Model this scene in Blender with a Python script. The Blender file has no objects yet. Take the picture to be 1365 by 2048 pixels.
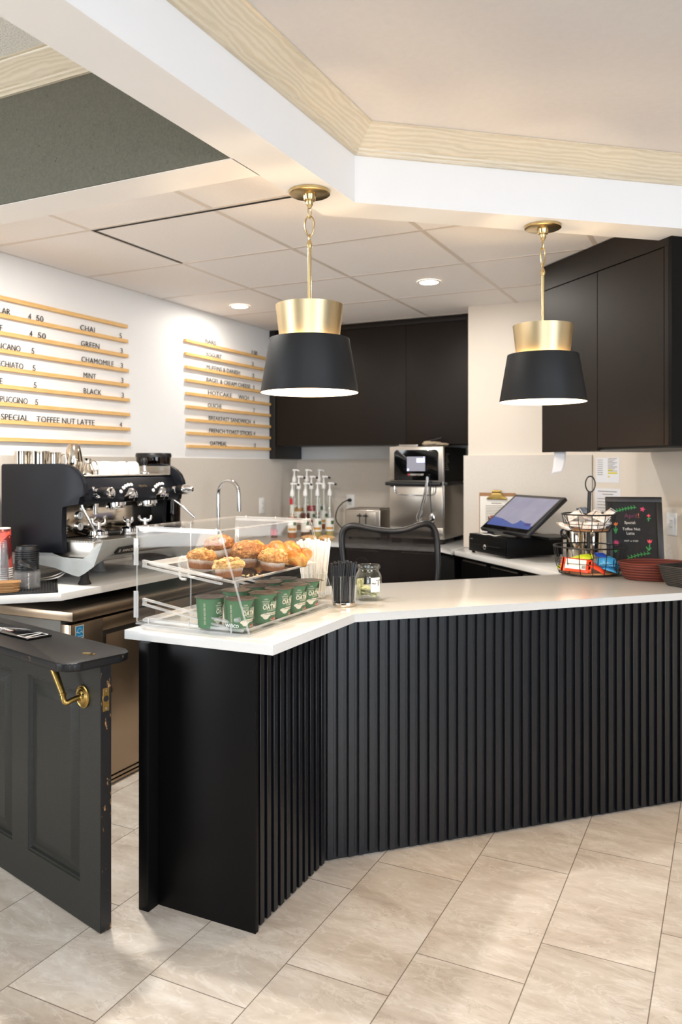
import bpy, bmesh, math, random
from mathutils import Vector, Matrix
C = bpy.context.scene
COL = C.collection
PI = math.pi
random.seed(7)

# ------------------------------------------------------------------ camera
cam = bpy.data.objects.new('camera', bpy.data.cameras.new('camera'))
COL.objects.link(cam)
cam.location = (0, 0, 1.5)
cam.rotation_euler = (PI / 2, 0, math.radians(26.2))
cam.data.sensor_fit = 'VERTICAL'
cam.data.sensor_height = 36.0
cam.data.lens = 1590.0 / 2048.0 * 36.0
cam.data.shift_y = -92.0 / 2048.0
cam.data.clip_start = 0.05
cam.data.dof.use_dof = True
cam.data.dof.focus_distance = 2.75
cam.data.dof.aperture_fstop = 3.2
C.camera = cam

# ------------------------------------------------------------------ world, light, exposure
C.view_settings.view_transform = 'Standard'
C.view_settings.look = 'None'
C.view_settings.gamma = 1.0
C.view_settings.use_curve_mapping = False
C.view_settings.exposure = 0.36
C.cycles.max_bounces = 10
C.cycles.diffuse_bounces = 5
C.cycles.glossy_bounces = 5
C.cycles.transparent_max_bounces = 32
C.cycles.sample_clamp_indirect = 6.0
C.cycles.caustics_reflective = False
C.cycles.caustics_refractive = False
world = bpy.data.worlds.new('world')
C.world = world
world.use_nodes = True
bg = world.node_tree.nodes['Background']
bg.inputs[0].default_value = (0.90, 0.95, 1.0, 1)
bg.inputs[1].default_value = 0.30


def area_light(name, loc, target, sx, sy, power, color):
    l = bpy.data.lights.new(name, 'AREA')
    l.shape = 'RECTANGLE'
    l.size, l.size_y = sx, sy
    l.energy = power
    l.color = color
    o = bpy.data.objects.new(name, l)
    COL.objects.link(o)
    o.location = loc
    d = Vector(target) - Vector(loc)
    o.rotation_euler = d.to_track_quat('-Z', 'Y').to_euler()
    return o


# daylight from the glazed front of the room, to the right of and behind the camera
area_light('daylight_right', (5.2, -0.6, 1.55), (-1.2, 2.6, 1.2), 3.6, 2.3, 205, (0.78, 0.89, 1.0))
area_light('daylight_behind', (1.0, -5.2, 1.5), (-1.2, 2.6, 1.3), 4.5, 2.3, 165, (0.84, 0.92, 1.0))
# daylight in the bay on the left of the camera, behind the bulkhead
area_light('daylight_left', (-5.4, -1.6, 1.7), (-2.2, 2.1, 1.9), 2.2, 2.0, 130, (0.93, 0.97, 1.0))

# unseen fill lights, added over and behind the camera to brighten the floor
area_light('lobby_fill_light', (1.0, -0.1, 2.76), (1.0, -0.1, 0.0), 1.2, 0.6, 30, (1.0, 0.98, 0.96))
area_light('lobby_fill_light', (0.2, -1.6, 2.76), (0.2, -1.6, 0.0), 1.2, 0.6, 27, (1.0, 0.98, 0.96))

# ------------------------------------------------------------------ node materials
MATS = {}


def srgb(r, g, b):
    def f(c):
        c /= 255.0
        return c / 12.92 if c <= 0.04045 else ((c + 0.055) / 1.055) ** 2.4
    return (f(r), f(g), f(b), 1.0)


class NT:
    def __init__(self, name):
        self.m = bpy.data.materials.new(name)
        self.m.use_nodes = True
        self.t = self.m.node_tree
        self.b = self.t.nodes['Principled BSDF']
        self.out = self.t.nodes['Material Output']
        MATS[name] = self.m

    def n(self, typ, **kw):
        nd = self.t.nodes.new(typ)
        for k, v in kw.items():
            setattr(nd, k, v)
        return nd

    def l(self, a, b):
        self.t.links.new(a, b)

    def math(self, op, a, b=None):
        nd = self.n('ShaderNodeMath', operation=op)
        for i, v in enumerate((a, b)):
            if v is None:
                continue
            if isinstance(v, (int, float)):
                nd.inputs[i].default_value = v
            else:
                self.l(v, nd.inputs[i])
        return nd.outputs[0]

    def mix(self, fac, a, b):
        nd = self.n('ShaderNodeMix', data_type='RGBA')
        for s, v in ((nd.inputs[0], fac), (nd.inputs[6], a), (nd.inputs[7], b)):
            if isinstance(v, (int, float)):
                s.default_value = v
            elif isinstance(v, tuple):
                s.default_value = v
            else:
                self.l(v, s)
        return nd.outputs[2]

    def coord(self, scale=(1, 1, 1), rot=(0, 0, 0), kind='Object'):
        tc = self.n('ShaderNodeTexCoord')
        mp = self.n('ShaderNodeMapping')
        mp.inputs['Scale'].default_value = scale
        mp.inputs['Rotation'].default_value = rot
        self.l(tc.outputs[kind], mp.inputs[0])
        return mp.outputs[0]

    def noise(self, vec, scale, detail=4, rough=0.55, dist=0.0):
        nd = self.n('ShaderNodeTexNoise')
        nd.inputs['Scale'].default_value = scale
        nd.inputs['Detail'].default_value = detail
        nd.inputs['Roughness'].default_value = rough
        nd.inputs['Distortion'].default_value = dist
        if vec is not None:
            self.l(vec, nd.inputs['Vector'])
        return nd.outputs[0]

    def ramp(self, fac, stops):
        nd = self.n('ShaderNodeValToRGB')
        e = nd.color_ramp.elements
        while len(e) < len(stops):
            e.new(0.5)
        for i, (p, c) in enumerate(stops):
            e[i].position = p
            e[i].color = c
        self.l(fac, nd.inputs[0])
        return nd.outputs[0]

    def bump(self, h, strength=0.2, dist=0.002):
        nd = self.n('ShaderNodeBump')
        nd.inputs['Strength'].default_value = strength
        nd.inputs['Distance'].default_value = dist
        self.l(h, nd.inputs['Height'])
        self.l(nd.outputs[0], self.b.inputs['Normal'])

    def set(self, color=None, rough=None, metal=None, spec=None, coat=None):
        b = self.b.inputs
        if color is not None:
            if isinstance(color, tuple):
                b['Base Color'].default_value = color
            else:
                self.l(color, b['Base Color'])
        if rough is not None:
            if isinstance(rough, (int, float)):
                b['Roughness'].default_value = rough
            else:
                self.l(rough, b['Roughness'])
        if metal is not None:
            b['Metallic'].default_value = metal
        if spec is not None:
            b['Specular IOR Level'].default_value = spec
        if coat is not None:
            b['Coat Weight'].default_value = coat
            b['Coat Roughness'].default_value = 0.08
        return self


def plain(name, rgb, rough=0.5, metal=0.0, spec=0.5, vary=0.06, nscale=14.0, bump=0.0, coat=None):
    """a paint-like surface with a faint noise in colour and gloss"""
    t = NT(name)
    c = srgb(*rgb)
    v = t.coord()
    nz = t.noise(v, nscale)
    lo = tuple(x * (1 - vary) for x in c[:3]) + (1,)
    hi = tuple(min(1, x * (1 + vary)) for x in c[:3]) + (1,)
    t.set(t.ramp(nz, [(0.3, lo), (0.7, hi)]), rough, metal, spec, coat)
    if bump:
        t.bump(t.noise(v, nscale * 12, 3), bump, 0.001)
    return t.m


def brushed(name, rgb, rough=0.3, stretch=(1, 1, 60), vary=0.12):
    t = NT(name)
    c = srgb(*rgb)
    v = t.coord(stretch)
    nz = t.noise(v, 30, 3)
    lo = tuple(x * (1 - vary) for x in c[:3]) + (1,)
    t.set(t.ramp(nz, [(0.3, lo), (0.7, c)]), rough, 1.0)
    r = t.n('ShaderNodeMapRange')
    r.inputs[3].default_value = rough * 0.8
    r.inputs[4].default_value = rough * 1.25
    t.l(nz, r.inputs[0])
    t.l(r.outputs[0], t.b.inputs['Roughness'])
    return t.m


def clear(name, tint=(1, 1, 1), ior=1.45, extra=0.0, rough=0.02, gain=1.0):
    """thin clear sheet: what lies behind shows through, the face mirrors by Fresnel"""
    t = NT(name)
    t.t.nodes.remove(t.b)
    tr = t.n('ShaderNodeBsdfTransparent')
    tr.inputs[0].default_value = tint + (1,)
    gl = t.n('ShaderNodeBsdfGlossy')
    gl.inputs['Roughness'].default_value = rough
    gl.inputs[0].default_value = (1, 1, 1, 1)
    # the same mirror strength on both faces of the sheet (Schlick)
    f0 = ((ior - 1) / (ior + 1)) ** 2
    lw = t.n('ShaderNodeLayerWeight')
    lw.inputs[0].default_value = 0.5
    f = t.math('MULTIPLY', t.math('ADD', t.math('MULTIPLY', t.math('POWER', lw.outputs[1], 5.0), 1 - f0), f0), gain)
    mx = t.n('ShaderNodeMixShader')
    t.l(f, mx.inputs[0])
    t.l(tr.outputs[0], mx.inputs[1])
    t.l(gl.outputs[0], mx.inputs[2])
    last = mx
    if extra:
        df = t.n('ShaderNodeBsdfDiffuse')
        df.inputs[0].default_value = (0.9, 0.9, 0.9, 1)
        m2 = t.n('ShaderNodeMixShader')
        m2.inputs[0].default_value = extra
        t.l(mx.outputs[0], m2.inputs[1])
        t.l(df.outputs[0], m2.inputs[2])
        last = m2
    t.l(last.outputs[0], t.out.inputs[0])
    return t.m


def emit(name, rgb, strength):
    t = NT(name)
    t.b.inputs['Base Color'].default_value = srgb(*rgb)
    t.b.inputs['Emission Color'].default_value = srgb(*rgb)
    t.b.inputs['Emission Strength'].default_value = strength
    return t.m


def wood(name, dark, light, rough=0.45, scale=(1, 1, 1), rings=3.0, dist=5.0, grain=0.5):
    t = NT(name)
    v = t.coord(scale)
    w = t.n('ShaderNodeTexWave', wave_type='BANDS', bands_direction='Z')
    w.inputs['Scale'].default_value = rings
    w.inputs['Distortion'].default_value = dist
    w.inputs['Detail'].default_value = 3
    w.inputs['Detail Scale'].default_value = 1.2
    t.l(v, w.inputs[0])
    nz = t.noise(v, 40, 4)
    f = t.math('ADD', t.math('MULTIPLY', w.outputs[1], 1 - grain), t.math('MULTIPLY', nz, grain))
    t.set(t.ramp(f, [(0.25, srgb(*dark)), (0.75, srgb(*light))]), rough)
    t.bump(nz, 0.08, 0.001)
    return t.m


# ------------------------------------------------------------------ mesh builder
def basis(o, x, y, z):
    m = Matrix.Identity(4)
    for i, a in enumerate((x, y, z)):
        for r in range(3):
            m[r][i] = a[r]
    for r in range(3):
        m[r][3] = o[r]
    return m


class MB:
    """collects shapes and links them as ONE mesh object"""

    def __init__(self):
        self.bm = bmesh.new()
        self.mats = [None]      # slot 0: the material given to build()
        self.sharp = math.radians(38)

    def mi(self, m):
        if m is None:
            return 0
        m = MATS[m] if isinstance(m, str) else m
        if m not in self.mats:
            self.mats.append(m)
        return self.mats.index(m)

    def _fin(self, faces, m):
        i = self.mi(m)
        for f in faces:
            f.material_index = i
            f.smooth = True

    def box(self, x0, x1, y0, y1, z0, z1, m=None, bev=0.0, seg=2, M=None):
        vs = [self.bm.verts.new((x, y, z)) for z in (z0, z1) for y in (y0, y1) for x in (x0, x1)]
        idx = [(0, 2, 3, 1), (4, 5, 7, 6), (0, 1, 5, 4), (2, 6, 7, 3), (0, 4, 6, 2), (1, 3, 7, 5)]
        fs = [self.bm.faces.new([vs[i] for i in q]) for q in idx]
        if M is not None:
            bmesh.ops.transform(self.bm, matrix=M, verts=vs)
        if bev:
            es = list({e for f in fs for e in f.edges})
            r = bmesh.ops.bevel(self.bm, geom=es, offset=bev, segments=seg, profile=0.5, affect='EDGES')
            fs = list({f for v in r['verts'] for f in v.link_faces} | {f for f in fs if f.is_valid})
        self._fin(fs, m)
        return self

    def lathe(self, prof, m=None, seg=32, c=(0, 0, 0), M=None, cap=(True, True), sx=1.0, sy=1.0, a0=0.0, a1=2 * PI):
        """prof: list of (radius, z)"""
        full = abs(a1 - a0 - 2 * PI) < 1e-6
        n = seg if full else seg + 1
        rings = []
        for r, z in prof:
            ring = []
            for i in range(n):
                a = a0 + (a1 - a0) * i / seg
                p = Vector((c[0] + r * sx * math.cos(a), c[1] + r * sy * math.sin(a), c[2] + z))
                ring.append(self.bm.verts.new(M @ p if M is not None else p))
            rings.append(ring)
        fs = []
        for k in range(len(rings) - 1):
            for i in range(seg):
                j = (i + 1) % n
                fs.append(self.bm.faces.new((rings[k][i], rings[k][j], rings[k + 1][j], rings[k + 1][i])))
        if full and cap[0] and prof[0][0] > 1e-5:
            fs.append(self.bm.faces.new(rings[0][::-1]))
        if full and cap[1] and prof[-1][0] > 1e-5:
            fs.append(self.bm.faces.new(rings[-1]))
        self._fin(fs, m)
        return self

    def cyl(self, p0, p1, r0, r1=None, m=None, seg=20, cap=True):
        p0, p1 = Vector(p0), Vector(p1)
        r1 = r0 if r1 is None else r1
        d = p1 - p0
        q = d.to_track_quat('Z', 'Y').to_matrix().to_4x4()
        q.translation = p0
        return self.lathe([(r0, 0), (r1, d.length)], m, seg, M=q, cap=(cap, cap))

    def spin(self, p0, axis, prof, m=None, seg=24):
        """lathe along an axis from p0"""
        q = Vector(axis).to_track_quat('Z', 'Y').to_matrix().to_4x4()
        q.translation = Vector(p0)
        return self.lathe(prof, m, seg, M=q)

    def tube(self, pts, r, m=None, seg=10, closed=False, smooth=0):
        pts = [Vector(p) for p in pts]
        rad = list(r) if isinstance(r, (list, tuple)) else [r] * len(pts)
        for _ in range(smooth):
            np_, nr = [], []
            L = len(pts)
            for i in range(L if closed else L - 1):
                a, b = pts[i], pts[(i + 1) % L]
                ra, rb = rad[i], rad[(i + 1) % L]
                np_ += [a * .75 + b * .25, a * .25 + b * .75]
                nr += [ra * .75 + rb * .25, ra * .25 + rb * .75]
            if not closed:
                np_ = [pts[0]] + np_ + [pts[-1]]
                nr = [rad[0]] + nr + [rad[-1]]
            pts, rad = np_, nr
        L = len(pts)
        up = None
        rings = []
        for i in range(L):
            if closed:
                t = pts[(i + 1) % L] - pts[i - 1]
            else:
                t = pts[min(i + 1, L - 1)] - pts[max(i - 1, 0)]
            t.normalize()
            if up is None:
                up = t.orthogonal().normalized()
            up = (up - t * up.dot(t)).normalized()
            s = t.cross(up)
            rings.append([self.bm.verts.new(pts[i] + (up * math.cos(2 * PI * k / seg) + s * math.sin(2 * PI * k / seg)) * rad[i]) for k in range(seg)])
        fs = []
        for i in range(L if closed else L - 1):
            a, b = rings[i], rings[(i + 1) % L]
            for k in range(seg):
                j = (k + 1) % seg
                fs.append(self.bm.faces.new((a[k], a[j], b[j], b[k])))
        if not closed:
            fs.append(self.bm.faces.new(rings[0][::-1]))
            fs.append(self.bm.faces.new(rings[-1]))
        self._fin(fs, m)
        return self

    def prism(self, poly, h0, h1, m=None, M=None, bev=0.0, side=None):
        """polygon in xy, extruded along z from h0 to h1 (M places it)"""
        a = sum(poly[i][0] * poly[(i + 1) % len(poly)][1] - poly[(i + 1) % len(poly)][0] * poly[i][1] for i in range(len(poly)))
        if a < 0:
            poly = poly[::-1]
        T = (lambda p: M @ Vector(p)) if M is not None else Vector
        lo = [self.bm.verts.new(T((x, y, h0))) for x, y in poly]
        hi = [self.bm.verts.new(T((x, y, h1))) for x, y in poly]
        caps = [self.bm.faces.new(lo[::-1]), self.bm.faces.new(hi)]
        n = len(poly)
        sd = [self.bm.faces.new((lo[i], lo[(i + 1) % n], hi[(i + 1) % n], hi[i])) for i in range(n)]
        self._fin(caps, m)
        self._fin(sd, side or m)
        if bev:
            es = list({e for f in caps + sd for e in f.edges})
            r = bmesh.ops.bevel(self.bm, geom=es, offset=bev, segments=2, profile=0.5, affect='EDGES')
            for f in r['faces']:
                f.smooth = True
        return self

    def loft(self, rings, m=None, closed=True, cap=False):
        rr = [[self.bm.verts.new(p) for p in ring] for ring in rings]
        fs = []
        n = len(rr[0])
        for k in range(len(rr) - 1):
            for i in range(n if closed else n - 1):
                j = (i + 1) % n
                fs.append(self.bm.faces.new((rr[k][i], rr[k][j], rr[k + 1][j], rr[k + 1][i])))
        if cap:
            fs.append(self.bm.faces.new(rr[0][::-1]))
            fs.append(self.bm.faces.new(rr[-1]))
        self._fin(fs, m)
        return self

    def quad(self, a, b, c, d, m=None):
        f = self.bm.faces.new([self.bm.verts.new(p) for p in (a, b, c, d)])
        self._fin([f], m)
        return self

    def blob(self, c, rx, ry, rz, m=None, sub=3, amp=0.0, freq=8.0, seed=0, M=None, fn=None):
        r = bmesh.ops.create_icosphere(self.bm, subdivisions=sub, radius=1.0)
        vs = r['verts']
        from mathutils import noise
        for v in vs:
            d = v.co.copy()
            k = 1.0
            if amp:
                k += amp * noise.noise(d * freq * 0.3 + Vector((seed * 3.1, seed * 1.7, seed)))
                k += amp * 0.5 * noise.noise(d * freq + Vector((seed, 5.0, seed * 2.3)))
            p = Vector((d.x * rx * k, d.y * ry * k, d.z * rz * k))
            if fn:
                p = fn(p)
            p = p + Vector(c)
            v.co = M @ p if M is not None else p
        self._fin({f for v in vs for f in v.link_faces}, m)
        return self

    def text(self, body, size, M, m=None, align='LEFT', extr=0.0006, bend=None, sxx=1.0, spacing=1.0, fit=None, bold=0.0):
        """flat lettering: x along the line, y up, z out of the surface"""
        cu = bpy.data.curves.new('lettering', 'FONT')
        cu.body = body
        cu.size = size
        cu.align_x = align
        cu.extrude = extr
        cu.resolution_u = 2
        cu.space_character = spacing
        cu.offset = bold
        ob = bpy.data.objects.new('lettering', cu)
        COL.objects.link(ob)
        dg = bpy.context.evaluated_depsgraph_get()
        me = bpy.data.meshes.new_from_object(ob.evaluated_get(dg))
        bpy.data.objects.remove(ob)
        vs = []
        if fit:
            xx = [v.co.x for v in me.vertices]
            sxx = fit / (max(xx) - min(xx))
        for v in me.vertices:
            p = Vector((v.co.x * sxx, v.co.y, v.co.z + extr))
            p = bend(p) if bend else M @ p
            vs.append(self.bm.verts.new(p))
        fs = []
        for p in me.polygons:
            try:
                fs.append(self.bm.faces.new([vs[i] for i in p.vertices]))
            except ValueError:
                pass
        self._fin(fs, m)
        bpy.data.meshes.remove(me)
        return self

    def build(self, name, mat=None, parent=None, solid=None, sub=0):
        me = bpy.data.meshes.new(name)
        self.mats[0] = MATS[mat] if isinstance(mat, str) else mat
        bmesh.ops.recalc_face_normals(self.bm, faces=list(self.bm.faces)) if solid is None else None
        for e in self.bm.edges:
            if len(e.link_faces) == 2:
                if e.calc_face_angle(0.0) > self.sharp:
                    e.smooth = False
        if parent is not None and parent.name in WORLD:
            off = WORLD[parent.name]
            for v in self.bm.verts:
                v.co -= off
        self.bm.to_mesh(me)
        self.bm.free()
        for mm in self.mats:
            me.materials.append(mm)
        o = bpy.data.objects.new(name, me)
        COL.objects.link(o)
        if parent is not None:
            o.parent = parent
            if parent.name in WORLD:
                WORLD[o.name] = WORLD[parent.name]
        if sub:
            s = o.modifiers.new('sub', 'SUBSURF')
            s.levels = s.render_levels = sub
        return o


WORLD = {}   # things whose parts are given in room coordinates


def tag(o, label, cat, group=None, kind=None):
    o['label'] = label
    o['category'] = cat
    if group:
        o['group'] = group
    if kind:
        o['kind'] = kind
    return o


def thing(name, label, cat, loc=(0, 0, 0), rotz=0.0, group=None, room=False):
    """an Empty at the thing's base; room=True: parts are given in room coordinates"""
    o = bpy.data.objects.new(name, None)
    o.empty_display_size = 0.05
    COL.objects.link(o)
    o.location = loc
    o.rotation_euler = (0, 0, rotz)
    if room:
        WORLD[o.name] = Vector(loc)
    return tag(o, label, cat, group)


def struct(name, mb, mat):
    o = mb.build(name, mat)
    o['kind'] = 'structure'
    return o


def one(name, mb, mat, label, cat, group=None, loc=None):
    """a thing that is one mesh (built around its own base when loc is given)"""
    o = mb.build(name, mat)
    if loc is not None:
        o.location = loc
    return tag(o, label, cat, group)


def copy_tree(o, parent=None):
    c = o.copy()
    COL.objects.link(c)
    if parent is not None:
        c.parent = parent
    for ch in list(o.children):
        copy_tree(ch, c)
    return c


def place(src, first, loc, rotz, label, group=None):
    """the first call moves the source itself, later calls copy it"""
    o = src if first else copy_tree(src)
    o.location = loc
    o.rotation_euler = (0, 0, rotz)
    o['label'] = label
    if group:
        o['group'] = group
    return o


def lerp(a, b, t):
    return tuple(x + (y - x) * t for x, y in zip(a, b))
# ------------------------------------------------------------------ room materials
def floor_material():
    t = NT('floor_tile')
    tc = t.n('ShaderNodeTexCoord')
    sp = t.n('ShaderNodeSeparateXYZ')
    t.l(tc.outputs['Object'], sp.inputs[0])
    Wt, Lt, SH = 0.3345, 0.689, 0.2225
    ru = t.math('DIVIDE', t.math('SUBTRACT', sp.outputs[0], -0.873), Wt)
    row = t.math('FLOOR', ru)
    fu = t.math('SUBTRACT', ru, row)
    rv = t.math('DIVIDE', t.math('SUBTRACT', t.math('SUBTRACT', sp.outputs[1], 2.30), t.math('MULTIPLY', row, SH)), Lt)
    cell = t.math('FLOOR', rv)
    fv = t.math('SUBTRACT', rv, cell)
    du = t.math('MULTIPLY', t.math('MINIMUM', fu, t.math('SUBTRACT', 1.0, fu)), Wt)
    dv = t.math('MULTIPLY', t.math('MINIMUM', fv, t.math('SUBTRACT', 1.0, fv)), Lt)
    d = t.math('MINIMUM', du, dv)
    grout = t.math('LESS_THAN', d, 0.0016)
    cb = t.n('ShaderNodeCombineXYZ')
    t.l(row, cb.inputs[0]); t.l(cell, cb.inputs[1])
    wn = t.n('ShaderNodeTexWhiteNoise', noise_dimensions='3D')
    t.l(cb.outputs[0], wn.inputs[0])
    # every tile gets its own piece of the stone pattern
    sc = t.n('ShaderNodeVectorMath', operation='SCALE')
    t.l(wn.outputs['Color'], sc.inputs[0]); sc.inputs['Scale'].default_value = 7.0
    ad = t.n('ShaderNodeVectorMath', operation='ADD')
    t.l(tc.outputs['Object'], ad.inputs[0]); t.l(sc.outputs[0], ad.inputs[1])
    mp = t.n('ShaderNodeMapping')
    mp.inputs['Rotation'].default_value = (0, 0, 0.75)
    mp.inputs['Scale'].default_value = (1.0, 2.6, 1.0)
    t.l(ad.outputs[0], mp.inputs[0])
    big = t.noise(mp.outputs[0], 2.2, 6, 0.62, 0.9)
    fine = t.noise(mp.outputs[0], 11.0, 6, 0.7, 0.6)
    f = t.math('ADD', t.math('MULTIPLY', big, 0.72), t.math('MULTIPLY', fine, 0.28))
    base = t.ramp(f, [(0.28, srgb(172, 159, 146)), (0.43, srgb(203, 191, 177)), (0.56, srgb(220, 210, 198)), (0.72, srgb(240, 234, 226))])
    # white veins
    vn = t.noise(mp.outputs[0], 3.2, 7, 0.6, 1.6)
    va = t.math('ABSOLUTE', t.math('SUBTRACT', vn, 0.5))
    vm = t.ramp(va, [(0.0, (1, 1, 1, 1)), (0.022, (0, 0, 0, 1))])
    vk = t.math('MULTIPLY', vm, t.math('MULTIPLY', big, 0.85))
    c1 = t.mix(vk, base, srgb(242, 236, 228))
    # brown hairline cracks
    bn = t.noise(mp.outputs[0], 5.5, 8, 0.62, 1.2)
    ba = t.math('ABSOLUTE', t.math('SUBTRACT', bn, 0.47))
    bm_ = t.ramp(ba, [(0.0, (1, 1, 1, 1)), (0.010, (0, 0, 0, 1))])
    pat = t.noise(tc.outputs['Object'], 3.0, 2)
    bk = t.math('MULTIPLY', bm_, t.math('MULTIPLY', t.math('GREATER_THAN', pat, 0.55), 0.4))
    c2 = t.mix(bk, c1, srgb(128, 104, 84))
    tone = t.math('ADD', t.math('MULTIPLY', wn.outputs['Value'], 0.16), 0.92)
    hs = t.n('ShaderNodeHueSaturation')
    t.l(c2, hs.inputs['Color']); t.l(tone, hs.inputs['Value'])
    col = t.mix(grout, hs.outputs[0], srgb(120, 108, 96))
    t.set(col, t.math('ADD', t.math('MULTIPLY', grout, 0.4), t.math('ADD', t.math('MULTIPLY', fine, 0.12), 0.24)))
    h = t.math('SUBTRACT', t.math('MULTIPLY', fine, 0.12), grout)
    t.bump(h, 0.35, 0.0015)
    return t.m


floor_material()
plain('white_paint', (240, 239, 238), 0.55, vary=0.012, nscale=3, bump=0.02)
plain('bulkhead_paint', (236, 237, 239), 0.5, vary=0.01, nscale=3, bump=0.03)
plain('warm_white_paint', (228, 217, 203), 0.5, vary=0.012, nscale=3, bump=0.02)
plain('ceiling_paint', (210, 207, 207), 0.8, vary=0.02, nscale=40, bump=0.08)
plain('grid_tile', (238, 235, 234), 0.8, vary=0.03, nscale=160, bump=0.10)
plain('grid_bar', (214, 205, 196), 0.45, vary=0.02)
plain('slot_black', (14, 14, 14), 0.7)
plain('splash_panel', (216, 207, 196), 0.28, vary=0.02, nscale=60)
wood('crown_oak', (202, 190, 168), (214, 203, 182), 0.34, (1.2, 1.2, 7.0), 3.5, 9.0, 0.45)


def wallpaper():
    t = NT('wallpaper_green')
    v = t.coord()
    vo = t.n('ShaderNodeTexVoronoi', feature='F1')
    vo.inputs['Scale'].default_value = 40
    vo.inputs['Randomness'].default_value = 0.9
    t.l(v, vo.inputs['Vector'])
    ring = t.math('ABSOLUTE', t.math('SUBTRACT', vo.outputs['Distance'], 0.42))
    on = t.math('MULTIPLY', t.math('LESS_THAN', ring, 0.018), t.math('GREATER_THAN', t.noise(v, 30, 2), 0.53))
    base = t.ramp(t.noise(v, 120, 3), [(0.3, srgb(90, 89, 77)), (0.7, srgb(103, 101, 88))])
    t.set(t.mix(on, base, srgb(76, 74, 63)), 0.65)
    t.bump(t.math('ADD', t.math('MULTIPLY', on, -1.0), t.noise(v, 160, 2)), 0.2, 0.001)
    return t.m


wallpaper()


def popcorn():
    t = NT('popcorn_ceiling')
    v = t.coord()
    nz = t.noise(v, 150, 4, 0.7)
    t.set(t.ramp(nz, [(0.35, srgb(218, 218, 212)), (0.6, srgb(250, 250, 246))]), 0.9)
    t.bump(nz, 0.9, 0.006)
    return t.m


popcorn()

# ------------------------------------------------------------------ room shell
ZC = 2.60      # dropped ceiling behind the bar
ZB = 2.50      # underside of the bulkheads
ZM = 2.778     # plaster ceiling over the lobby
ZA = 3.0       # ceiling of the bay on the left
WL, WB, WC = -3.38, 6.0, 5.33
RW = 4.52      # u+v of the right-hand wall
S2 = math.sqrt(0.5)

mb = MB(); mb.box(-6.0, 6.0, -6.0, 7.0, -0.1, 0.0)
struct('floor', mb, 'floor_tile')

# walls: left (menu), back, pier (chase) and the one running at 45 degrees on the right
mb = MB(); mb.box(WL - 0.12, WL, 2.33, WB + 0.12, 0, ZC + 0.1)
struct('wall_left', mb, 'white_paint')
mb = MB(); mb.box(WL, -1.58, WB, WB + 0.12, 0, ZC + 0.1)
struct('wall_back', mb, 'white_paint')
PC = (-1.640, WC)                      # left front corner of the pier
pr = (-0.81, WC)                       # where the pier meets the right-hand wall
mb = MB(); mb.prism([PC, pr, (pr[0] - 0.10, WC + 0.95), (PC[0], WC + 0.95)], 0, ZC + 0.1)
struct('wall_pier', mb, 'warm_white_paint')
far = (pr[0] + 2.9 * S2, pr[1] - 2.9 * S2)
mb = MB(); mb.prism([(pr[0] - 0.05, pr[1] + 0.05), far, (far[0] + 0.08, far[1] + 0.08), (pr[0] + 0.03, pr[1] + 0.13)], 0, 2.9)
struct('wall_right', mb, 'warm_white_paint')

# the rest of the lobby, outside the picture: walls that hold the glazing behind and to the right of the camera
plain('lobby_wall_paint', (84, 79, 74), 0.7, vary=0.05, nscale=2)
for nm, q in (('wall_front', (-6.0, 6.0, -5.6, -5.5, 0.0, 3.0)), ('wall_east', (5.6, 5.7, -5.5, 6.0, 0.0, 3.0)), ('wall_west', (-6.0, -5.9, -5.5, 2.2, 0.0, 3.0))):
    mb = MB(); mb.box(*q)
    struct(nm, mb, 'lobby_wall_paint')

# splash panels up to 1.555
mb = MB(); mb.box(WL + 0.0005, WL + 0.012, 2.45, WB - 0.001, 0.938, 1.556)
struct('backsplash_left', mb, 'splash_panel')
mb = MB(); mb.box(WL + 0.0125, PC[0] - 0.035, WB - 0.012, WB - 0.0005, 0.938, 1.556)
struct('backsplash_back', mb, 'splash_panel')
mb = MB()
mb.prism([(PC[0] - 0.028, WC - 0.016), (pr[0] - 0.001, WC - 0.016), (pr[0] - 0.001, WC - 0.0005), (PC[0] - 0.0005, WC - 0.0005), (PC[0] - 0.0005, WC + 0.3), (PC[0] - 0.028, WC + 0.3)], 0.938, 1.572)
struct('backsplash_pier', mb, 'splash_panel')

# dropped ceiling: boards between the bars, with the lifted hatch and its dark slot
US = [-3.38, -2.69, -2.0, -1.30, -0.61, 0.08, 0.77, 1.46]
VS = [2.12, 2.81, 3.50, 4.17, 4.86, 5.53, 6.15]
BAR = 0.011
mb = MB()
for i in range(len(US) - 1):
    for j in range(len(VS) - 1):
        hatch = (j == 1 and i in (1, 2))
        z = ZC + (0.0015 if not hatch else 0.0012)
        u0, u1, v0, v1 = US[i] + BAR, US[i + 1] - BAR, VS[j] + BAR, VS[j + 1] - BAR
        if hatch:
            v0 += 0.012
            if i == 1:
                u0 += 0.010
        mb.box(u0, u1, v0, v1, z, z + 0.015)
for u in US:
    mb.box(u - BAR, u + BAR, VS[0], VS[-1], ZC, ZC + 0.03, 'grid_bar')
for v in VS:
    mb.box(US[0], US[-1], v - BAR, v + BAR, ZC - 0.0006, ZC + 0.03, 'grid_bar')
mb.box(-2.69 + BAR, -1.30, 2.81 + 0.004, 2.81 + BAR + 0.011, ZC - 0.0012, ZC - 0.0008, 'slot_black')
mb.box(-2.69 + 0.004, -2.69 + BAR + 0.006, 2.81 + 0.004, 3.49, ZC - 0.0012, ZC - 0.0008, 'slot_black')
mb.box(-3.6, 1.6, 2.0, 6.3, ZC + 0.04, ZC + 0.06)
def cut(bm, co, no):
    bmesh.ops.bisect_plane(bm, geom=list(bm.verts) + list(bm.edges) + list(bm.faces), plane_co=Vector(co), plane_no=Vector(no), clear_inner=True)
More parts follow.
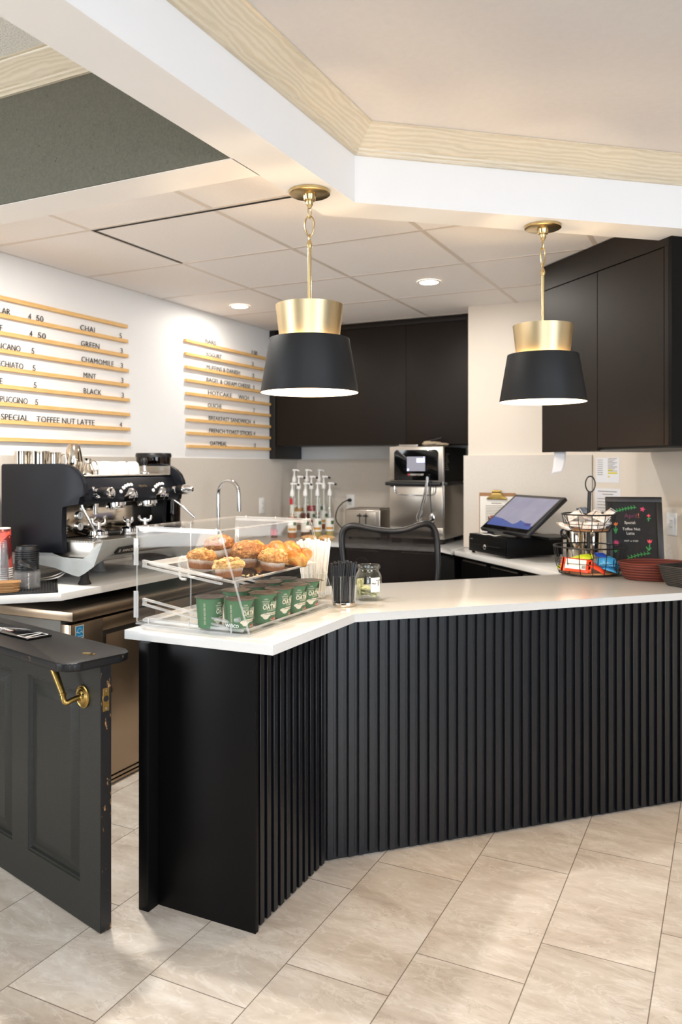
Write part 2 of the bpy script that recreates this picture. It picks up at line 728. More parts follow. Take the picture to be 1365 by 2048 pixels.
# the ceiling ends above the bulkheads: left of the corner it runs up to the crosspiece, right of it to the slanting leg
cut(mb.bm, (0, 2.25, 0), (0, 1, 0))
right = mb.bm.copy()
cut(mb.bm, (-1.40, 0, 0), (-1, 0, 0))
cut(right, (-1.40, 0, 0), (1, 0, 0))
cut(right, (-1.40, 2.79, 0), (-0.638, 0.770, 0))
tmp = bpy.data.meshes.new('tmp'); right.to_mesh(tmp); right.free()
mb.bm.from_mesh(tmp); bpy.data.meshes.remove(tmp)
struct('ceiling_grid', mb, 'grid_tile')

# bulkhead: one leg straight ahead, one turning right over the bar
bd = Vector((0.770, 0.638, 0)).normalized()       # direction of the right leg
bn = Vector((-bd.y, bd.x, 0))
BC = Vector((-1.285, 2.73, 0))                     # inner (front) corner
BK = Vector((-1.462, 2.815, 0))                    # corner at the back
Lr = 2.6
mb = MB()
mb.prism([(BC.x, -6.0), (BC.x, BC.y), (BC.x + bd.x * Lr, BC.y + bd.y * Lr), (BK.x + bd.x * Lr, BK.y + bd.y * Lr), (BK.x, BK.y), (BK.x + 0.008, -6.0)], ZB, ZA + 0.15)
struct('beam_bulkhead', mb, 'bulkhead_paint')
mb = MB(); mb.box(-5.9, BK.x + 0.004, 2.163, 2.33, ZB, ZA + 0.1)
struct('beam_crosspiece', mb, 'white_paint')
mb = MB(); mb.box(-5.9, BK.x + 0.004, 2.155, 2.1625, ZB + 0.002, ZA)
struct('wall_upper', mb, 'wallpaper_green')

# lobby ceiling and bay ceiling
mb = MB(); mb.prism([(BC.x + 0.001, -6.0), (BC.x + 0.001, BC.y), (BC.x + bd.x * Lr, BC.y + bd.y * Lr - 0.002), (6, 4.4), (6, -6)], ZM, ZM + 0.1)
struct('ceiling', mb, 'ceiling_paint')
mb = MB(); mb.box(-5.9, BK.x, -6.0, 2.16, ZA, ZA + 0.1)
struct('ceiling_bay', mb, 'popcorn_ceiling')

# oak crown along the bulkhead
CR = [(0.0, -0.100), (0.012, -0.100), (0.014, -0.090), (0.020, -0.086), (0.022, -0.078), (0.030, -0.074), (0.036, -0.066), (0.070, -0.022),
      (0.078, -0.016), (0.082, -0.008), (0.090, -0.006), (0.090, -0.0005), (0.0, -0.0005)]


def crown(name, path, normals, z, prof=CR, mat='crown_oak'):
    mb = MB()
    rings = []
    for (px, py), (nx, ny) in zip(path, normals):
        rings.append([(px + nx * a, py + ny * a, z + b) for a, b in prof])
    mb.loft(rings, None, True, True)
    return struct(name, mb, mat)


n1, n2 = Vector((1, 0, 0)), -bn
mit = (n1 + n2); mit = mit / (mit.dot(n1))
e2 = BC + bd * (Lr - 0.05)
crown('trim_1', [(BC.x + 0.0005, -6), (BC.x + 0.0005, BC.y)], [(1, 0), (mit.x, mit.y)], ZM)
crown('trim_2', [(BC.x + 0.0005, BC.y - 0.0005), (e2.x, e2.y - 0.0005)], [(mit.x, mit.y), (n2.x, n2.y)], ZM)
crown('trim_3', [(-5.9, 2.1545), (BK.x, 2.1545)], [(0, -1), (0, -1)], ZA, [(a, b * 0.95) for a, b in CR])
# ------------------------------------------------------------------ shared object materials
plain('black_panel', (8, 8, 9), 0.42, spec=0.14, vary=0.08, nscale=30, bump=0.04)
plain('slat_paint', (11, 14, 20), 0.32, spec=0.48, vary=0.10, nscale=25, bump=0.03)
plain('dark_cabinet', (28, 20, 14), 0.50, spec=0.25, vary=0.05, nscale=60, bump=0.03)
plain('cabinet_edge', (22, 20, 18), 0.45, vary=0.05)
plain('quartz', (218, 218, 217), 0.16, vary=0.02, nscale=180, spec=0.5)
plain('black_plastic', (24, 24, 26), 0.38, vary=0.08)
plain('rubber_black', (20, 20, 21), 0.7, vary=0.1)
plain('white_plastic', (240, 240, 238), 0.35, vary=0.02)
brushed('brass', (204, 181, 134), 0.25, (40, 40, 1), 0.05)
brushed('brass_satin', (202, 184, 148), 0.40, (40, 40, 1), 0.05)
brushed('brass_worn', (176, 146, 84), 0.32, (6, 6, 6), 0.25)
brushed('steel_brushed', (196, 190, 182), 0.30, (60, 60, 1.5))
brushed('steel_fridge', (168, 150, 130), 0.30, (80, 80, 1.2), 0.10)
brushed('chrome', (232, 232, 234), 0.07, (4, 4, 4), 0.03)
plain('aluminium', (170, 165, 158), 0.35, 1.0)
emit('warm_glow', (255, 226, 180), 14.0)
emit('downlight_glow', (255, 238, 214), 26.0)
plain('lamp_white', (250, 240, 222), 0.5, vary=0.01)
plain('shade_black', (23, 25, 28), 0.55, spec=0.35, vary=0.05, nscale=90, bump=0.03)
clear('acrylic', (0.99, 0.99, 0.985), 1.45, 0.004, gain=0.45)
clear('acrylic_edge', (0.95, 0.95, 0.95), 1.5, 0.30)
clear('glass', (0.97, 0.985, 0.975), 1.5, 0.0)

# ------------------------------------------------------------------ bar: body and worktop
ZU, ZT = 0.905, 0.937
bar = thing('bar_counter', 'black slatted bar counter under the white worktop with a flat black end panel', 'counter', (-1.37, 2.67, 0), room=True)
mb = MB(); mb.box(-1.758, -1.370, 2.163, 2.183, 0.0, ZU, None, 0.0015)
mb.build('end_panel', 'black_panel', bar)
mb = MB(); mb.box(-1.802, -1.760, 2.110, 3.02, 0.0, ZU, None, 0.002)
jp = mb.build('side_panel', 'black_panel', bar)
mb = MB(); mb.box(-1.8045, -1.8025, 2.122, 2.150, 0.70, 0.80, None, 0.0008)
mb.build('strike_plate', 'brass_worn', jp)
D45 = Vector((S2, S2, 0)); N45 = Vector((S2, -S2, 0))
mb = MB()
mb.box(-1.75, -1.396, 2.184, 2.70, 0.0, ZU)
p0 = Vector((-1.396, 2.676, 0))
L2 = 2.07
q = [p0 - N45 * 0.11 - D45 * 0.05, p0 + D45 * 0.0, p0 + D45 * L2, p0 + D45 * L2 - N45 * 0.11]
mb.prism([(v.x, v.y) for v in q], 0.0, ZU)
mb.build('carcass', 'slat_paint', bar)
mb = MB()
for k in range(11):
    v = 2.203 + k * 0.0428
    mb.box(-1.3955, -1.3755, v, v + 0.025, 0.006, ZU, None, 0.0012, 1)
mb.build('slat_panel', 'slat_paint', bar)
mb = MB()
c = Vector((-1.378, 2.672, 0))
for k in range(49):
    a = c + D45 * (0.006 + k * 0.0424)
    M = basis(a, D45, -N45, Vector((0, 0, 1)))
    mb.box(0, 0.025, 0.0015, 0.0195, 0.006 + 0.004 * (k % 3 == 1), ZU, None, 0.0012, 1, M)
mb.build('slat_panel', 'slat_paint', bar)

# white worktop of the bar
F0 = Vector((-1.291, 2.742, 0))
Fend = F0 + D45 * 1.98
B0 = F0 - N45 * 0.70
poly = [(-1.878, 2.125), (-1.291, 2.141), (F0.x, F0.y), (Fend.x, Fend.y), (Fend.x - N45.x * 0.70, Fend.y - N45.y * 0.70)]
tq = (-1.878 - B0.x) / S2
poly.append((-1.878, B0.y + tq * S2))
mb = MB(); mb.prism(poly, ZU, ZT, None, None, 0.0025)
one('bar_worktop', mb, 'quartz', 'long white angled worktop on the black slatted bar', 'worktop')

# back run of worktop along the menu wall and the back wall, with a clipped corner
FL, FB = -2.655, 5.23
poly = [(WL + 0.013, 1.95), (-3.245, 1.98), (FL, 2.600), (FL, FB), (-1.80, FB), (-1.70, FB - 0.10), (PC[0] - 0.034, FB - 0.16 - 0.0), (PC[0] - 0.034, WB - 0.013), (WL + 0.013, WB - 0.013)]
mb = MB(); mb.prism(poly, ZU, ZT, None, None, 0.002)
one('back_worktop', mb, 'quartz', 'white worktop under the menu wall carrying the espresso machine', 'worktop')

# right run, along the 45 degree wall
f = 3.435
A_ = Vector((-1.70 + 0.006, FB - 0.10, 0))
p1 = Vector((-1.665, f + 1.665, 0))
p2_ = B0 + D45 * ((f - (B0.x + B0.y)) / (2 * S2) + 0.004)
w1 = Vector((pr[0] - 0.002, pr[1] - 0.018, 0))
wd = Vector((S2, -S2, 0))
w2 = w1 + wd * 0.86
w2 = Vector((w2.x - 0.012, w2.y - 0.012, 0))
poly = [(p1.x, p1.y), (p2_.x, p2_.y)]
# far end meets the bar's back edge
t_ = ((w2.x + w2.y) - (B0.x + B0.y)) / (2 * S2)
e_ = B0 + D45 * (t_) + N45 * (-0.002)
poly += [(e_.x - 0.002, e_.y - 0.002), (w1.x - 0.005, w1.y - 0.002), (-1.665, w1.y)]
mb = MB(); mb.prism(poly, ZU, ZT, None, None, 0.002)
one('side_worktop', mb, 'quartz', 'white worktop under the till and cash drawer', 'worktop')

# cupboards under the side and back worktops
bc = thing('base_cabinet', 'low black drawer cabinet below the till worktop', 'cabinet', (-1.2, 4.7, 0), room=True)
Bd = Vector((S2, -S2, 0)); Bn = Vector((-S2, -S2, 0))
o0 = Vector((-1.645, f + 0.06 + 1.645, 0))
M = basis(o0, Bd, -Bn, Vector((0, 0, 1)))
mb = MB(); mb.box(0.02, 1.16, 0.02, 0.20, 0.09, ZU - 0.001, None, 0, 2, M); mb.box(0.05, 1.14, 0.06, 0.19, 0, 0.09, None, 0, 2, M)
mb.build('body', 'black_panel', bc)
for k in range(3):
    x = 0.03 + k * 0.375
    mb = MB(); mb.box(x, x + 0.365, 0.0, 0.018, 0.12, 0.868, None, 0.001, 1, M)
    d_ = mb.build('drawer', 'black_panel', bc)
    mb = MB(); mb.box(x + 0.03, x + 0.335, -0.006, 0.010, 0.871, 0.878, None, 0.001, 1, M)
    mb.build('handle', 'aluminium', d_)
bc = thing('base_cabinet', 'low black cupboard below the back worktop beside the oven', 'cabinet', (-2.4, 5.3, 0), room=True)
mb = MB(); mb.box(-2.60, -1.72, 5.30, 5.9, 0.09, ZU - 0.001); mb.box(-2.58, -1.74, 5.36, 5.88, 0, 0.09)
mb.build('body', 'black_panel', bc)
for k in range(2):
    mb = MB(); mb.box(-2.59 + k * 0.437, -2.59 + k * 0.437 + 0.43, 5.28, 5.299, 0.12, 0.878, None, 0.001)
    d_ = mb.build('door', 'black_panel', bc)
    mb = MB(); mb.box(-2.55 + k * 0.437, -2.30 + k * 0.437, 5.268, 5.281, 0.880, 0.887, None, 0.001)
    mb.build('handle', 'aluminium', d_)
bc = thing('base_cabinet', 'low black cupboard under the tap end of the back worktop', 'cabinet', (-2.9, 4.6, 0), room=True)
mb = MB(); mb.box(-3.30, -2.72, 4.02, 5.26, 0.09, ZU - 0.001); mb.box(-3.30, -2.77, 4.04, 5.24, 0, 0.09)
mb.build('body', 'black_panel', bc)
for k in range(2):
    mb = MB(); mb.box(-2.719, -2.70, 4.025 + k * 0.62, 4.635 + k * 0.62, 0.12, 0.878, None, 0.001)
    mb.build('door', 'black_panel', bc)

# ------------------------------------------------------------------ wall cupboards
uc = thing('wall_cabinet', 'wide dark brown cupboard high on the back wall above the oven', 'cabinet', (-2.4, 5.8, 1.66), room=True)
mb = MB(); mb.box(WL + 0.056, PC[0] - 0.032, 5.572, WB - 0.001, 1.662, ZC - 0.003)
mb.build('body', 'cabinet_edge', uc)
xs = [WL + 0.058, -2.19, PC[0] - 0.032]
for k in range(2):
    mb = MB(); mb.box(xs[k] + 0.001, xs[k + 1] - 0.001, 5.552, 5.571, 1.660, 2.555, None, 0.0012)
    mb.build('door', 'dark_cabinet', uc)
mb = MB(); mb.box(xs[0], xs[2], 5.556, 5.571, 2.558, ZC - 0.002, None, 0.001)
mb.build('filler_strip', 'dark_cabinet', uc)
mb = MB(); mb.box(WL + 0.002, WL + 0.0555, 5.545, WB - 0.014, 1.5575, ZC - 0.002, None, 0.0015)
mb.build('end_panel', 'cabinet_edge', uc)

rc = thing('wall_cabinet', 'tall dark brown cupboard over the till, lit by the nearer pendant', 'cabinet', (-0.6, 4.2, 1.58), room=True)
g = 3.495
o0 = Vector((-0.945, g + 0.945, 0))
M = basis(o0, Bd, -Bn, Vector((0, 0, 1)))
Lc = 0.990
mb = MB(); mb.box(0.0, Lc - 0.02, 0.021, 0.70, 1.580, ZC - 0.003, None, 0, 2, M)
mb.build('body', 'cabinet_edge', rc)
for x0, x1, z0 in ((0.002, 0.4885, 1.5755), (0.4915, 0.956, 1.590)):
    mb = MB(); mb.box(x0, x1, 0.0, 0.020, z0, 2.4605, None, 0.0012, 1, M)
    mb.build('door', 'dark_cabinet', rc)
mb = MB(); mb.box(0.002, 0.985, 0.0, 0.020, 2.465, ZC - 0.003, None, 0.001, 1, M); mb.box(0.959, 0.985, 0.0, 0.020, 1.590, 2.4640, None, 0.001, 1, M)
mb.build('filler_strip', 'dark_cabinet', rc)
mb = MB(); mb.box(0.9855, 1.005, 0.0, 0.70, 1.588, ZC - 0.003, None, 0.001, 1, M)
mb.build('end_panel', 'black_panel', rc)

# ------------------------------------------------------------------ pendants
def make_pendant():
    t = thing('pendant_light', '', 'pendant light', group='pendants over the bar')
    # origin: ceiling contact point; z runs down
    mb = MB(); mb.lathe([(0.0, -0.034), (0.020, -0.034), (0.022, -0.030), (0.024, -0.014), (0.070, -0.013), (0.075, -0.010), (0.075, 0.0), (0.0, 0.0)], None, 40)
    mb.lathe([(0.0, -0.062), (0.006, -0.062), (0.010, -0.052), (0.013, -0.048), (0.013, -0.034), (0.0, -0.034)], None, 20)
    mb.build('canopy', 'brass', t)
    def link(z0, z1, w, r, ang, name):
        c, s = math.cos(ang), math.sin(ang)
        h = z0 - z1
        pts = []
        for k in range(24):
            a = 2 * PI * k / 24
            x = w * math.sin(a) * (1.0 + 0.25 * math.cos(a))
            z = (z0 + z1) / 2 + h / 2 * math.cos(a)
            pts.append((x * c, x * s, z))
        mb = MB(); mb.tube(pts, r, None, 8, True)
        return mb.build(name, 'brass', t)
    link(-0.058, -0.098, 0.0075, 0.0022, 1.2, 'chain_link')
    link(-0.090, -0.165, 0.0165, 0.0030, 0.35, 'chain_link')
    link(-0.156, -0.182, 0.0065, 0.0022, 1.5, 'chain_link')
    mb = MB(); mb.cyl((0, 0, -0.175), (0, 0, -0.196), 0.0045, 0.0115, None, 16); mb.cyl((0, 0, -0.196), (0, 0, -0.206), 0.0115, 0.0085, None, 16)
    mb.cyl((0, 0, -0.206), (0, 0, -0.560), 0.0070, 0.0070, None, 16)
    mb.build('rod', 'brass', t)
    # brass collar: narrow at the foot, wide at the head, open
    zt, zb = -0.415, -0.545
    mb = MB(); mb.lathe([(0.1235, zt), (0.1085, zb), (0.1065, zb), (0.1215, zt)], None, 64, cap=(False, False))
    mb.lathe([(0.1235, zt), (0.1215, zt)], None, 64, cap=(False, False))
    cl = mb.build('collar', 'brass_satin', t)
    mb = MB()
    for k in range(3):
        a = k * 2 * PI / 3 + 0.4
        mb.cyl((0.0, 0.0, -0.512), (0.112 * math.cos(a), 0.112 * math.sin(a), -0.512), 0.003, None, None, 8)
        mb.cyl((0.108 * math.cos(a), 0.108 * math.sin(a), -0.535), (0.142 * math.cos(a), 0.142 * math.sin(a), -0.548), 0.0025, None, None, 8)
    mb.build('bracket', 'brass', cl)
    # black shade, open above and below, white inside
    st, sb = -0.537, -0.731
    mb = MB(); mb.lathe([(0.1455, st), (0.1785, sb), (0.1775, sb - 0.002)], 'shade_black', 64, cap=(False, False))
    mb.lathe([(0.1775, sb - 0.002), (0.1755, sb), (0.1425, st), (0.1455, st)], 'lamp_white', 64, cap=(False, False))
    mb.build('shade', 'shade_black', t)
    mb = MB(); mb.cyl((0, 0, -0.555), (0, 0, -0.60), 0.017, None, None, 16)
    sk = mb.build('socket', 'white_plastic', t)
    mb = MB(); mb.lathe([(0.0, -0.690), (0.022, -0.684), (0.034, -0.665), (0.036, -0.648), (0.028, -0.622), (0.015, -0.602), (0.013, -0.598)], None, 24)
    mb.build('bulb', 'warm_glow', sk)
    l = bpy.data.lights.new('bulb_and_fill_light', 'POINT'); l.energy = 10; l.color = (1.0, 0.78, 0.52); l.shadow_soft_size = 0.04
    lo = bpy.data.objects.new('bulb_and_fill_light', l); COL.objects.link(lo); lo.parent = t; lo.location = (0, 0, -0.705)
    l = bpy.data.lights.new('bulb_and_fill_light', 'POINT'); l.energy = 1.1; l.color = (1.0, 0.74, 0.46); l.shadow_soft_size = 0.03
    lo = bpy.data.objects.new('bulb_and_fill_light', l); COL.objects.link(lo); lo.parent = t; lo.location = (0, 0, -0.480)  # point light added inside the collar, without a bulb, for upward glow
    l = bpy.data.lights.new('bulb_and_fill_light', 'POINT'); l.energy = 5; l.color = (1.0, 0.70, 0.38); l.shadow_soft_size = 0.02
    lo = bpy.data.objects.new('bulb_and_fill_light', l); COL.objects.link(lo); lo.parent = t; lo.location = (0.0, 0, -0.585)  # extra light added at the socket so the gap below the collar glows
    for k in range(3):      # lights added round the socket, without bulbs, to make the collar glow
        a = 2 * PI * k / 3 + 0.9
        l = bpy.data.lights.new('bulb_and_fill_light', 'POINT'); l.energy = 1.9; l.color = (1.0, 0.64, 0.28); l.shadow_soft_size = 0.018
        lo = bpy.data.objects.new('bulb_and_fill_light', l); COL.objects.link(lo); lo.parent = t; lo.location = (0.126 * math.cos(a), 0.126 * math.sin(a), -0.605)
    return t


pen = make_pendant()
place(pen, True, (-1.381, 2.547, ZB - 0.0005), 0.0, 'brass and black pendant light hanging above the pastry case')
place(pen, False, (-0.707, 3.343, ZB - 0.0005), 0.9, 'brass and black pendant light hanging in front of the tall brown cupboard')

def make_downlight():
    t = thing('ceiling_light', '', 'ceiling light', group='small round lights in the tiled ceiling')
    mb = MB(); mb.lathe([(0.055, 0.0), (0.055, -0.004), (0.062, -0.006), (0.072, -0.002), (0.072, 0.0)], None, 40, cap=(False, False))
    mb.build('trim_ring', 'white_plastic', t)
    mb = MB(); mb.lathe([(0.0, -0.003), (0.0545, -0.003), (0.0545, 0.0), (0.0, 0.0)], None, 40)
    mb.build('lens', 'downlight_glow', t)
    l = bpy.data.lights.new('downlight', 'AREA'); l.shape = 'DISK'; l.size = 0.10; l.energy = 20; l.color = (1.0, 0.95, 0.88)
    lo = bpy.data.objects.new('downlight', l); COL.objects.link(lo); lo.parent = t; lo.location = (0, 0, -0.012)
    return t


dl = make_downlight()
for i, (u, v, lab) in enumerate([(-3.038, 4.597, 'round white ceiling light close to the menu wall'), (-1.624, 4.492, 'round white ceiling light between the two pendants'),
                                 (-2.362, 2.48, 'round white ceiling light tucked behind the white crosspiece')]):
    o = place(dl, i == 0, (u, v, ZC - 0.0015), 0, lab)
    for c in o.children:
        if c.type == 'LIGHT':
            c.data = c.data.copy()
            c.data.energy = (4.5, 9.5, 30)[i]
# ------------------------------------------------------------------ half door
def door_paint():
    t = NT('door_paint')
    v = t.coord((1, 1, 1))
    nz = t.noise(t.coord((14, 14, 110)), 3.2, 6, 0.7, 0.6)
    chip = t.noise(v, 55, 5, 0.7)
    t.set(t.ramp(nz, [(0.3, srgb(19, 21, 18)), (0.7, srgb(27, 29, 25))]), 0.36, spec=0.4)
    t.bump(nz, 0.45, 0.0025)
    return t.m


door_paint()


def worn_black():
    """black paint rubbed through to the wood in ragged patches"""
    t = NT('worn_black')
    v = t.coord()
    nz = t.noise(t.coord((0.35, 1, 0.35)), 46, 8, 0.74)
    big = t.noise(v, 5, 2)
    k = t.ramp(t.math('ADD', t.math('MULTIPLY', nz, 0.75), t.math('MULTIPLY', big, 0.25)), [(0.572, (0, 0, 0, 1)), (0.595, (1, 1, 1, 1))])
    t.set(t.mix(k, srgb(14, 15, 19), srgb(172, 130, 84)), 0.4)
    t.bump(t.noise(v, 90, 4), 0.1, 0.001)
    return t.m


worn_black()
plain('shelf_black', (18, 17, 18), 0.45, spec=0.3, vary=0.18, nscale=60, bump=0.05)
de = Vector((-0.9702, 0.2424, 0))
hd = thing('half_door', 'dark painted half door standing ajar with a brass lever and a black shelf top', 'door', (-1.813, 1.941, 0), math.atan2(de.y, de.x))
DW, DT, D0, D1 = 1.0, 0.040, 0.004, 0.857
mb = MB()
px_ = [(0.119, 0.457), (0.570, 0.885)]
pz = (0.131, 0.757)
def frame_box(x0, x1, z0, z1):
    mb.box(x0, x1, -DT, 0, z0, z1)
frame_box(0.002, px_[0][0], D0, D1)
frame_box(px_[0][1], px_[1][0], pz[0], pz[1])
frame_box(px_[1][1], DW, D0, D1)
frame_box(px_[0][0], px_[1][1], D0, pz[0])
frame_box(px_[0][0], px_[1][1], pz[1], D1)
for a, b in px_:
    for sgn, y0 in ((1, 0.0), (-1, -DT)):
        rings = []
        for ins, dp in ((0.0, 0.0), (0.003, -0.004), (0.009, -0.005), (0.014, -0.0125), (0.022, -0.0135), (0.030, -0.0125), (0.058, -0.0035), (0.062, -0.003)):
            y = y0 + sgn * dp
            rings.append([(a + ins, y, pz[0] + ins), (b - ins, y, pz[0] + ins), (b - ins, y, pz[1] - ins), (a + ins, y, pz[1] - ins)])
        mb.loft(rings, None, True, False)
        f = rings[-1]
        mb.quad(f[0], f[1], f[2], f[3])
mb.build('door_leaf', 'door_paint', hd)
mb = MB(); mb.box(-0.0005, 0.0018, -DT, 0, D0, D1, None, 0.0006, 1)
eb = mb.build('edge_strip', 'worn_black', hd)
mb = MB(); mb.box(-0.0022, -0.0006, -0.031, -0.008, 0.712, 0.786, None, 0.0005, 1)
mb.cyl((-0.0026, -0.0195, 0.752), (-0.0005, -0.0195, 0.752), 0.0095, None, 'slot_black', 20)
mb.cyl((-0.003, -0.0195, 0.777), (-0.001, -0.0195, 0.777), 0.003, None, 'steel_brushed', 10)
mb.cyl((-0.003, -0.0195, 0.721), (-0.001, -0.0195, 0.721), 0.004, None, 'steel_brushed', 10)
mb.build('latch_plate', 'brass_worn', hd)
# shelf with rounded front corners
sh = []
for cx, cy, a0 in ((0.035, 0.070, 180), (0.025, -0.085, 270)):
    pass
y1, y0, r = 0.125, -0.130, 0.055
for k in range(7):
    a = math.radians(180 - 90 * k / 6); sh.append((-0.004 + r + r * math.cos(a), y1 - r + r * math.sin(a)))
sh += [(DW + 0.02, y1), (DW + 0.02, y0)]
for k in range(7):
    a = math.radians(270 - 90 * k / 6); sh.append((-0.004 + r + r * math.cos(a), y0 + r + r * math.sin(a)))
mb = MB(); mb.prism(sh, D1 + 0.001, D1 + 0.029, 'shelf_black', None, 0.006, 'worn_black')
so = mb.build('shelf_top', 'shelf_black', hd)
mb = MB(); mb.prism([(0.050, -0.012), (0.056, -0.020), (0.092, -0.014), (0.104, -0.004), (0.098, 0.004), (0.060, -0.002)], D1 + 0.0292, D1 + 0.0312)
mb.cyl((0.066, -0.010, D1 + 0.031), (0.066, -0.010, D1 + 0.0325), 0.005, None, 'slot_black', 14)
mb.build('strike_plate', 'brass_worn', so)
def lever(sgn, y0):
    mb = MB()
    mb.spin((0.098, y0, 0.745), (0, sgn, 0), [(0.0, 0.0), (0.0375, 0.0), (0.0375, 0.004), (0.034, 0.006), (0.032, 0.005), (0.028, 0.009), (0.025, 0.008), (0.021, 0.013), (0.013, 0.015), (0.012, 0.018), (0.0, 0.018)], None, 40)
    for k in range(2):
        mb.cyl((0.098 + 0.017 * (1 if k else -1), y0 + sgn * 0.011, 0.745 - 0.012 * (1 if k else -1)), (0.098 + 0.017 * (1 if k else -1), y0 + sgn * 0.014, 0.745 - 0.012 * (1 if k else -1)), 0.003, None, 'slot_black', 10)
    rs = mb.build('rosette', 'brass_worn', hd)
    mb = MB()
    yy = y0 + sgn * 0.062
    mb.tube([(0.098, y0 + sgn * 0.016, 0.745), (0.098, y0 + sgn * 0.040, 0.743), (0.100, yy, 0.735), (0.108, yy + sgn * 0.003, 0.748), (0.116, yy, 0.760)], [0.0095, 0.0085, 0.0085, 0.0085, 0.009], None, 14, False, 2)
    a, b = Vector((0.115, yy, 0.759)), Vector((0.184, yy, 0.849))
    mb.spin(a, b - a, [(0.0, 0.0), (0.011, 0.0), (0.011, 0.005), (0.0088, 0.007), (0.0095, 0.02), (0.0125, 0.103), (0.0135, 0.104), (0.0135, 0.110), (0.010, 0.113), (0.0, 0.113)], None, 24)
    mb.build('lever_handle', 'brass_worn', rs)
lever(1, 0.0005)
lever(-1, -DT - 0.0005)

# the sign lying on the shelf
plain('sign_black', (10, 10, 11), 0.08, vary=0.02)
plain('sign_white', (235, 235, 235), 0.4, vary=0.02)
sp_ = hd.matrix_basis @ Vector((0.60, -0.018, D1 + 0.0295))
sg = thing('sign_plate', 'glossy black Employees sign lying on the half door shelf', 'sign', sp_, hd.rotation_euler.z + 0.03)
mb = MB(); mb.box(-0.185, 0.185, -0.047, 0.047, 0.0, 0.006, None, 0.0012)
mb.build('plate', 'sign_black', sg)
mb = MB()
M = basis((0.06, 0.015, 0.0061), (-1, 0, 0), (0, -1, 0), (0, 0, 1))
mb.text('Employees', 0.032, M, None, 'CENTER', 0.0002)
mb.build('lettering', 'sign_white', sg)
mb = MB()
mb.text('Only', 0.032, basis((0.06, 0.042, 0.0061), (-1, 0, 0), (0, -1, 0), (0, 0, 1)), None, 'CENTER', 0.0002)
mb.build('lettering', 'sign_white', sg)
mb = MB()
for a, b in (((-0.172, -0.040), (-0.172, 0.040)), ((-0.172, 0.040), (-0.10, 0.040)), ((-0.10, 0.040), (-0.115, -0.040)), ((-0.115, -0.040), (-0.172, -0.040)), ((-0.155, 0.034), (-0.140, -0.032)), ((-0.147, 0.034), (-0.132, -0.032))):
    mb.cyl((a[0], a[1], 0.0061), (b[0], b[1], 0.0061), 0.0010, None, None, 6)
mb.build('pictogram', 'sign_white', sg)

# ------------------------------------------------------------------ undercounter fridge
plain('fridge_side', (112, 108, 100), 0.5)
fr = thing('undercounter_fridge', 'stainless undercounter fridge with a blue energy label below the menu wall counter', 'fridge', (-2.95, 3.27, 0), room=True)
f0, f1 = 2.600, 3.960
mb = MB(); mb.box(-3.32, -2.665, f0 + 0.006, f1, 0.075, 0.815, None, 0.002)
mb.build('body', 'fridge_side', fr)
mb = MB(); mb.box(-3.32, -2.583, f0 - 0.004, f1 + 0.004, 0.818, 0.859, None, 0.003)
mb.build('worktop', 'steel_fridge', fr)
mb = MB(); mb.box(-3.25, -2.668, f0 + 0.008, f1 - 0.004, 0.802, 0.8175)
mb.build('gasket', 'rubber_black', fr)
vs_ = [(f0 + 0.006, 3.277), (3.283, f1)]
for k, (a, b) in enumerate(vs_):
    mb = MB()
    # door with a recessed pull along its top edge
    ra, rb, rz = a + 0.20, b - 0.10, 0.741
    mb.box(-2.664, -2.614, a, b, 0.062, 0.800, None, 0.002)
    mb.box(-2.6145, -2.606, a, ra, 0.062, 0.800, None, 0.0015)
    mb.box(-2.6145, -2.606, rb, b, 0.062, 0.800, None, 0.0015)
    mb.box(-2.6145, -2.606, ra, rb, rz, 0.800, None, 0.0015)
    mb.box(-2.6145, -2.606, ra + 0.022, rb - 0.022, 0.062, rz - 0.022, None, 0.0015)
    d_ = mb.build('door', 'steel_fridge', fr)
    mb = MB(); mb.box(-2.6150, -2.6130, ra - 0.001, rb + 0.001, 0.10, rz + 0.001)
    mb.build('handle_recess', 'slot_black', d_)
mb = MB(); mb.box(-2.6058, -2.6052, 2.633, 2.684, 0.733, 0.791)
lb = mb.build('energy_label', 'white_plastic', fr)
plain('label_blue', (34, 140, 206), 0.4, vary=0.02)
mb = MB(); mb.box(-2.6051, -2.6047, 2.636, 2.681, 0.736, 0.788)
lp = mb.build('print', 'label_blue', lb)
mb = MB()
mb.tube([(-2.6046, 2.641 + 0.0035 * k, 0.752 + 0.026 * math.sin(math.radians(20 + 14 * k)) ) for k in range(11)], 0.0008, None, 6)
mb.tube([(-2.6046, 2.641 + 0.0037 * k, 0.760 + 0.004 * math.sin(k * 1.1)) for k in range(11)], 0.0011, None, 6)
mb.box(-2.6048, -2.6044, 2.638, 2.679, 0.7425, 0.7438)
mb.build('print', 'white_plastic', lb)
mb = MB()
mb.box(-2.64, -2.622, f0 + 0.01, f1, 0.046, 0.058); mb.box(-2.64, -2.622, f0 + 0.01, f1, 0.026, 0.038); mb.box(-2.64, -2.622, f0 + 0.01, f1, 0.006, 0.018)
mb.build('kick_grille', 'steel_fridge', fr)
mb = MB(); mb.box(-3.30, -2.645, f0 + 0.02, f1 - 0.01, 0.0, 0.075)
mb.build('plinth', 'slot_black', fr)

# ------------------------------------------------------------------ menu ledges on the wall
def ledge_wood():
    t = NT('ledge_wood')
    nz = t.noise(t.coord((30, 3, 30)), 3, 5, 0.6)
    t.set(t.ramp(nz, [(0.3, srgb(222, 172, 104)), (0.7, srgb(240, 198, 134))]), 0.5)
    return t.m


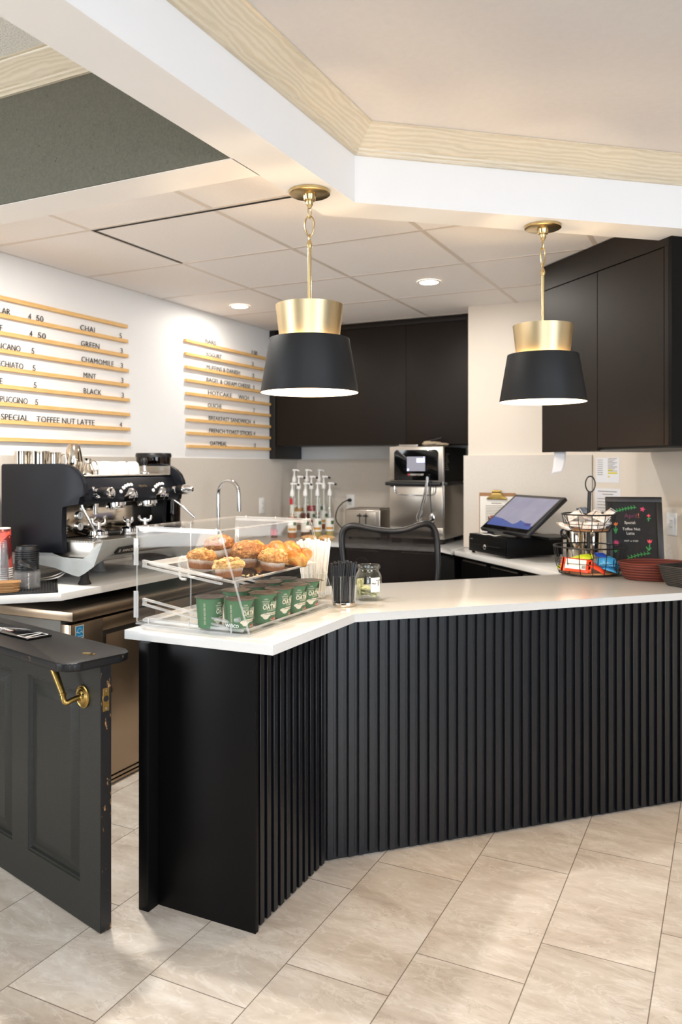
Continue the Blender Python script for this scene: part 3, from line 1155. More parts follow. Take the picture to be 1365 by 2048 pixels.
ledge_wood()
plain('letter_black', (22, 20, 20), 0.5, vary=0.05)
KW = 1.0377
left_rows = [
    ('', []),
    ('CHAI', [('REGULAR', None, 2.836), ('4', 2.952, None), ('50', 3.002, 3.050), ('CHAI', 3.312, 3.424), ('5', 3.628, None)]),
    ('GREEN', [('DECAF', None, 2.787), ('4', 2.960, None), ('50', 3.012, 3.066), ('GREEN', 3.317, 3.461), ('3', 3.635, None)]),
    ('CHAMOMILE', [('AMERICANO', None, 2.903), ('5', 2.971, None), ('CHAMOMILE', 3.321, 3.578), ('3', 3.637, None)]),
    ('MINT', [('MACCHIATO', None, 2.918), ('5', 2.979, None), ('MINT', 3.337, 3.432), ('3', 3.641, None)]),
    ('BLACK', [('LATTE', None, 2.789), ('5', 2.986, None), ('BLACK', 3.337, 3.477), ('3', 3.645, None)]),
    ('CINO', [('CAPPUCCINO', None, 2.947), ('5', 2.996, None)]),
    ('TOFFEE', [('SPECIAL', None, 2.952), ('TOFFEE NUT LATTE', 3.006, 3.424), ('4', 3.632, None)]),
    ('', [])]
left_labels = ['topmost blank wooden ledge of the left menu, above the CHAI line', 'wooden menu ledge on the wall holding the line CHAI 5', 'wooden menu ledge on the wall holding the line GREEN 3',
               'wooden menu ledge on the wall holding the line CHAMOMILE 3', 'wooden menu ledge on the wall holding the line MINT 3', 'wooden menu ledge on the wall holding the line BLACK 3',
               'wooden menu ledge under letters ending in UCCINO 5', 'wooden menu ledge holding the line SPECIAL TOFFEE NUT LATTE', 'lowest blank wooden ledge of the left menu, above the steel pitchers']
right_rows = [[('BARS', 4.479, 4.604), ('1 50', 5.062, 5.135)], [('YOGURT', 4.487, 4.675), ('3', 5.07, None)], [('MUFFINS & DANISH', 4.492, 4.904), ('3', 5.078, None)],
              [('BAGEL & CREAM CHEESE', 4.492, 5.047), ('3', 5.083, None)], [('HOTCAKE', 4.509, 4.80), ('WICH', 4.89, 5.027), ('5', 5.085, None)], [('QUICHE', 4.509, 4.675), ('7', 5.09, None)],
              [('BREAKFAST SANDWICH', 4.517, 5.047), ('4', 5.092, None)], [('FRENCH TOAST STICKS', 4.522, 5.067), ('4', 5.097, None)], [('OATMEAL', 4.535, 4.739), ('3', 5.10, None)]]
CAPH = 0.0315


def ledge(v0, v1, z, words, label, group):
    t = thing('menu_ledge', label, 'menu ledge', (WL + 0.010, (v0 + v1) / 2, z), group=group, room=True)
    mb = MB(); mb.box(WL + 0.0005, WL + 0.022, v0, v1, z, z + 0.021, None, 0.0012, 1)
    mb.build('ledge', 'ledge_wood', t)
    for w, a, b in words:
        mb = MB()
        wid = 0.019
        if a is None:
            a = b - 0.0245 * len(w)
        if b is not None:
            wid = (b - a) * KW
        mb.text(w, CAPH / 0.69, basis((WL + 0.0145, a * KW, z + 0.0205), (0, 1, 0), (0, 0, 1), (1, 0, 0)), None, 'LEFT', 0.0007, fit=wid)
        mb.build('lettering', 'letter_black', t)


for i, (nm, words) in enumerate(left_rows):
    ledge(2.45, 3.835 + 0.0035 * i, 2.353 - 0.0908 * i, words, left_labels[i], 'left menu ledges')
for i, words in enumerate(right_rows):
    txt = ' '.join(w[0] for w in words[:-1])
    ledge(4.419 + 0.0035 * i, 5.538, 2.353 - 0.0908 * i, words, 'wooden menu ledge on the wall holding the line ' + txt, 'right menu ledges')
# ------------------------------------------------------------------ espresso machine
plain('ceramic', (244, 243, 240), 0.18, vary=0.01)
plain('machine_black', (15, 17, 24), 0.42, spec=0.2, vary=0.06, nscale=80, bump=0.03)
plain('machine_grey', (168, 172, 172), 0.42, vary=0.04, nscale=60)
brushed('mirror_steel', (214, 204, 190), 0.10, (3, 3, 3), 0.06)
clear('smoke_glass', (0.30, 0.22, 0.18), 1.45, 0.0)
em = thing('espresso_machine', 'black and grey two group espresso machine on the menu wall worktop', 'espresso machine', (-2.95, 3.19, ZT), room=True)
E0, E1 = 2.80, 3.575
prof = [(-3.262, 1.075), (-3.263, 1.50), (-3.255, 1.51), (-2.880, 1.512), (-2.836, 1.507), (-2.800, 1.497), (-2.772, 1.482), (-2.741, 1.455), (-2.722, 1.420), (-2.711, 1.376),
        (-2.711, 1.363), (-2.722, 1.357), (-2.747, 1.356), (-2.747, 1.317), (-2.852, 1.309), (-2.857, 1.30), (-2.857, 1.196), (-2.848, 1.086)]
XZ = lambda v: basis((0, v, 0), (1, 0, 0), (0, 0, 1), (0, -1, 0))   # polygon x->u, y->z; extrusion runs to -v
for a in (E0 + 0.030, E1):
    mb = MB(); mb.prism(prof, 0.0, 0.030, None, XZ(a), 0.004)
    mb.build('side_panel', 'machine_black', em)
hood = [(-3.24, 1.440), (-2.815, 1.448), (-2.795, 1.440), (-2.752, 1.390), (-2.742, 1.335), (-2.752, 1.318), (-3.24, 1.318)]
mb = MB(); mb.prism(hood, 0.0, E1 - E0 - 0.062, None, XZ(E1 - 0.031), 0.003)
hd_ = mb.build('hood', 'machine_black', em)
mb = MB(); mb.box(-3.24, -2.800, E0 + 0.032, E1 - 0.032, 1.4490, 1.4520); mb.tube([(-2.812, E0 + 0.033, 1.4535), (-2.812, E1 - 0.033, 1.4535)], 0.004, None, 8)
mb.box(-3.20, -2.80, E1 - 0.034, E1 - 0.0312, 1.454, 1.500)
mb.build('cup_tray', 'steel_brushed', em)
mb = MB(); mb.box(-3.255, -2.945, E0 + 0.032, E1 - 0.032, 1.02, 1.316)
mb.build('body', 'machine_black', em)
mb = MB(); mb.box(-2.944, -2.938, E0 + 0.032, E1 - 0.032, 1.150, 1.312, None, 0.001)
sp2 = mb.build('splash_plate', 'mirror_steel', em)
for z in (1.252, 1.198):
    mb = MB(); mb.spin((-2.938, 2.992, z), (1, 0, 0), [(0.0, 0.0), (0.022, 0.0), (0.022, 0.012), (0.0195, 0.014), (0.0185, 0.011)], 'chrome', 28)
    mb.spin((-2.938, 2.992, z), (1, 0, 0), [(0.0, 0.0112), (0.0185, 0.011)], 'white_plastic', 28)
    mb.box(-2.9268, -2.9262, 2.9905, 2.9935, z - 0.004, z + 0.014, 'letter_black')
    mb.build('pressure_gauge', 'chrome', em)
# drip tray and its grate
mb = MB(); mb.box(-2.937, -2.690, E0 + 0.034, E1 - 0.034, 1.066, 1.138, None, 0.002)
mb.build('drip_tray', 'steel_brushed', em)
mb = MB()
for k in range(25):
    u = -2.93 + k * 0.0095
    mb.box(u, u + 0.005, E0 + 0.036, E1 - 0.036, 1.1385, 1.1445)
for k in range(4):
    v = E0 + 0.04 + k * 0.228
    mb.box(-2.93, -2.692, v, v + 0.006, 1.1375, 1.1440)
mb.build('grate', 'steel_brushed', em)
# grey scooped base: sections along v, each a closed outline in (u, z)
def bsec(v):
    s = (v - E0) / (E1 - E0)
    e = min(s, 1 - s)
    k = max(0.0, 1 - e / 0.26) ** 1.6            # 1 at the ends, 0 in the middle
    scoop = max(0.0, 1 - e / 0.075) ** 1.2
    lowf = 1.048 - 0.070 * k
    top = 1.150
    upper = [(-2.600 - 0.004 * k, top + 0.004), (-2.628, top - 0.002 - 0.020 * scoop), (-2.660, 1.136 - 0.030 * scoop), (-2.695, 1.134 - 0.058 * scoop), (-2.735, 1.062), (-2.84, 1.058 + 0.004 * k), (-2.93, 1.062 + 0.026 * scoop), (-3.02, 1.064 + 0.036 * scoop), (-3.20, 1.066 + 0.010 * scoop)]
    lower = [(-3.20, 1.020), (-3.02, 1.024), (-2.90, 1.022 - 0.010 * k), (-2.79, lowf + 0.004), (-2.752, lowf), (-2.715, lowf + 0.012 + 0.006 * k), (-2.660, lowf + 0.052 - 0.004 * (1 - k)), (-2.622, top - 0.030 - 0.006 * k)]
    return [(u, v, z) for u, z in upper + lower]
mb = MB()
nv = 40
mb.loft([bsec(E0 + 0.004 + (E1 - E0 - 0.008) * (0.5 - 0.5 * math.cos(PI * i / nv))) for i in range(nv + 1)], None, True, True)
mb.sharp = math.radians(60)
base_ = mb.build('base', 'machine_grey', em)
mb = MB()
Mb = basis((-2.637, 3.010, 1.094), (0, 1, 0), Vector((0.55, 0, 0.83)).normalized(), Vector((0.83, 0, -0.55)).normalized())
mb.box(-0.075, 0.075, -0.020, 0.018, -0.012, 0.002, None, 0.001, 1, Mb)
bp_ = mb.build('badge', 'slot_black', base_)
mb = MB()
mb.text('RANCILIO', 0.021, Mb @ Matrix.Translation((0.012, -0.007, 0.0021)), None, 'CENTER', 0.0003, fit=0.098)
mb.build('lettering', 'chrome', bp_)
mb = MB()
mb.text('R', 0.026, Mb @ Matrix.Translation((-0.066, -0.009, 0.0021)), None, 'LEFT', 0.0003)
mb.build('lettering', 'chrome', bp_)
for u, v, mt in ((-2.765, E0 + 0.055, 'rubber_black'), (-2.765, E1 - 0.055, 'rubber_black'), (-3.10, E0 + 0.06, 'rubber_black'), (-3.05, 3.26, 'machine_grey')):
    top = 1.0 if u > -2.9 else 1.022
    mb = MB(); mb.lathe([(0.030, ZT + 0.0005), (0.031, ZT + 0.005), (0.022, ZT + 0.022), (0.016, top - 0.006), (0.020, top)], None, 24, (u, v, 0))
    mb.build('foot', mt, em)
# front of the hood: buttons, chrome group covers, lettering
hn = Vector((0.76, 0, 0.65)).normalized(); hu = Vector((-0.65, 0, 0.76)).normalized()
def hoodM(v, s):
    """s: 0 at the foot of the slope, 1 at its head"""
    p = Vector((-2.752, v, 1.390)).lerp(Vector((-2.795, v, 1.440)), s)
    return basis(p, (0, 1, 0), hu, hn)
hn2 = Vector((1, 0, 0.18)).normalized(); hu2 = Vector((-0.18, 0, 1)).normalized()
def lowM(v, z):
    return basis((-2.742 - (z - 1.335) * 0.18, v, z), (0, 1, 0), hu2, hn2)
for vc in (3.138, 3.386):
    for k in range(5):
        mb = MB()
        M = lowM(vc - 0.052 + k * 0.023, 1.372 + [0.0, 0.010, 0.0175, 0.0195, 0.0195][k] * 1.0) if k < 1 else hoodM(vc - 0.052 + k * 0.0235, [0, 0.0, 0.16, 0.26, 0.28][k])
        mb.lathe([(0.0098, -0.003), (0.0098, 0.003), (0.008, 0.005), (0.0, 0.0055)], None, 18, M=M)
        mb.build('button', 'ceramic', hd_)
    mb = MB()
    M = lowM(vc, 1.336)
    rings = []
    for dz, w0, w1, dp in ((-0.016, -0.058, 0.046, 0.0), (-0.016, -0.058, 0.046, 0.012), (0.008, -0.054, 0.046, 0.022), (0.034, -0.024, 0.042, 0.022), (0.050, 0.002, 0.034, 0.012), (0.052, 0.004, 0.032, 0.0)):
        rings.append([M @ Vector((w0, dz, -0.002)), M @ Vector((w0, dz, dp)), M @ Vector(((w0 + w1) / 2, dz, dp * 1.5)), M @ Vector((w1, dz, dp)), M @ Vector((w1, dz, -0.002))])
    mb.loft(rings, None, True, True)
    mb.build('group_cover', 'chrome', hd_)
    mb = MB(); mb.lathe([(0.0, 1.285), (0.046, 1.285), (0.048, 1.290), (0.048, 1.298), (0.056, 1.300), (0.056, 1.3175), (0.0, 1.3175)], None, 32, (-2.835, vc, 0))
    mb.build('group_head', 'chrome', em)
mb = MB(); mb.text('epoca', 0.026, hoodM(3.262, 0.05), None, 'CENTER', 0.0004); mb.build('lettering', 'brass', hd_)
# steam knobs with chrome ends, wands, spout
for v, long_ in ((2.905, 1), (3.500, 0)):
    mb = MB(); mb.spin((-2.748, v, 1.372), (1, 0, 0.02), [(0.0, 0.0), (0.018, 0.0), (0.020, 0.020), (0.015, 0.030), (0.0, 0.030)], 'chrome', 24)
    mb.spin((-2.720, v, 1.372), (1, 0, 0.02), [(0.0, 0.0), (0.020, 0.0), (0.026, 0.012), (0.026, 0.070), (0.0, 0.070)], 'black_plastic', 24)
    if long_:
        mb.spin((-2.652, v, 1.373), (1, 0, 0.02), [(0.0, 0.0), (0.0265, 0.0), (0.0265, 0.010), (0.020, 0.014), (0.0, 0.012)], 'chrome', 24)
        mb.blob((-2.725, v - 0.012, 1.358), 0.030, 0.016, 0.014, 'chrome', 3)
        mb.blob((-2.735, v - 0.025, 1.392), 0.010, 0.010, 0.010, 'chrome', 2)
    else:
        mb.spin((-2.672, v, 1.373), (1, 0, 0.02), [(0.0, 0.0), (0.027, 0.0), (0.028, 0.016), (0.021, 0.036), (0.012, 0.055), (0.0, 0.060)], 'chrome', 24)
    mb.build('steam_knob', 'chrome', hd_)
mb = MB(); mb.tube([(-2.800, 2.872, 1.318), (-2.798, 2.874, 1.300), (-2.772, 2.905, 1.220), (-2.762, 2.918, 1.185)], [0.007, 0.0065, 0.006, 0.005], None, 12, False, 1)
mb.spin((-2.764, 2.916, 1.187), (0.1, 0.1, -1), [(0.0, 0.0), (0.012, 0.002), (0.0155, 0.018), (0.010, 0.028), (0.0, 0.028)], 'chrome', 18)
mb.build('steam_wand', 'chrome', em)
mb = MB(); mb.tube([(-2.77, 3.520, 1.320), (-2.735, 3.535, 1.295), (-2.69, 3.58, 1.235), (-2.675, 3.595, 1.215)], [0.0075, 0.0065, 0.006, 0.0065], None, 12, False, 1)
mb.build('steam_wand', 'chrome', em)
mb = MB(); mb.cyl((-2.80, 2.965, 1.320), (-2.80, 2.965, 1.300), 0.014, 0.013, None, 18); mb.cyl((-2.80, 2.965, 1.300), (-2.80, 2.965, 1.262), 0.012, 0.009, None, 18)
mb.cyl((-2.800, 2.990, 1.23), (-2.800, 2.990, 1.17), 0.005, 0.005, 'smoke_glass', 12)
mb.build('water_spout', 'chrome', em)
mb = MB()
mb.tube([(-2.86, 2.84, 1.0), (-2.88, 2.80, 0.965), (-2.98, 2.74, 0.952), (-3.10, 2.72, 0.953), (-3.25, 2.75, 0.96)], 0.004, None, 8, False, 2)
mb.tube([(-2.86, 2.86, 1.01), (-2.90, 2.79, 0.972), (-2.99, 2.755, 0.956), (-3.12, 2.735, 0.953), (-3.26, 2.77, 0.958)], 0.0035, None, 8, False, 2)
mb.build('hose', 'aluminium', em)

# portafilters lying upside down on the grate
def make_portafilter():
    t = thing('portafilter', '', 'portafilter', group='portafilters on the grate')
    mb = MB(); mb.lathe([(0.0, 0.0), (0.044, 0.0), (0.050, 0.005), (0.050, 0.016), (0.044, 0.019), (0.042, 0.034), (0.032, 0.042), (0.014, 0.046), (0.0, 0.046)], None, 30)
    hd2 = mb.build('basket_holder', 'chrome', t)
    mb = MB(); mb.cyl((0, 0, 0.042), (0, 0, 0.080), 0.013, 0.012, None, 16)
    for s in (-1, 1):
        mb.tube([(0, 0, 0.068), (0, s * 0.018, 0.068), (0, s * 0.029, 0.076), (0, s * 0.030, 0.094)], [0.011, 0.011, 0.010, 0.006], None, 12, False, 2)
    mb.build('twin_spout', 'chrome', hd2)
    mb = MB(); mb.cyl((0.044, 0, 0.016), (0.062, 0, 0.017), 0.009, 0.009, 'chrome', 14)
    mb.tube([(0.058, 0, 0.016), (0.075, 0, 0.017), (0.11, 0, 0.017), (0.150, 0, 0.016), (0.172, 0, 0.0155)], [0.011, 0.0145, 0.0125, 0.015, 0.012], 'black_plastic', 16, False, 2)
    mb.cyl((0.170, 0, 0.0155), (0.176, 0, 0.0155), 0.009, 0.007, 'chrome', 14)
    mb.build('handle', 'black_plastic', t)
    return t


pf = make_portafilter()
place(pf, True, (-2.800, 2.985, 1.1447), 2.6, 'chrome portafilter lying upside down by the two dial gauges')
place(pf, False, (-2.805, 3.205, 1.1447), -1.75, 'portafilter with its black handle toward the dial gauges, under the near group')
place(pf, False, (-2.800, 3.330, 1.1447), 2.2, 'chrome portafilter upside down under the far group')

# ------------------------------------------------------------------ what stands on the machine
CUPZ = 1.4523
def pitcher(label, u, v, r, h, handle=True, neck=0.86, group='steel pitchers on the machine'):
    t = thing('milk_pitcher', label, 'pitcher', (u, v, CUPZ), 0.0, group)
    mb = MB(); mb.lathe([(0.0, 0.0), (r, 0.0), (r * 1.02, h * 0.25), (r * 0.96, h * 0.6), (r * neck, h * 0.9), (r * (neck + 0.03), h), (r * neck, h), (r * (neck - 0.04), h * 0.9), (r * 0.9, h * 0.3), (r * 0.9, 0.004), (0.0, 0.004)], None, 36)
    mb.build('body', 'mirror_steel', t)
    if handle:
        mb = MB(); mb.tube([(0.0 + r * 0.55, r * 0.75, h * 0.85), (r * 0.8, r * 1.15, h * 0.95), (r * 1.0, r * 1.35, h * 0.6), (r * 0.75, r * 0.9, h * 0.15)], 0.004, None, 8, False, 2)
        mb.build('handle', 'mirror_steel', t)
    return t
pitcher('narrow steel pitcher at the wall end of the machine top', -3.205, 2.874, 0.034, 0.122, False, 1.0)
pitcher('widest steel pitcher on the machine top, beside the narrow one', -3.140, 2.930, 0.050, 0.122, False, 0.98)
pitcher('steel pitcher with a wire handle, before the tall shaker', -3.150, 3.030, 0.040, 0.118, True, 0.98)
t = thing('cocktail_shaker', 'tall polished steel shaker on the machine top', 'shaker', (-3.105, 3.128, CUPZ))
mb = MB(); mb.lathe([(0.0, 0.0), (0.034, 0.0), (0.044, 0.05), (0.046, 0.07), (0.040, 0.115), (0.030, 0.158), (0.026, 0.162), (0.0, 0.163)], None, 36)
mb.build('body', 'mirror_steel', t)
t = thing('creamer', 'small bell shaped steel creamer beside the white cups', 'creamer', (-2.985, 3.105, CUPZ))
mb = MB(); mb.lathe([(0.0, 0.0), (0.038, 0.0), (0.038, 0.010), (0.032, 0.030), (0.020, 0.055), (0.016, 0.068), (0.020, 0.088), (0.017, 0.088), (0.013, 0.070), (0.0, 0.066)], None, 32)
mb.build('body', 'mirror_steel', t)
mb = MB(); mb.tube([(0.018, 0.012, 0.078), (0.034, 0.024, 0.07), (0.042, 0.028, 0.04), (0.034, 0.020, 0.02)], 0.003, None, 8, False, 2)
mb.build('handle', 'mirror_steel', t)
def make_cup():
    t = thing('coffee_cup', '', 'cup', group='white cups on the machine')
    mb = MB(); mb.lathe([(0.0, 0.072), (0.022, 0.072), (0.024, 0.070), (0.034, 0.060), (0.041, 0.030), (0.043, 0.0), (0.040, 0.0), (0.038, 0.030), (0.030, 0.057), (0.0, 0.066)], None, 32)
    mb.build('body', 'ceramic', t)
    mb = MB(); mb.tube([(0.038, 0, 0.048), (0.058, 0, 0.050), (0.064, 0, 0.034), (0.055, 0, 0.018), (0.040, 0, 0.016)], 0.004, None, 8, False, 2)
    mb.build('handle', 'ceramic', t)
    return t
cup = make_cup()
for i, (u, v, a, lab) in enumerate([(-2.945, 3.188, 2.0, 'white cup upside down, nearest the steel creamer'), (-2.930, 3.290, 2.4, 'white cup upside down in the middle of the front row on the machine'),
                                    (-2.935, 3.385, 2.2, 'white cup upside down, nearest the tamper'), (-3.045, 3.235, 2.0, 'white cup upside down in the back row, nearer the shaker'), (-3.045, 3.345, 2.6, 'white cup upside down in the back row, nearer the grinder')]):
    place(cup, i == 0, (u, v, CUPZ), a, lab)
t = thing('tamper', 'chrome tamper with a black knob beside the white cups', 'tamper', (-2.925, 3.472, CUPZ))
mb = MB(); mb.lathe([(0.0, 0.0), (0.029, 0.0), (0.029, 0.012), (0.012, 0.018), (0.009, 0.045), (0.010, 0.052), (0.0, 0.052)], None, 28); mb.build('base', 'chrome', t)
mb = MB(); mb.lathe([(0.0, 0.052), (0.012, 0.052), (0.017, 0.062), (0.019, 0.075), (0.017, 0.088), (0.011, 0.094), (0.0, 0.095)], None, 28); mb.build('knob', 'black_plastic', t)

# ------------------------------------------------------------------ grinder behind the machine
gr = thing('coffee_grinder', 'coffee grinder with a smoky hopper standing behind the espresso machine', 'grinder', (-3.10, 3.80, ZT))
mb = MB(); mb.box(-0.11, 0.14, -0.10, 0.10, 0.0, 0.045, None, 0.01); mb.box(-0.10, 0.04, -0.085, 0.085, 0.04, 0.385, None, 0.02)
mb.build('body', 'machine_black', gr)
mb = MB(); mb.lathe([(0.045, 0.385), (0.060, 0.40), (0.100, 0.52), (0.103, 0.615), (0.100, 0.615), (0.096, 0.52), (0.055, 0.402)], None, 36, (-0.03, 0, 0), cap=(False, False))
hp = mb.build('hopper', 'smoke_glass', gr)
mb = MB(); mb.lathe([(0.0, 0.642), (0.102, 0.640), (0.106, 0.632), (0.106, 0.615), (0.0, 0.615)], None, 36, (-0.03, 0, 0)); mb.build('lid', 'black_plastic', hp)
plain('coffee_bean', (40, 24, 16), 0.5, vary=0.3, nscale=90, bump=0.5)
mb = MB(); mb.lathe([(0.0, 0.400), (0.052, 0.402), (0.085, 0.49), (0.06, 0.500), (0.0, 0.505)], None, 28, (-0.03, 0, 0)); mb.build('beans', 'coffee_bean', hp)
mb = MB(); mb.lathe([(0.052, 0.235), (0.054, 0.375), (0.051, 0.375), (0.049, 0.235)], None, 30, (0.105, 0.0, 0), cap=(False, False)); db = mb.build('doser', 'smoke_glass', gr)
mb = MB(); mb.lathe([(0.0, 0.195), (0.052, 0.195), (0.056, 0.21), (0.056, 0.2345), (0.0, 0.2345)], None, 30, (0.105, 0, 0)); mb.build('doser_foot', 'black_plastic', db)
mb = MB(); mb.lathe([(0.0, 0.2355), (0.048, 0.2355), (0.048, 0.27), (0.0, 0.285)], None, 26, (0.105, 0, 0)); mb.build('ground_coffee', 'coffee_bean', db)
mb = MB(); mb.lathe([(0.0, 0.39), (0.05, 0.388), (0.056, 0.376), (0.0, 0.376)], None, 30, (0.105, 0, 0)); mb.build('lid', 'black_plastic', db)

# ------------------------------------------------------------------ mat, cups, lids and sleeves at the clipped corner
ang = math.atan2(0.62, 0.59)
mt = thing('bar_mat', 'black ribbed rubber bar mat at the clipped corner of the worktop', 'mat', (-2.688, 2.614, ZT + 0.0003), ang)
mb = MB(); mb.box(-0.60, 0.0, 0.0, 0.43, 0.0, 0.003, None, 0.001)
for a in ((-0.60, 0.0, 0.0, 0.008), (-0.60, 0.0, 0.422, 0.43)):
    mb.box(a[0], a[1], a[2], a[3], 0.0, 0.008)
for a in ((-0.60, -0.592), (-0.008, 0.0)):
    mb.box(a[0], a[1], 0.0, 0.43, 0.0, 0.008)
for k in range(48):
    x = -0.586 + k * 0.0121
    mb.box(x, x + 0.006, 0.010, 0.420, 0.003, 0.0075)
mb.build('mat', 'rubber_black', mt)
MZ = ZT + 0.0081
def red_print():
    t = NT('cup_red')
    v = t.coord((1, 1, 1))
    vo = t.n('ShaderNodeTexVoronoi', feature='F1'); vo.inputs['Scale'].default_value = 42; t.l(v, vo.inputs['Vector'])
    dots = t.math('LESS_THAN', vo.outputs['Distance'], 0.30)
    big = t.noise(v, 9, 2, 0.4, 0.4)
    base = t.ramp(big, [(0.47, srgb(222, 92, 78)), (0.50, srgb(96, 34, 36)), (0.62, srgb(110, 40, 40)), (0.66, srgb(206, 78, 64))])
    t.set(t.mix(t.math('MULTIPLY', dots, t.math('GREATER_THAN', t.noise(v, 16, 1), 0.5)), base, srgb(236, 120, 84)), 0.45)
    return t.m
red_print()
plain('paper_white', (240, 236, 228), 0.6, vary=0.02)
def stack(src, n, loc, dz, label_bottom, label_mid, label_top, group, cat):
    for k in range(n):
        o = src if k == 0 else copy_tree(src)
        o.location = (loc[0], loc[1], loc[2] + k * dz)
        tag(o, label_bottom if k == 0 else label_top if k == n - 1 else label_mid, cat, group)
t = thing('paper_cup', '', 'cup')
mb = MB()
mb.lathe([(0.0424, 0.001), (0.0450, 0.0), (0.0462, 0.002), (0.0462, 0.006), (0.0446, 0.0085)], None, 32, cap=(False, False))
mb.build('rim', 'paper_white', t)
mb = MB()
mb.lathe([(0.0446, 0.0085), (0.0365, 0.196), (0.0362, 0.200), (0.0346, 0.200), (0.0340, 0.192), (0.0, 0.192)], None, 32, cap=(False, False))
mb.build('body', 'cup_red', t)
mb = MB(); mb.lathe([(0.0367, 0.1955), (0.0364, 0.2005), (0.0345, 0.2005), (0.0340, 0.1925), (0.0, 0.1925)], None, 32, cap=(False, False))
mb.build('base', 'paper_white', t)
stack(t, 7, (-3.175, 2.735, MZ - 0.0078), 0.0105, 'bottom red paper cup of the upside down stack beside the machine', 'red paper cup inside the upside down stack, white rim showing', 'topmost red patterned paper cup of the upside down stack', 'red paper cups', 'cup')
clear('clear_plastic', (0.965, 0.965, 0.97), 1.45, 0.035, 0.08)
mb = MB()
mb.lathe([(0.0450, 0.0), (0.0462, 0.002), (0.0450, 0.005), (0.0440, 0.008), (0.036, 0.110), (0.0, 0.111)], None, 28, cap=(False, False))
stack(mb.build('plastic_cup', 'clear_plastic'), 12, (-3.086, 2.634, MZ), 0.0085, 'bottom clear plastic cup of the upside down stack', 'clear plastic cup inside the upside down stack before the red cups', 'topmost clear plastic cup of the upside down stack', 'clear plastic cups', 'cup')
mb = MB()
mb.lathe([(0.0515, 0.0), (0.0545, 0.001), (0.0545, 0.005), (0.050, 0.008), (0.047, 0.0225), (0.044, 0.0235), (0.043, 0.0205), (0.0, 0.0205)], None, 32, cap=(False, False))
stack(mb.build('cup_cover', 'black_plastic'), 17, (-2.972, 2.698, MZ), 0.0098, 'bottom black cup lid of the tall stack on the mat', 'black cup lid inside the tall stack on the mat', 'topmost black cup lid of the tall stack on the mat', 'black cup lids in a stack', 'lid')
mb = MB()
mb.lathe([(0.054, 0.0), (0.058, 0.001), (0.058, 0.004), (0.0545, 0.0065), (0.051, 0.015), (0.0, 0.016)], None, 30, cap=(False, False))
stack(mb.build('cup_cover', 'clear_plastic'), 11, (-2.880, 2.615, MZ), 0.0065, 'bottom clear plastic lid of the short stack on the mat', 'clear plastic lid inside the short stack on the mat', 'topmost clear plastic lid of the short stack on the mat', 'clear plastic lids in a stack', 'lid')
M = Matrix.Translation((-2.878, 2.617, MZ + 0.108)) @ Matrix.Rotation(0.42, 4, 'Y') @ Matrix.Rotation(-0.2, 4, 'X')
mb = MB(); mb.lathe([(0.040, -0.009), (0.043, -0.008), (0.043, -0.002), (0.039, 0.003), (0.037, 0.011), (0.034, 0.011), (0.033, 0.006), (0.0, 0.006)], None, 32, M=M, cap=(False, False))
one('cup_cover', mb, 'black_plastic', 'single black cup lid tilted on top of the clear lids', 'lid')
plain('kraft', (160, 118, 74), 0.75, vary=0.08, nscale=40)
sl = [(0.0, 0.0), (0.003, 0.002), (-0.002, -0.002), (0.005, 0.001), (0.001, 0.003), (0.006, -0.001), (0.011, 0.002)]
src = None
for k, (dx, dy) in enumerate(sl):
    pass
mb = MB()
mb.prism([(-0.105, -0.036), (0.030, -0.040), (0.058, -0.022), (0.058, 0.024), (0.030, 0.040), (-0.105, 0.036)], 0.0, 0.0062, None, None, 0.0012)
sleeve0 = mb.build('cup_sleeve', 'kraft')
names = ['bottom', 'second', 'third', 'fourth', 'fifth', 'sixth', 'topmost']
for k, (dx, dy) in enumerate(sl):
    o = sleeve0 if k == 0 else sleeve0.copy()
    if k:
        COL.objects.link(o)
    o.location = (-2.884 + dx, 2.494 + dy, MZ + k * 0.0066)
    o.rotation_euler = (0, 0, ang + 0.05)
    lab = {0: 'bottom brown cardboard sleeve of the flat stack at the worktop corner', 6: 'topmost brown cardboard sleeve of the flat stack at the worktop corner'}.get(k, names[k] + ' brown cardboard sleeve from the bottom of the flat stack')
    tag(o, lab, 'cup sleeve', 'cardboard sleeves on the mat')

# ------------------------------------------------------------------ tap
fc = thing('faucet', 'tall chrome gooseneck tap on the back worktop', 'tap', (-3.15, 4.50, ZT))
mb = MB(); mb.lathe([(0.0, 0.0), (0.030, 0.0), (0.030, 0.006), (0.023, 0.010), (0.021, 0.075), (0.014, 0.082), (0.0, 0.082)], None, 28); mb.build('base', 'chrome', fc)
pts = [(0, 0, 0.075), (0, 0, 0.36)]
for k in range(13):
    a = PI * k / 12
    pts.append((0.083 - 0.083 * math.cos(a), 0, 0.378 + 0.085 * math.sin(a)))
pts += [(0.168, 0, 0.33), (0.169, 0, 0.30)]
mb = MB(); mb.tube(pts, 0.0135, None, 16); mb.cyl((0.169, 0, 0.31), (0.170, 0, 0.258), 0.0155, 0.0145, None, 20); mb.build('spout', 'chrome', fc)
mb = MB(); mb.cyl((0, 0.018, 0.055), (0, 0.048, 0.058), 0.010, 0.010, None, 16); mb.cyl((0, 0.044, 0.06), (0.0, 0.062, 0.13), 0.0045, 0.0055, None, 12); mb.build('lever', 'chrome', fc)
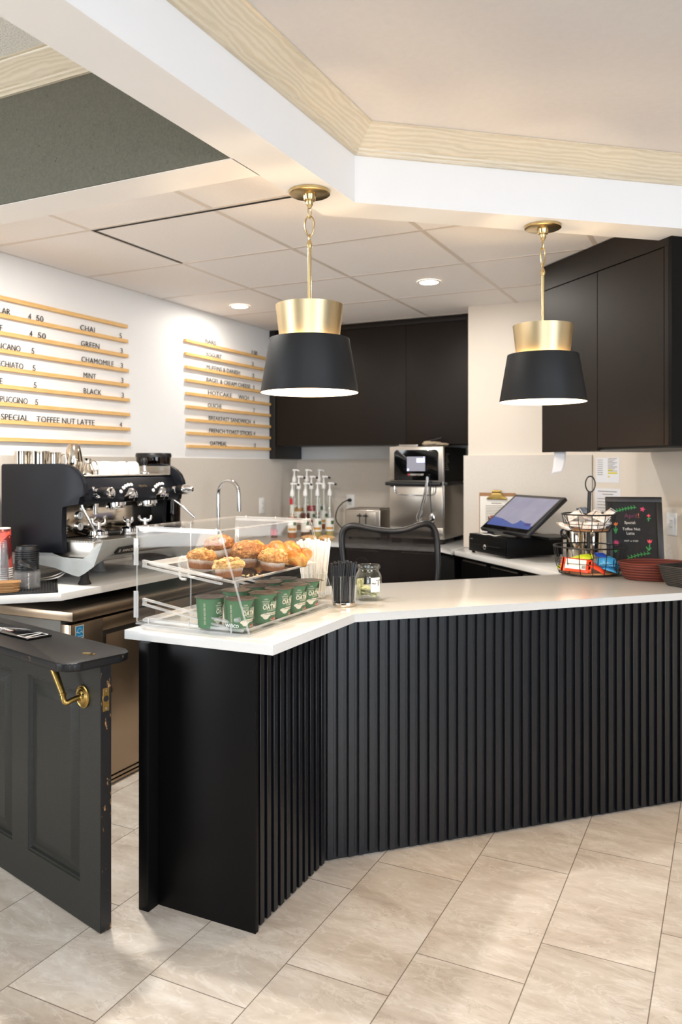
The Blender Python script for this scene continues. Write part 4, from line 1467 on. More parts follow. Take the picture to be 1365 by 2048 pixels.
# ------------------------------------------------------------------ pastry case
pc = thing('pastry_case', 'clear acrylic pastry display case on the bar worktop', 'display case', (-1.66, 2.535, ZT), room=True)
CU0, CU1, CUT = -1.900, -1.428, -1.545       # back, front foot, front of the top
CV0, CV1 = 2.216, 2.850
CZ0, CZ1 = ZT + 0.0005, 1.281
th = 0.0055
MX = lambda v: basis((0, v, 0), (1, 0, 0), (0, 0, 1), (0, -1, 0))
side = [(CU0, CZ0 + 0.006), (CU1 - 0.004, CZ0 + 0.006), (CUT - 0.003, CZ1), (CU0, CZ1)]
for v in (CV0 + th, CV1):
    mb = MB(); mb.prism(side, 0.0, th, 'acrylic', MX(v), 0.0, 'acrylic_edge')
    mb.build('side_panel', 'acrylic', pc)
mb = MB(); mb.prism([(CU0 - 0.004, CV0 - 0.002), (CUT + 0.004, CV0 - 0.002), (CUT + 0.004, CV1 + 0.002), (CU0 - 0.004, CV1 + 0.002)], CZ1, CZ1 + 0.006, 'acrylic', None, 0.0, 'acrylic_edge')
mb.build('top_panel', 'acrylic', pc)
mb = MB(); mb.prism([(CU0 - 0.004, CV0 - 0.002), (CU1 + 0.004, CV0 - 0.002), (CU1 + 0.004, CV1 + 0.002), (CU0 - 0.004, CV1 + 0.002)], CZ0, CZ0 + 0.0055, 'acrylic', None, 0.0, 'acrylic_edge')
mb.build('bottom_panel', 'acrylic', pc)
fd = Vector((CUT - CU1, 0, CZ1 - CZ0 - 0.006)); fl = fd.length; fd.normalize()
fnrm = Vector((fd.z, 0, -fd.x))
Mf = basis((CU1, CV0, CZ0 + 0.006), fd, (0, 1, 0), -fnrm)
mb = MB(); mb.prism([(0, 0), (fl, 0), (fl, CV1 - CV0), (0, CV1 - CV0)], -0.005, 0.0, 'acrylic', Mf, 0.0, 'acrylic_edge')
mb.build('front_panel', 'acrylic', pc)
for a, b in ((CV0 + 0.002, 2.531), (2.535, CV1 - 0.002)):
    mb = MB(); mb.prism([(a, CZ0 + 0.008), (b, CZ0 + 0.008), (b, CZ1 - 0.002), (a, CZ1 - 0.002)], 0.0, 0.004, 'acrylic', basis((CU0 - 0.0045, 0, 0), (0, 1, 0), (0, 0, 1), (1, 0, 0)), 0.0, 'acrylic_edge')
    d_ = mb.build('door', 'acrylic', pc)
    vh = 2.505 if a < 2.4 else 2.562
    mb = MB(); mb.tube([(CU0 - 0.005, vh, 1.145), (CU0 - 0.030, vh, 1.145), (CU0 - 0.034, vh, 1.13), (CU0 - 0.034, vh, 1.075), (CU0 - 0.030, vh, 1.06), (CU0 - 0.005, vh, 1.06)], 0.0055, None, 10, False, 1)
    mb.build('handle', 'white_plastic', d_)
for v in (CV0 - 0.004, CV1 + 0.004):
    for z0, z1 in ((1.148, 1.243), (0.962, 1.056)):
        mb = MB(); mb.box(CU0 - 0.010, CU0 + 0.010, v - 0.0018, v + 0.0018, z0, z1, None, 0.0006, 1); mb.cyl((CU0 - 0.006, v, z0), (CU0 - 0.006, v, z1), 0.0045, None, None, 12)
        mb.build('hinge', 'acrylic_edge', pc)
# sloping runners, in pairs, on both sides
for v0_, v1_ in ((CV0 + th + 0.0005, CV0 + th + 0.0125), (CV1 - th - 0.0125, CV1 - th - 0.0005)):
    for (za, zb) in ((1.160, 1.118), (1.024, 0.972)):
        mb = MB()
        for off in (0.0, -0.019):
            a = Vector((CU0 + 0.018, 0, za + off)); b = Vector((-1.545 + (0.03 if zb < 1 else 0.0), 0, zb + off))
            dd = (b - a); ln = dd.length; dd.normalize()
            Mr = basis((a.x, v0_, a.z), dd, (0, 1, 0), dd.cross(Vector((0, 1, 0))))
            mb.box(0, ln, 0, v1_ - v0_, 0, 0.0065, None, 0, 1, Mr)
        mb.box(CU0 + 0.020, CU0 + 0.030, v0_, v1_, za - 0.020, za + 0.004)
        mb.build('runner', 'acrylic_edge', pc)
# clear screws through the sheets and the stubs on the front
for k in range(3):
    u = CU0 + 0.05 + k * 0.155
    for v in (CV0 + 0.002, CV1 - 0.002):
        mb = MB(); mb.cyl((u - 0.01 * k, v, CZ1 - 0.012), (u - 0.01 * k, v, CZ1 + 0.009), 0.0032, None, None, 10); mb.build('screw', 'acrylic_edge', pc)
        mb = MB(); mb.cyl((u + 0.02 * k, v, CZ0 + 0.004), (u + 0.02 * k, v, CZ0 + 0.026), 0.0032, None, None, 10); mb.build('screw', 'acrylic_edge', pc)
for v in (CV0 + 0.012, CV1 - 0.012):
    for uu, zz in ((CUT + 0.006, 1.247), (-1.478, 0.985)):
        mb = MB(); mb.cyl((uu - 0.012, v, zz), (uu + 0.006, v, zz + 0.003), 0.0085, None, None, 18); mb.build('screw', 'acrylic_edge', pc)
for u_, z_ in ((CU0 + 0.006, CZ1 - 0.012), (CU0 + 0.02, CZ0 + 0.010)):
    mb = MB(); mb.box(u_, (CUT - 0.02) if z_ > 1.1 else CU1 - 0.03, CV0 + th + 0.0003, CV0 + th + 0.012, z_, z_ + 0.010, None, 0.001, 1); mb.box(u_, (CUT - 0.02) if z_ > 1.1 else CU1 - 0.03, CV1 - th - 0.012, CV1 - th - 0.0003, z_, z_ + 0.010, None, 0.001, 1)
    mb.build('edge_strip', 'acrylic_edge', pc)
mb = MB(); mb.text('winco', 0.024, basis((-1.522, CV0 - 0.0004, 0.962), (1, 0, 0), (0, 0, 1), (0, -1, 0)), None, 'LEFT', 0.0002, spacing=0.92)
mb.build('lettering', 'sign_white', pc)

# trays: the upper one slopes toward the front
TS = 0.121                                   # slope of the upper tray (rise per metre backwards)
def tray_z(u):
    return 1.099 + TS * (-1.500 - u)
def tray(name, label, zf, slope, u0, u1, v0, v1):
    mb = MB()
    def ring(ins, dz):
        return [(x, y, zf + slope * (u1 - x) + dz) for x, y in ((u0 + ins, v0 + ins), (u1 - ins, v0 + ins), (u1 - ins, v1 - ins), (u0 + ins, v1 - ins))]
    mb.loft([ring(0.030, 0.0), ring(0.012, 0.002), ring(0.004, 0.012), ring(0.0, 0.0125), ring(0.003, 0.0145), ring(0.013, 0.0045), ring(0.030, 0.0025)], 'acrylic_edge', True, False)
    a = ring(0.030, 0.0); b = ring(0.030, 0.0025)
    mb.quad(*a, m='acrylic'); mb.quad(*b, m='acrylic')
    return one(name, mb, 'acrylic', label, 'tray')
tray('display_tray', 'clear sloping upper tray of the display case under the muffins', tray_z(-1.500), TS, -1.876, -1.500, CV0 + 0.020, CV1 - 0.020)
tray('display_tray', 'clear lower tray of the display case under the oatmeal cups', 0.9445, 0.0, -1.885, -1.440, CV0 + 0.020, CV1 - 0.020)

# ------------------------------------------------------------------ muffins
def crumb(name, dark, mid, light, sc=55.0, bump=0.9):
    t = NT(name)
    v = t.coord()
    a = t.noise(v, sc, 5, 0.65)
    b = t.noise(v, sc * 3.2, 4, 0.7)
    f = t.math('ADD', t.math('MULTIPLY', a, 0.6), t.math('MULTIPLY', b, 0.4))
    t.set(t.ramp(f, [(0.36, srgb(*dark)), (0.5, srgb(*mid)), (0.62, srgb(*light))]), 0.75)
    t.bump(f, bump, 0.008)
    return t.m
crumb('muffin_crumb', (140, 84, 40), (196, 138, 76), (232, 190, 128))
crumb('muffin_streusel', (150, 96, 48), (214, 166, 102), (244, 220, 170), 34.0, 1.0)
crumb('muffin_brown', (112, 64, 32), (160, 104, 58), (206, 156, 100), 60.0)
crumb('crumb_pale', (206, 164, 106), (228, 192, 138), (244, 220, 176), 60.0)
def case_paper():
    """fluted paper, translucent white over the brown cake below"""
    t = NT('muffin_case')
    tc = t.n('ShaderNodeTexCoord')
    sp = t.n('ShaderNodeSeparateXYZ'); t.l(tc.outputs['Object'], sp.inputs[0])
    k = t.ramp(t.math('ADD', sp.outputs[2], t.math('MULTIPLY', t.math('SUBTRACT', t.noise(t.coord(), 26, 3), 0.5), 0.022)), [(0.016, srgb(150, 98, 62)), (0.034, srgb(228, 216, 202))])
    t.set(k, 0.6)
    return t.m
case_paper()
def make_muffin(seed, mat, r=0.0555, h=0.046, lumps=14, dome_h=0.043):
    t = thing('muffin', '', 'muffin', group='muffins in the display case')
    n = 44
    mb = MB()
    rings = []
    for z, rr, fl_ in ((0.0, 0.040, 0.0), (0.001, 0.0405, 0.0010), (h * 0.5, 0.0445, 0.0016), (h, 0.0490, 0.0020), (h + 0.0005, 0.0480, 0.0020), (h * 0.6, 0.0440, 0.0014)):
        rings.append([((rr + (fl_ if i % 2 else -fl_)) * math.cos(2 * PI * i / (2 * n)), (rr + (fl_ if i % 2 else -fl_)) * math.sin(2 * PI * i / (2 * n)), z) for i in range(2 * n)])
    mb.loft(rings, None, True, False)
    f = mb.bm.faces.new([mb.bm.verts.new(p) for p in rings[0]]); f.smooth = True
    mb.sharp = math.radians(80)
    mb.build('paper_case', 'muffin_case', t)
    rng = random.Random(seed)
    mb = MB()
    def dome(p):
        z = p.z
        rr = math.hypot(p.x, p.y)
        if z < 0:
            z *= 0.55
        return Vector((p.x, p.y, z))
    mb.blob((0, 0, h + 0.004), r, r, dome_h, None, 5, 0.10, 7.0, seed, fn=dome)
    mb.build('cake', mat, t)
    mb = MB()
    for k in range(lumps):
        a = rng.uniform(0, 2 * PI); q = math.sqrt(rng.uniform(0.0, 0.75))
        x, y = r * q * math.cos(a), r * q * math.sin(a)
        z = h + 0.004 + (dome_h - 0.001) * math.sqrt(max(0.0, 1 - q * q))
        s = rng.uniform(0.005, 0.010)
        mb.blob((x, y, z), s, s, s * 0.6, None, 2, 0.5, 5, seed * 20 + k)
    mb.build('crumb_topping', 'muffin_streusel' if seed != 3 else 'muffin_brown', t)
    return t
muffs = [(2, 'muffin_streusel', -1.566, 2.304, 'streusel muffin at the front left corner of the upper tray', 26, 0.0585, 0.034, 0.030), (1, 'muffin_crumb', -1.712, 2.338, 'low muffin at the left of the upper tray, its paper half hidden by the runner', 14, 0.0540, 0.036, 0.032),
         (3, 'muffin_brown', -1.775, 2.555, 'brown muffin at the back of the upper tray, behind the two left ones', 6, 0.060, 0.050, 0.042), (4, 'muffin_brown', -1.648, 2.540, 'largest brown muffin in the middle of the upper tray', 8, 0.060, 0.046, 0.043), (5, 'muffin_crumb', -1.545, 2.555, 'crumb topped muffin at the front of the tray beside the pastries', 20, 0.058, 0.040, 0.036)]
for sd, mt_, u, v, lab, lm, mr_, mh_, md_ in muffs:
    m_ = make_muffin(sd, mt_, mr_, mh_, lm, md_)
    m_.location = (u, v, tray_z(u) + 0.0075)
    m_.rotation_euler = (0, 0.10, sd * 1.3)
    m_['label'] = lab
mb = MB()
rng = random.Random(4)
for k in range(16):
    u, v = -1.535 + rng.uniform(-0.035, 0.03), 2.405 + rng.uniform(-0.03, 0.04)
    s = rng.uniform(0.002, 0.006)
    mb.blob((u, v, tray_z(u) + 0.0035 + s * 0.5), s, s, s * 0.6, None, 2, 0.4, 5, k)
o = mb.build('muffin_crumbs', 'crumb_pale'); tag(o, 'loose muffin crumbs on the upper tray', 'crumbs', None, 'stuff')

# ------------------------------------------------------------------ danish pastries
def pastry_mat():
    t = NT('pastry_golden')
    v = t.coord()
    a = t.noise(v, 24, 4, 0.6, 1.0)
    t.set(t.ramp(a, [(0.32, srgb(150, 76, 22)), (0.48, srgb(206, 124, 44)), (0.66, srgb(238, 186, 104))]), 0.34)
    w = t.noise(t.coord((60, 8, 60)), 3, 3)
    t.bump(w, 0.6, 0.004)
    return t.m
pastry_mat()
def make_pastry(seed, L=0.150, R=0.036):
    t = thing('danish_pastry', '', 'pastry', group='danish pastries in the display case')
    for s in (-1, 1):                         # two plaited strands
        pts, rad = [], []
        for k in range(15):
            q = k / 14
            pts.append((L * (q - 0.5), s * 0.018 * math.cos(q * PI * 2.5), R * 0.72 + s * 0.010 * math.sin(q * PI * 2.5)))
            rad.append(R * (0.34 + 0.50 * math.sin(PI * min(1, max(0, q * 0.92 + 0.04)))))
        mb = MB(); mb.tube(pts, rad, None, 18, False, 1)
        from mathutils import noise
        for v in mb.bm.verts:
            k = noise.noise(v.co * 45 + Vector((seed, s, 0))) * 0.005
            v.co += v.co.normalized() * k
            v.co.z = max(v.co.z, 0.002)
        mb.build('strand', 'pastry_golden', t)
    mb = MB(); mb.blob((0, 0, 0.016), L * 0.44, 0.036, 0.0155, None, 4, 0.15, 6, seed)
    mb.build('crust', 'pastry_golden', t)
    return t
ps = make_pastry(3)
for i, (u, v, a, sc, lab) in enumerate([(-1.590, 2.738, -0.10, 1.28, 'golden danish pastry at the front right of the upper tray, beside the crumb topped muffin'), (-1.735, 2.672, 0.5, 0.9, 'golden danish pastry behind the front one, resting against the largest muffin'),
                                        (-1.760, 2.765, 0.1, 0.9, 'golden danish pastry at the back right corner of the upper tray')]):
    o = place(ps, i == 0, (u, v, tray_z(u) + 0.0035), a, lab)
    o.rotation_euler = (0, 0.11, a)
    o.scale = (sc, sc, sc * 1.1)

# ------------------------------------------------------------------ oatmeal cups
plain('oat_green', (76, 116, 80), 0.5, vary=0.04)
plain('oat_foil', (74, 64, 56), 0.38, vary=0.12, nscale=60, bump=0.25)
plain('oat_cream', (232, 222, 200), 0.5, vary=0.02)
plain('oat_red', (176, 60, 54), 0.5, vary=0.02)
plain('oat_badge', (44, 44, 42), 0.5, vary=0.02)
def make_oat():
    t = thing('oatmeal_cup', '', 'oatmeal cup', group='oatmeal cups on the lower tray')
    r0, r1, H_ = 0.0405, 0.0475, 0.100
    R_ = lambda z: r0 + (r1 - r0) * z / H_
    mb = MB(); mb.lathe([(0.0, 0.0), (r0 - 0.002, 0.0), (r0, 0.002), (r1, H_), (r1 + 0.002, H_ + 0.001), (r1 + 0.002, H_ + 0.003), (0.0, H_ + 0.003)], None, 48)
    b_ = mb.build('cup', 'oat_green', t)
    mb = MB()
    ring = []
    for i in range(48):
        a = 2 * PI * i / 48
        rr = r1 + 0.0055 + 0.0012 * math.sin(a * 7)
        d = abs((a - 0.85 + PI) % (2 * PI) - PI)
        rr += 0.016 * max(0, 1 - (d / 0.22) ** 2)
        ring.append((rr * math.cos(a), rr * math.sin(a), H_ + 0.0045 + 0.0008 * math.sin(a * 5) - (0.004 if d < 0.2 else 0)))
    inner = [(x * 0.86, y * 0.86, H_ + 0.0055) for x, y, z in ring]
    low = [(x, y, z - 0.0008) for x, y, z in ring]
    mid = [(x * 0.6, y * 0.6, H_ + 0.0042 + 0.0012 * math.sin(i * 0.9)) for i, (x, y, z) in enumerate(ring)]
    mb.loft([low, ring, inner, mid], None, True, False)
    c0 = mb.bm.verts.new((0, 0, H_ + 0.0046))
    mb.bm.verts.ensure_lookup_table()
    mv = [mb.bm.verts[144 + i] for i in range(48)]
    mb._fin([mb.bm.faces.new((mv[i], mv[(i + 1) % 48], c0)) for i in range(48)], None)
    mb.build('foil_lid', 'oat_foil', t)
    def wrap(a0, z0, off=0.0005):
        def f(p):
            z = z0 + p.y
            rr = R_(z) + off + p.z
            a = a0 + p.x / R_(z)
            return Vector((rr * math.cos(a), rr * math.sin(a), z))
        return f
    def band(a0, a1, z0, z1, mat, name='print', off=0.0006, wav=0.0):
        mb = MB()
        n = 14
        lo = []; hi = []
        for k in range(n + 1):
            a = a0 + (a1 - a0) * k / n
            w = wav * math.sin(k * 1.3)
            lo.append(((R_(z0) + off) * math.cos(a), (R_(z0) + off) * math.sin(a), z0 + w)); hi.append(((R_(z1) + off) * math.cos(a), (R_(z1) + off) * math.sin(a), z1 + w))
        mb.loft([lo, hi], None, False, False)
        return mb.build(name, mat, b_)
    mb = MB(); mb.text('OATMEAL', 0.0235, None, None, 'CENTER', 0.0002, bend=wrap(0.05, 0.051), spacing=1.05, fit=0.082, bold=0.0007); mb.build('lettering', 'oat_cream', b_)
    mb = MB(); mb.text('POWER CUP', 0.0075, None, None, 'CENTER', 0.0001, bend=wrap(0.0, 0.044)); mb.build('lettering', 'oat_cream', b_)
    band(-0.55, 0.75, 0.029, 0.039, 'oat_cream')
    mb = MB(); mb.text('MAPLE & BROWN SUGAR', 0.0062, None, None, 'CENTER', 0.0001, bend=wrap(0.10, 0.0318, 0.0009)); mb.build('lettering', 'oat_badge', b_)
    band(-0.10, 0.85, 0.008, 0.0195, 'oat_red')
    mb = MB(); mb.text('14g PROTEIN', 0.0085, None, None, 'CENTER', 0.0001, bend=wrap(0.36, 0.0105, 0.0009)); mb.build('lettering', 'oat_cream', b_)
    mb = MB()
    pts = [(-0.028, 0.0), (0.022, 0.0), (0.024, 0.012), (0.018, 0.016), (0.014, 0.026), (0.004, 0.030), (-0.004, 0.026), (-0.012, 0.018), (-0.024, 0.012)]
    w_ = wrap(0.22, 0.066, 0.0007)
    cen = mb.bm.verts.new(w_(Vector((0, 0.012, 0)))); vv = [mb.bm.verts.new(w_(Vector((x, y, 0)))) for x, y in pts]
    for i in range(len(vv)):
        mb.bm.faces.new((cen, vv[i], vv[(i + 1) % len(vv)]))
    mb.build('badge', 'oat_badge', b_)
    mb = MB(); mb.text('KODIAK', 0.0095, None, None, 'CENTER', 0.0001, bend=wrap(0.20, 0.0690, 0.0012)); mb.build('lettering', 'oat_cream', b_)
    # bowl picture and the small facts column
    mb = MB()
    w_ = wrap(-0.62, 0.030, 0.0008)
    for rx, ry, oy in ((0.018, 0.007, 0.0), (0.011, 0.010, -0.004)):
        cen = mb.bm.verts.new(w_(Vector((0, oy, 0)))); vv = [mb.bm.verts.new(w_(Vector((rx * math.cos(q * PI / 9), oy + ry * math.sin(q * PI / 9), 0)))) for q in range(18)]
        for i in range(18):
            mb.bm.faces.new((cen, vv[i], vv[(i + 1) % 18]))
    mb.build('bowl_picture', 'oat_cream', b_)
    for k, s_ in enumerate(('100%', 'WHOLE', 'GRAIN')):
        mb = MB(); mb.text(s_, 0.0075, None, None, 'CENTER', 0.0001, bend=wrap(-0.62, 0.084 - 0.008 * k)); mb.build('lettering', 'oat_cream', b_)
    for k in range(5):
        mb = MB()
        for q in range(3):
            mb.text('|||||||', 0.0040, None, None, 'CENTER', 0.0001, bend=wrap(-1.75, 0.085 - 0.015 * k - 0.0045 * q)); 
        mb.build('small_print', 'oat_cream', b_)
    return t
oat = make_oat()
front = [2.268, 2.410, 2.525, 2.634, 2.745]
olabs = ['front row oatmeal cup nearest the hinged end of the case', 'second oatmeal cup of the front row from the hinged end of the case', 'middle oatmeal cup of the front row', 'fourth oatmeal cup of the front row, next to the far end one', 'front row oatmeal cup at the far end, nearest the paper straws']
backl = ['oatmeal cup at the hinged end of the back row, only its side showing', 'second oatmeal cup of the back row, under the muffins', 'middle oatmeal cup of the back row, seen by its foil lid', 'fourth oatmeal cup of the back row, seen by its foil lid', 'back row oatmeal cup at the far end, seen by its foil lid']
for i in range(5):
    place(oat, i == 0, (-1.498 + 0.004 * (i % 2), front[i], 0.9472), [0.05, -0.18, 0.12, -0.05, -0.12][i], olabs[i])
for i in range(5):
    place(oat, False, (-1.612 - 0.003 * (i % 2), front[i] + 0.006 - 0.02 * (i == 0), 0.9472), [0.4, 0.1, -0.2, 0.2, 0.05][i], backl[i])

# ------------------------------------------------------------------ straws, stirrers, tip jar
sw = thing('straw_holder', 'clear cup of white wrapped straws behind the pastry case', 'straw holder', (-1.605, 3.000, ZT + 0.0003))
mb = MB(); mb.lathe([(0.0, 0.0), (0.054, 0.0), (0.057, 0.107), (0.055, 0.107), (0.052, 0.004), (0.0, 0.004)], None, 36); mb.build('cup', 'acrylic', sw)
mb = MB(); mb.lathe([(0.0575, 0.104), (0.0585, 0.106), (0.0575, 0.109), (0.056, 0.107)], None, 36, cap=(False, False)); mb.build('rim', 'acrylic_edge', sw)
plain('straw_white', (246, 244, 240), 0.6, vary=0.02)
mb = MB(); mb.box(-0.0042, 0.0042, -0.0030, 0.0030, 0.0, 0.245, None, 0.001, 1); st0 = mb.build('paper_straw', 'straw_white')
rng = random.Random(11)
spots = []
for q in range(40000):
    a = rng.uniform(0, 2 * PI); rr = 0.044 * math.sqrt(rng.uniform(0, 1))
    p = (rr * math.cos(a), rr * math.sin(a))
    if all((p[0] - s[0]) ** 2 + (p[1] - s[1]) ** 2 > 0.0000922 for s in spots):
        spots.append(p)
    if len(spots) >= 60:
        break
for k, (x, y) in enumerate(spots):
    o = st0 if k == 0 else st0.copy()
    if k:
        COL.objects.link(o)
    o.location = (-1.605 + x, 3.0 + y, ZT + 0.0047)
    tx, ty = x * 3.4, y * 3.4
    o.rotation_euler = (-ty * 0.9, tx * 0.9, rng.uniform(-0.6, 0.6))
    o.scale = (1, 1, 1 + rng.uniform(-0.06, 0.02))
    tag(o, 'white paper wrapped straw standing in the clear cup behind the pastry case', 'straw', 'white wrapped straws')

hx = thing('stirrer_holder', 'faceted clear box of black stirrers beside the tip jar', 'stirrer holder', (-1.405, 2.878, ZT + 0.0003), 0.62)
Mo = lambda r: [(r * math.cos(PI / 8 + k * PI / 4), r * math.sin(PI / 8 + k * PI / 4)) for k in range(8)]
mb = MB(); mb.prism(Mo(0.0485), 0.018, 0.0215, 'acrylic'); 
oo, ii = Mo(0.0485), Mo(0.0455)
mb.loft([[(x, y, 0.0215) for x, y in oo], [(x, y, 0.122) for x, y in oo]], 'acrylic', True); mb.loft([[(x, y, 0.0215) for x, y in ii], [(x, y, 0.122) for x, y in ii]], 'acrylic', True)
mb.build('box', 'acrylic', hx)
mb = MB(); mb.loft([[(x, y, 0.122) for x, y in oo], [(x, y, 0.1225) for x, y in ii]], None, True)
for x, y in oo:
    mb.cyl((x, y, 0.018), (x, y, 0.122), 0.0011, None, None, 6)
mb.build('rim', 'acrylic_edge', hx)
mb = MB(); mb.prism(Mo(0.0485), 0.0, 0.0178, None, None, 0.001); mb.build('base', 'mirror_steel', hx)
plain('stirrer_black', (18, 18, 20), 0.3, vary=0.1)
mb = MB()
mb.box(-0.0026, 0.0026, -0.0009, 0.0009, 0.0, 0.150, None, 0.0003, 1); mb.box(-0.0030, 0.0030, -0.0013, 0.0013, 0.146, 0.152, None, 0.0004, 1)
s0 = mb.build('coffee_stirrer', 'stirrer_black')
spots = []
for q in range(60000):
    a = rng.uniform(0, 2 * PI); rr = 0.040 * math.sqrt(rng.uniform(0, 1))
    p = (rr * math.cos(a), rr * math.sin(a))
    if all((p[0] - s[0]) ** 2 + (p[1] - s[1]) ** 2 > 0.000026 for s in spots):
        spots.append(p)
    if len(spots) >= 110:
        break
for k, (x, y) in enumerate(spots):
    o = s0 if k == 0 else s0.copy()
    if k:
        COL.objects.link(o)
    o.location = (-1.405 + x, 2.878 + y, ZT + 0.0224)
    o.rotation_euler = (-(y) * 2.6 + rng.uniform(-0.02, 0.02), x * 2.6 + rng.uniform(-0.02, 0.02), 0.62 + rng.uniform(-0.2, 0.2))
    o.scale = (1, 1, 1 + rng.uniform(-0.07, 0.03))
    tag(o, 'thin black stirrer standing in the faceted clear box beside the tip jar', 'stirrer', 'black stirrers')

tj = thing('tip_jar', 'round glass tip jar with banknotes and a white paper tag', 'jar', (-1.372, 3.050, ZT + 0.0003))
mb = MB(); mb.lathe([(0.0, 0.0), (0.046, 0.0), (0.053, 0.006), (0.0555, 0.025), (0.0565, 0.085), (0.054, 0.105), (0.047, 0.118), (0.0445, 0.124), (0.0445, 0.132), (0.0495, 0.134), (0.0505, 0.140), (0.0495, 0.146), (0.0460, 0.148), (0.0440, 0.145), (0.042, 0.132), (0.042, 0.124), (0.045, 0.116), (0.0515, 0.104), (0.0540, 0.085), (0.053, 0.025), (0.050, 0.012), (0.0, 0.010)], None, 48)
mb.build('glass_body', 'glass', tj)
mb = MB()
w0 = -0.62
for k in range(9):
    pass
n = 10
lo, hi = [], []
for k in range(n + 1):
    a = -0.98 + 0.78 * k / n
    lo.append((0.0572 * math.cos(a), 0.0572 * math.sin(a), 0.040)); hi.append((0.0574 * math.cos(a), 0.0574 * math.sin(a), 0.100))
mb.loft([lo, hi], None, False); tgp = mb.build('paper_tag', 'paper_white', tj)
def wrapj(p):
    a = -0.93 + p.x / 0.0576
    return Vector(((0.0580 + p.z) * math.cos(a), (0.0580 + p.z) * math.sin(a), 0.066 + p.y))
mb = MB(); mb.text('~T', 0.036, None, None, 'LEFT', 0.0001, bend=wrapj); mb.build('lettering', 'letter_black', tgp)
def bill_mat():
    t = NT('banknote')
    v = t.coord()
    a = t.noise(v, 60, 4, 0.6)
    t.set(t.ramp(a, [(0.38, srgb(128, 132, 96)), (0.5, srgb(176, 176, 134)), (0.62, srgb(206, 202, 164))]), 0.8)
    return t.m
bill_mat()
rng = random.Random(5)
for k in range(5):
    mb = MB()
    n = 12
    A_, B_ = [], []
    for q in range(n + 1):
        s = q / n
        x = -0.040 + 0.078 * s
        zz = [0.016 + 0.010 * math.sin(s * 3 + k), 0.024 + 0.008 * math.cos(s * 4), 0.030 + 0.006 * math.sin(s * 5 + 2), 0.036 + 0.01 * math.sin(3 * s + 1), 0.020][k]
        if k < 4:
            A_.append((x * 0.95, -0.026 + 0.004 * math.sin(s * 6 + k), zz + 0.012 * s * (k % 2))); B_.append((x * 0.95, 0.026 - 0.004 * math.sin(s * 4), zz + 0.010 + 0.012 * s * (k % 2)))
        else:
            a = 2.4 + 2.0 * s
            A_.append((0.0495 * math.cos(a), 0.0495 * math.sin(a), 0.018)); B_.append((0.0500 * math.cos(a), 0.0500 * math.sin(a), 0.086))
    mb.loft([A_, B_], None, False)
    o = mb.build('banknote', 'banknote')
    md = o.modifiers.new('thick', 'SOLIDIFY'); md.thickness = 0.0004
    o.location = (-1.372, 3.050, ZT + 0.0003)
    o.rotation_euler = (0, 0, [0.2, 0.9, -0.5, 0.4, 0.0][k])
    tag(o, ['lowest crumpled banknote in the tip jar', 'crumpled banknote second from the bottom of the tip jar', 'folded banknote in the middle of the tip jar heap', 'folded banknote on top of the heap in the tip jar', 'flat green banknote standing against the glass of the tip jar'][k], 'banknote', 'banknotes in the tip jar')
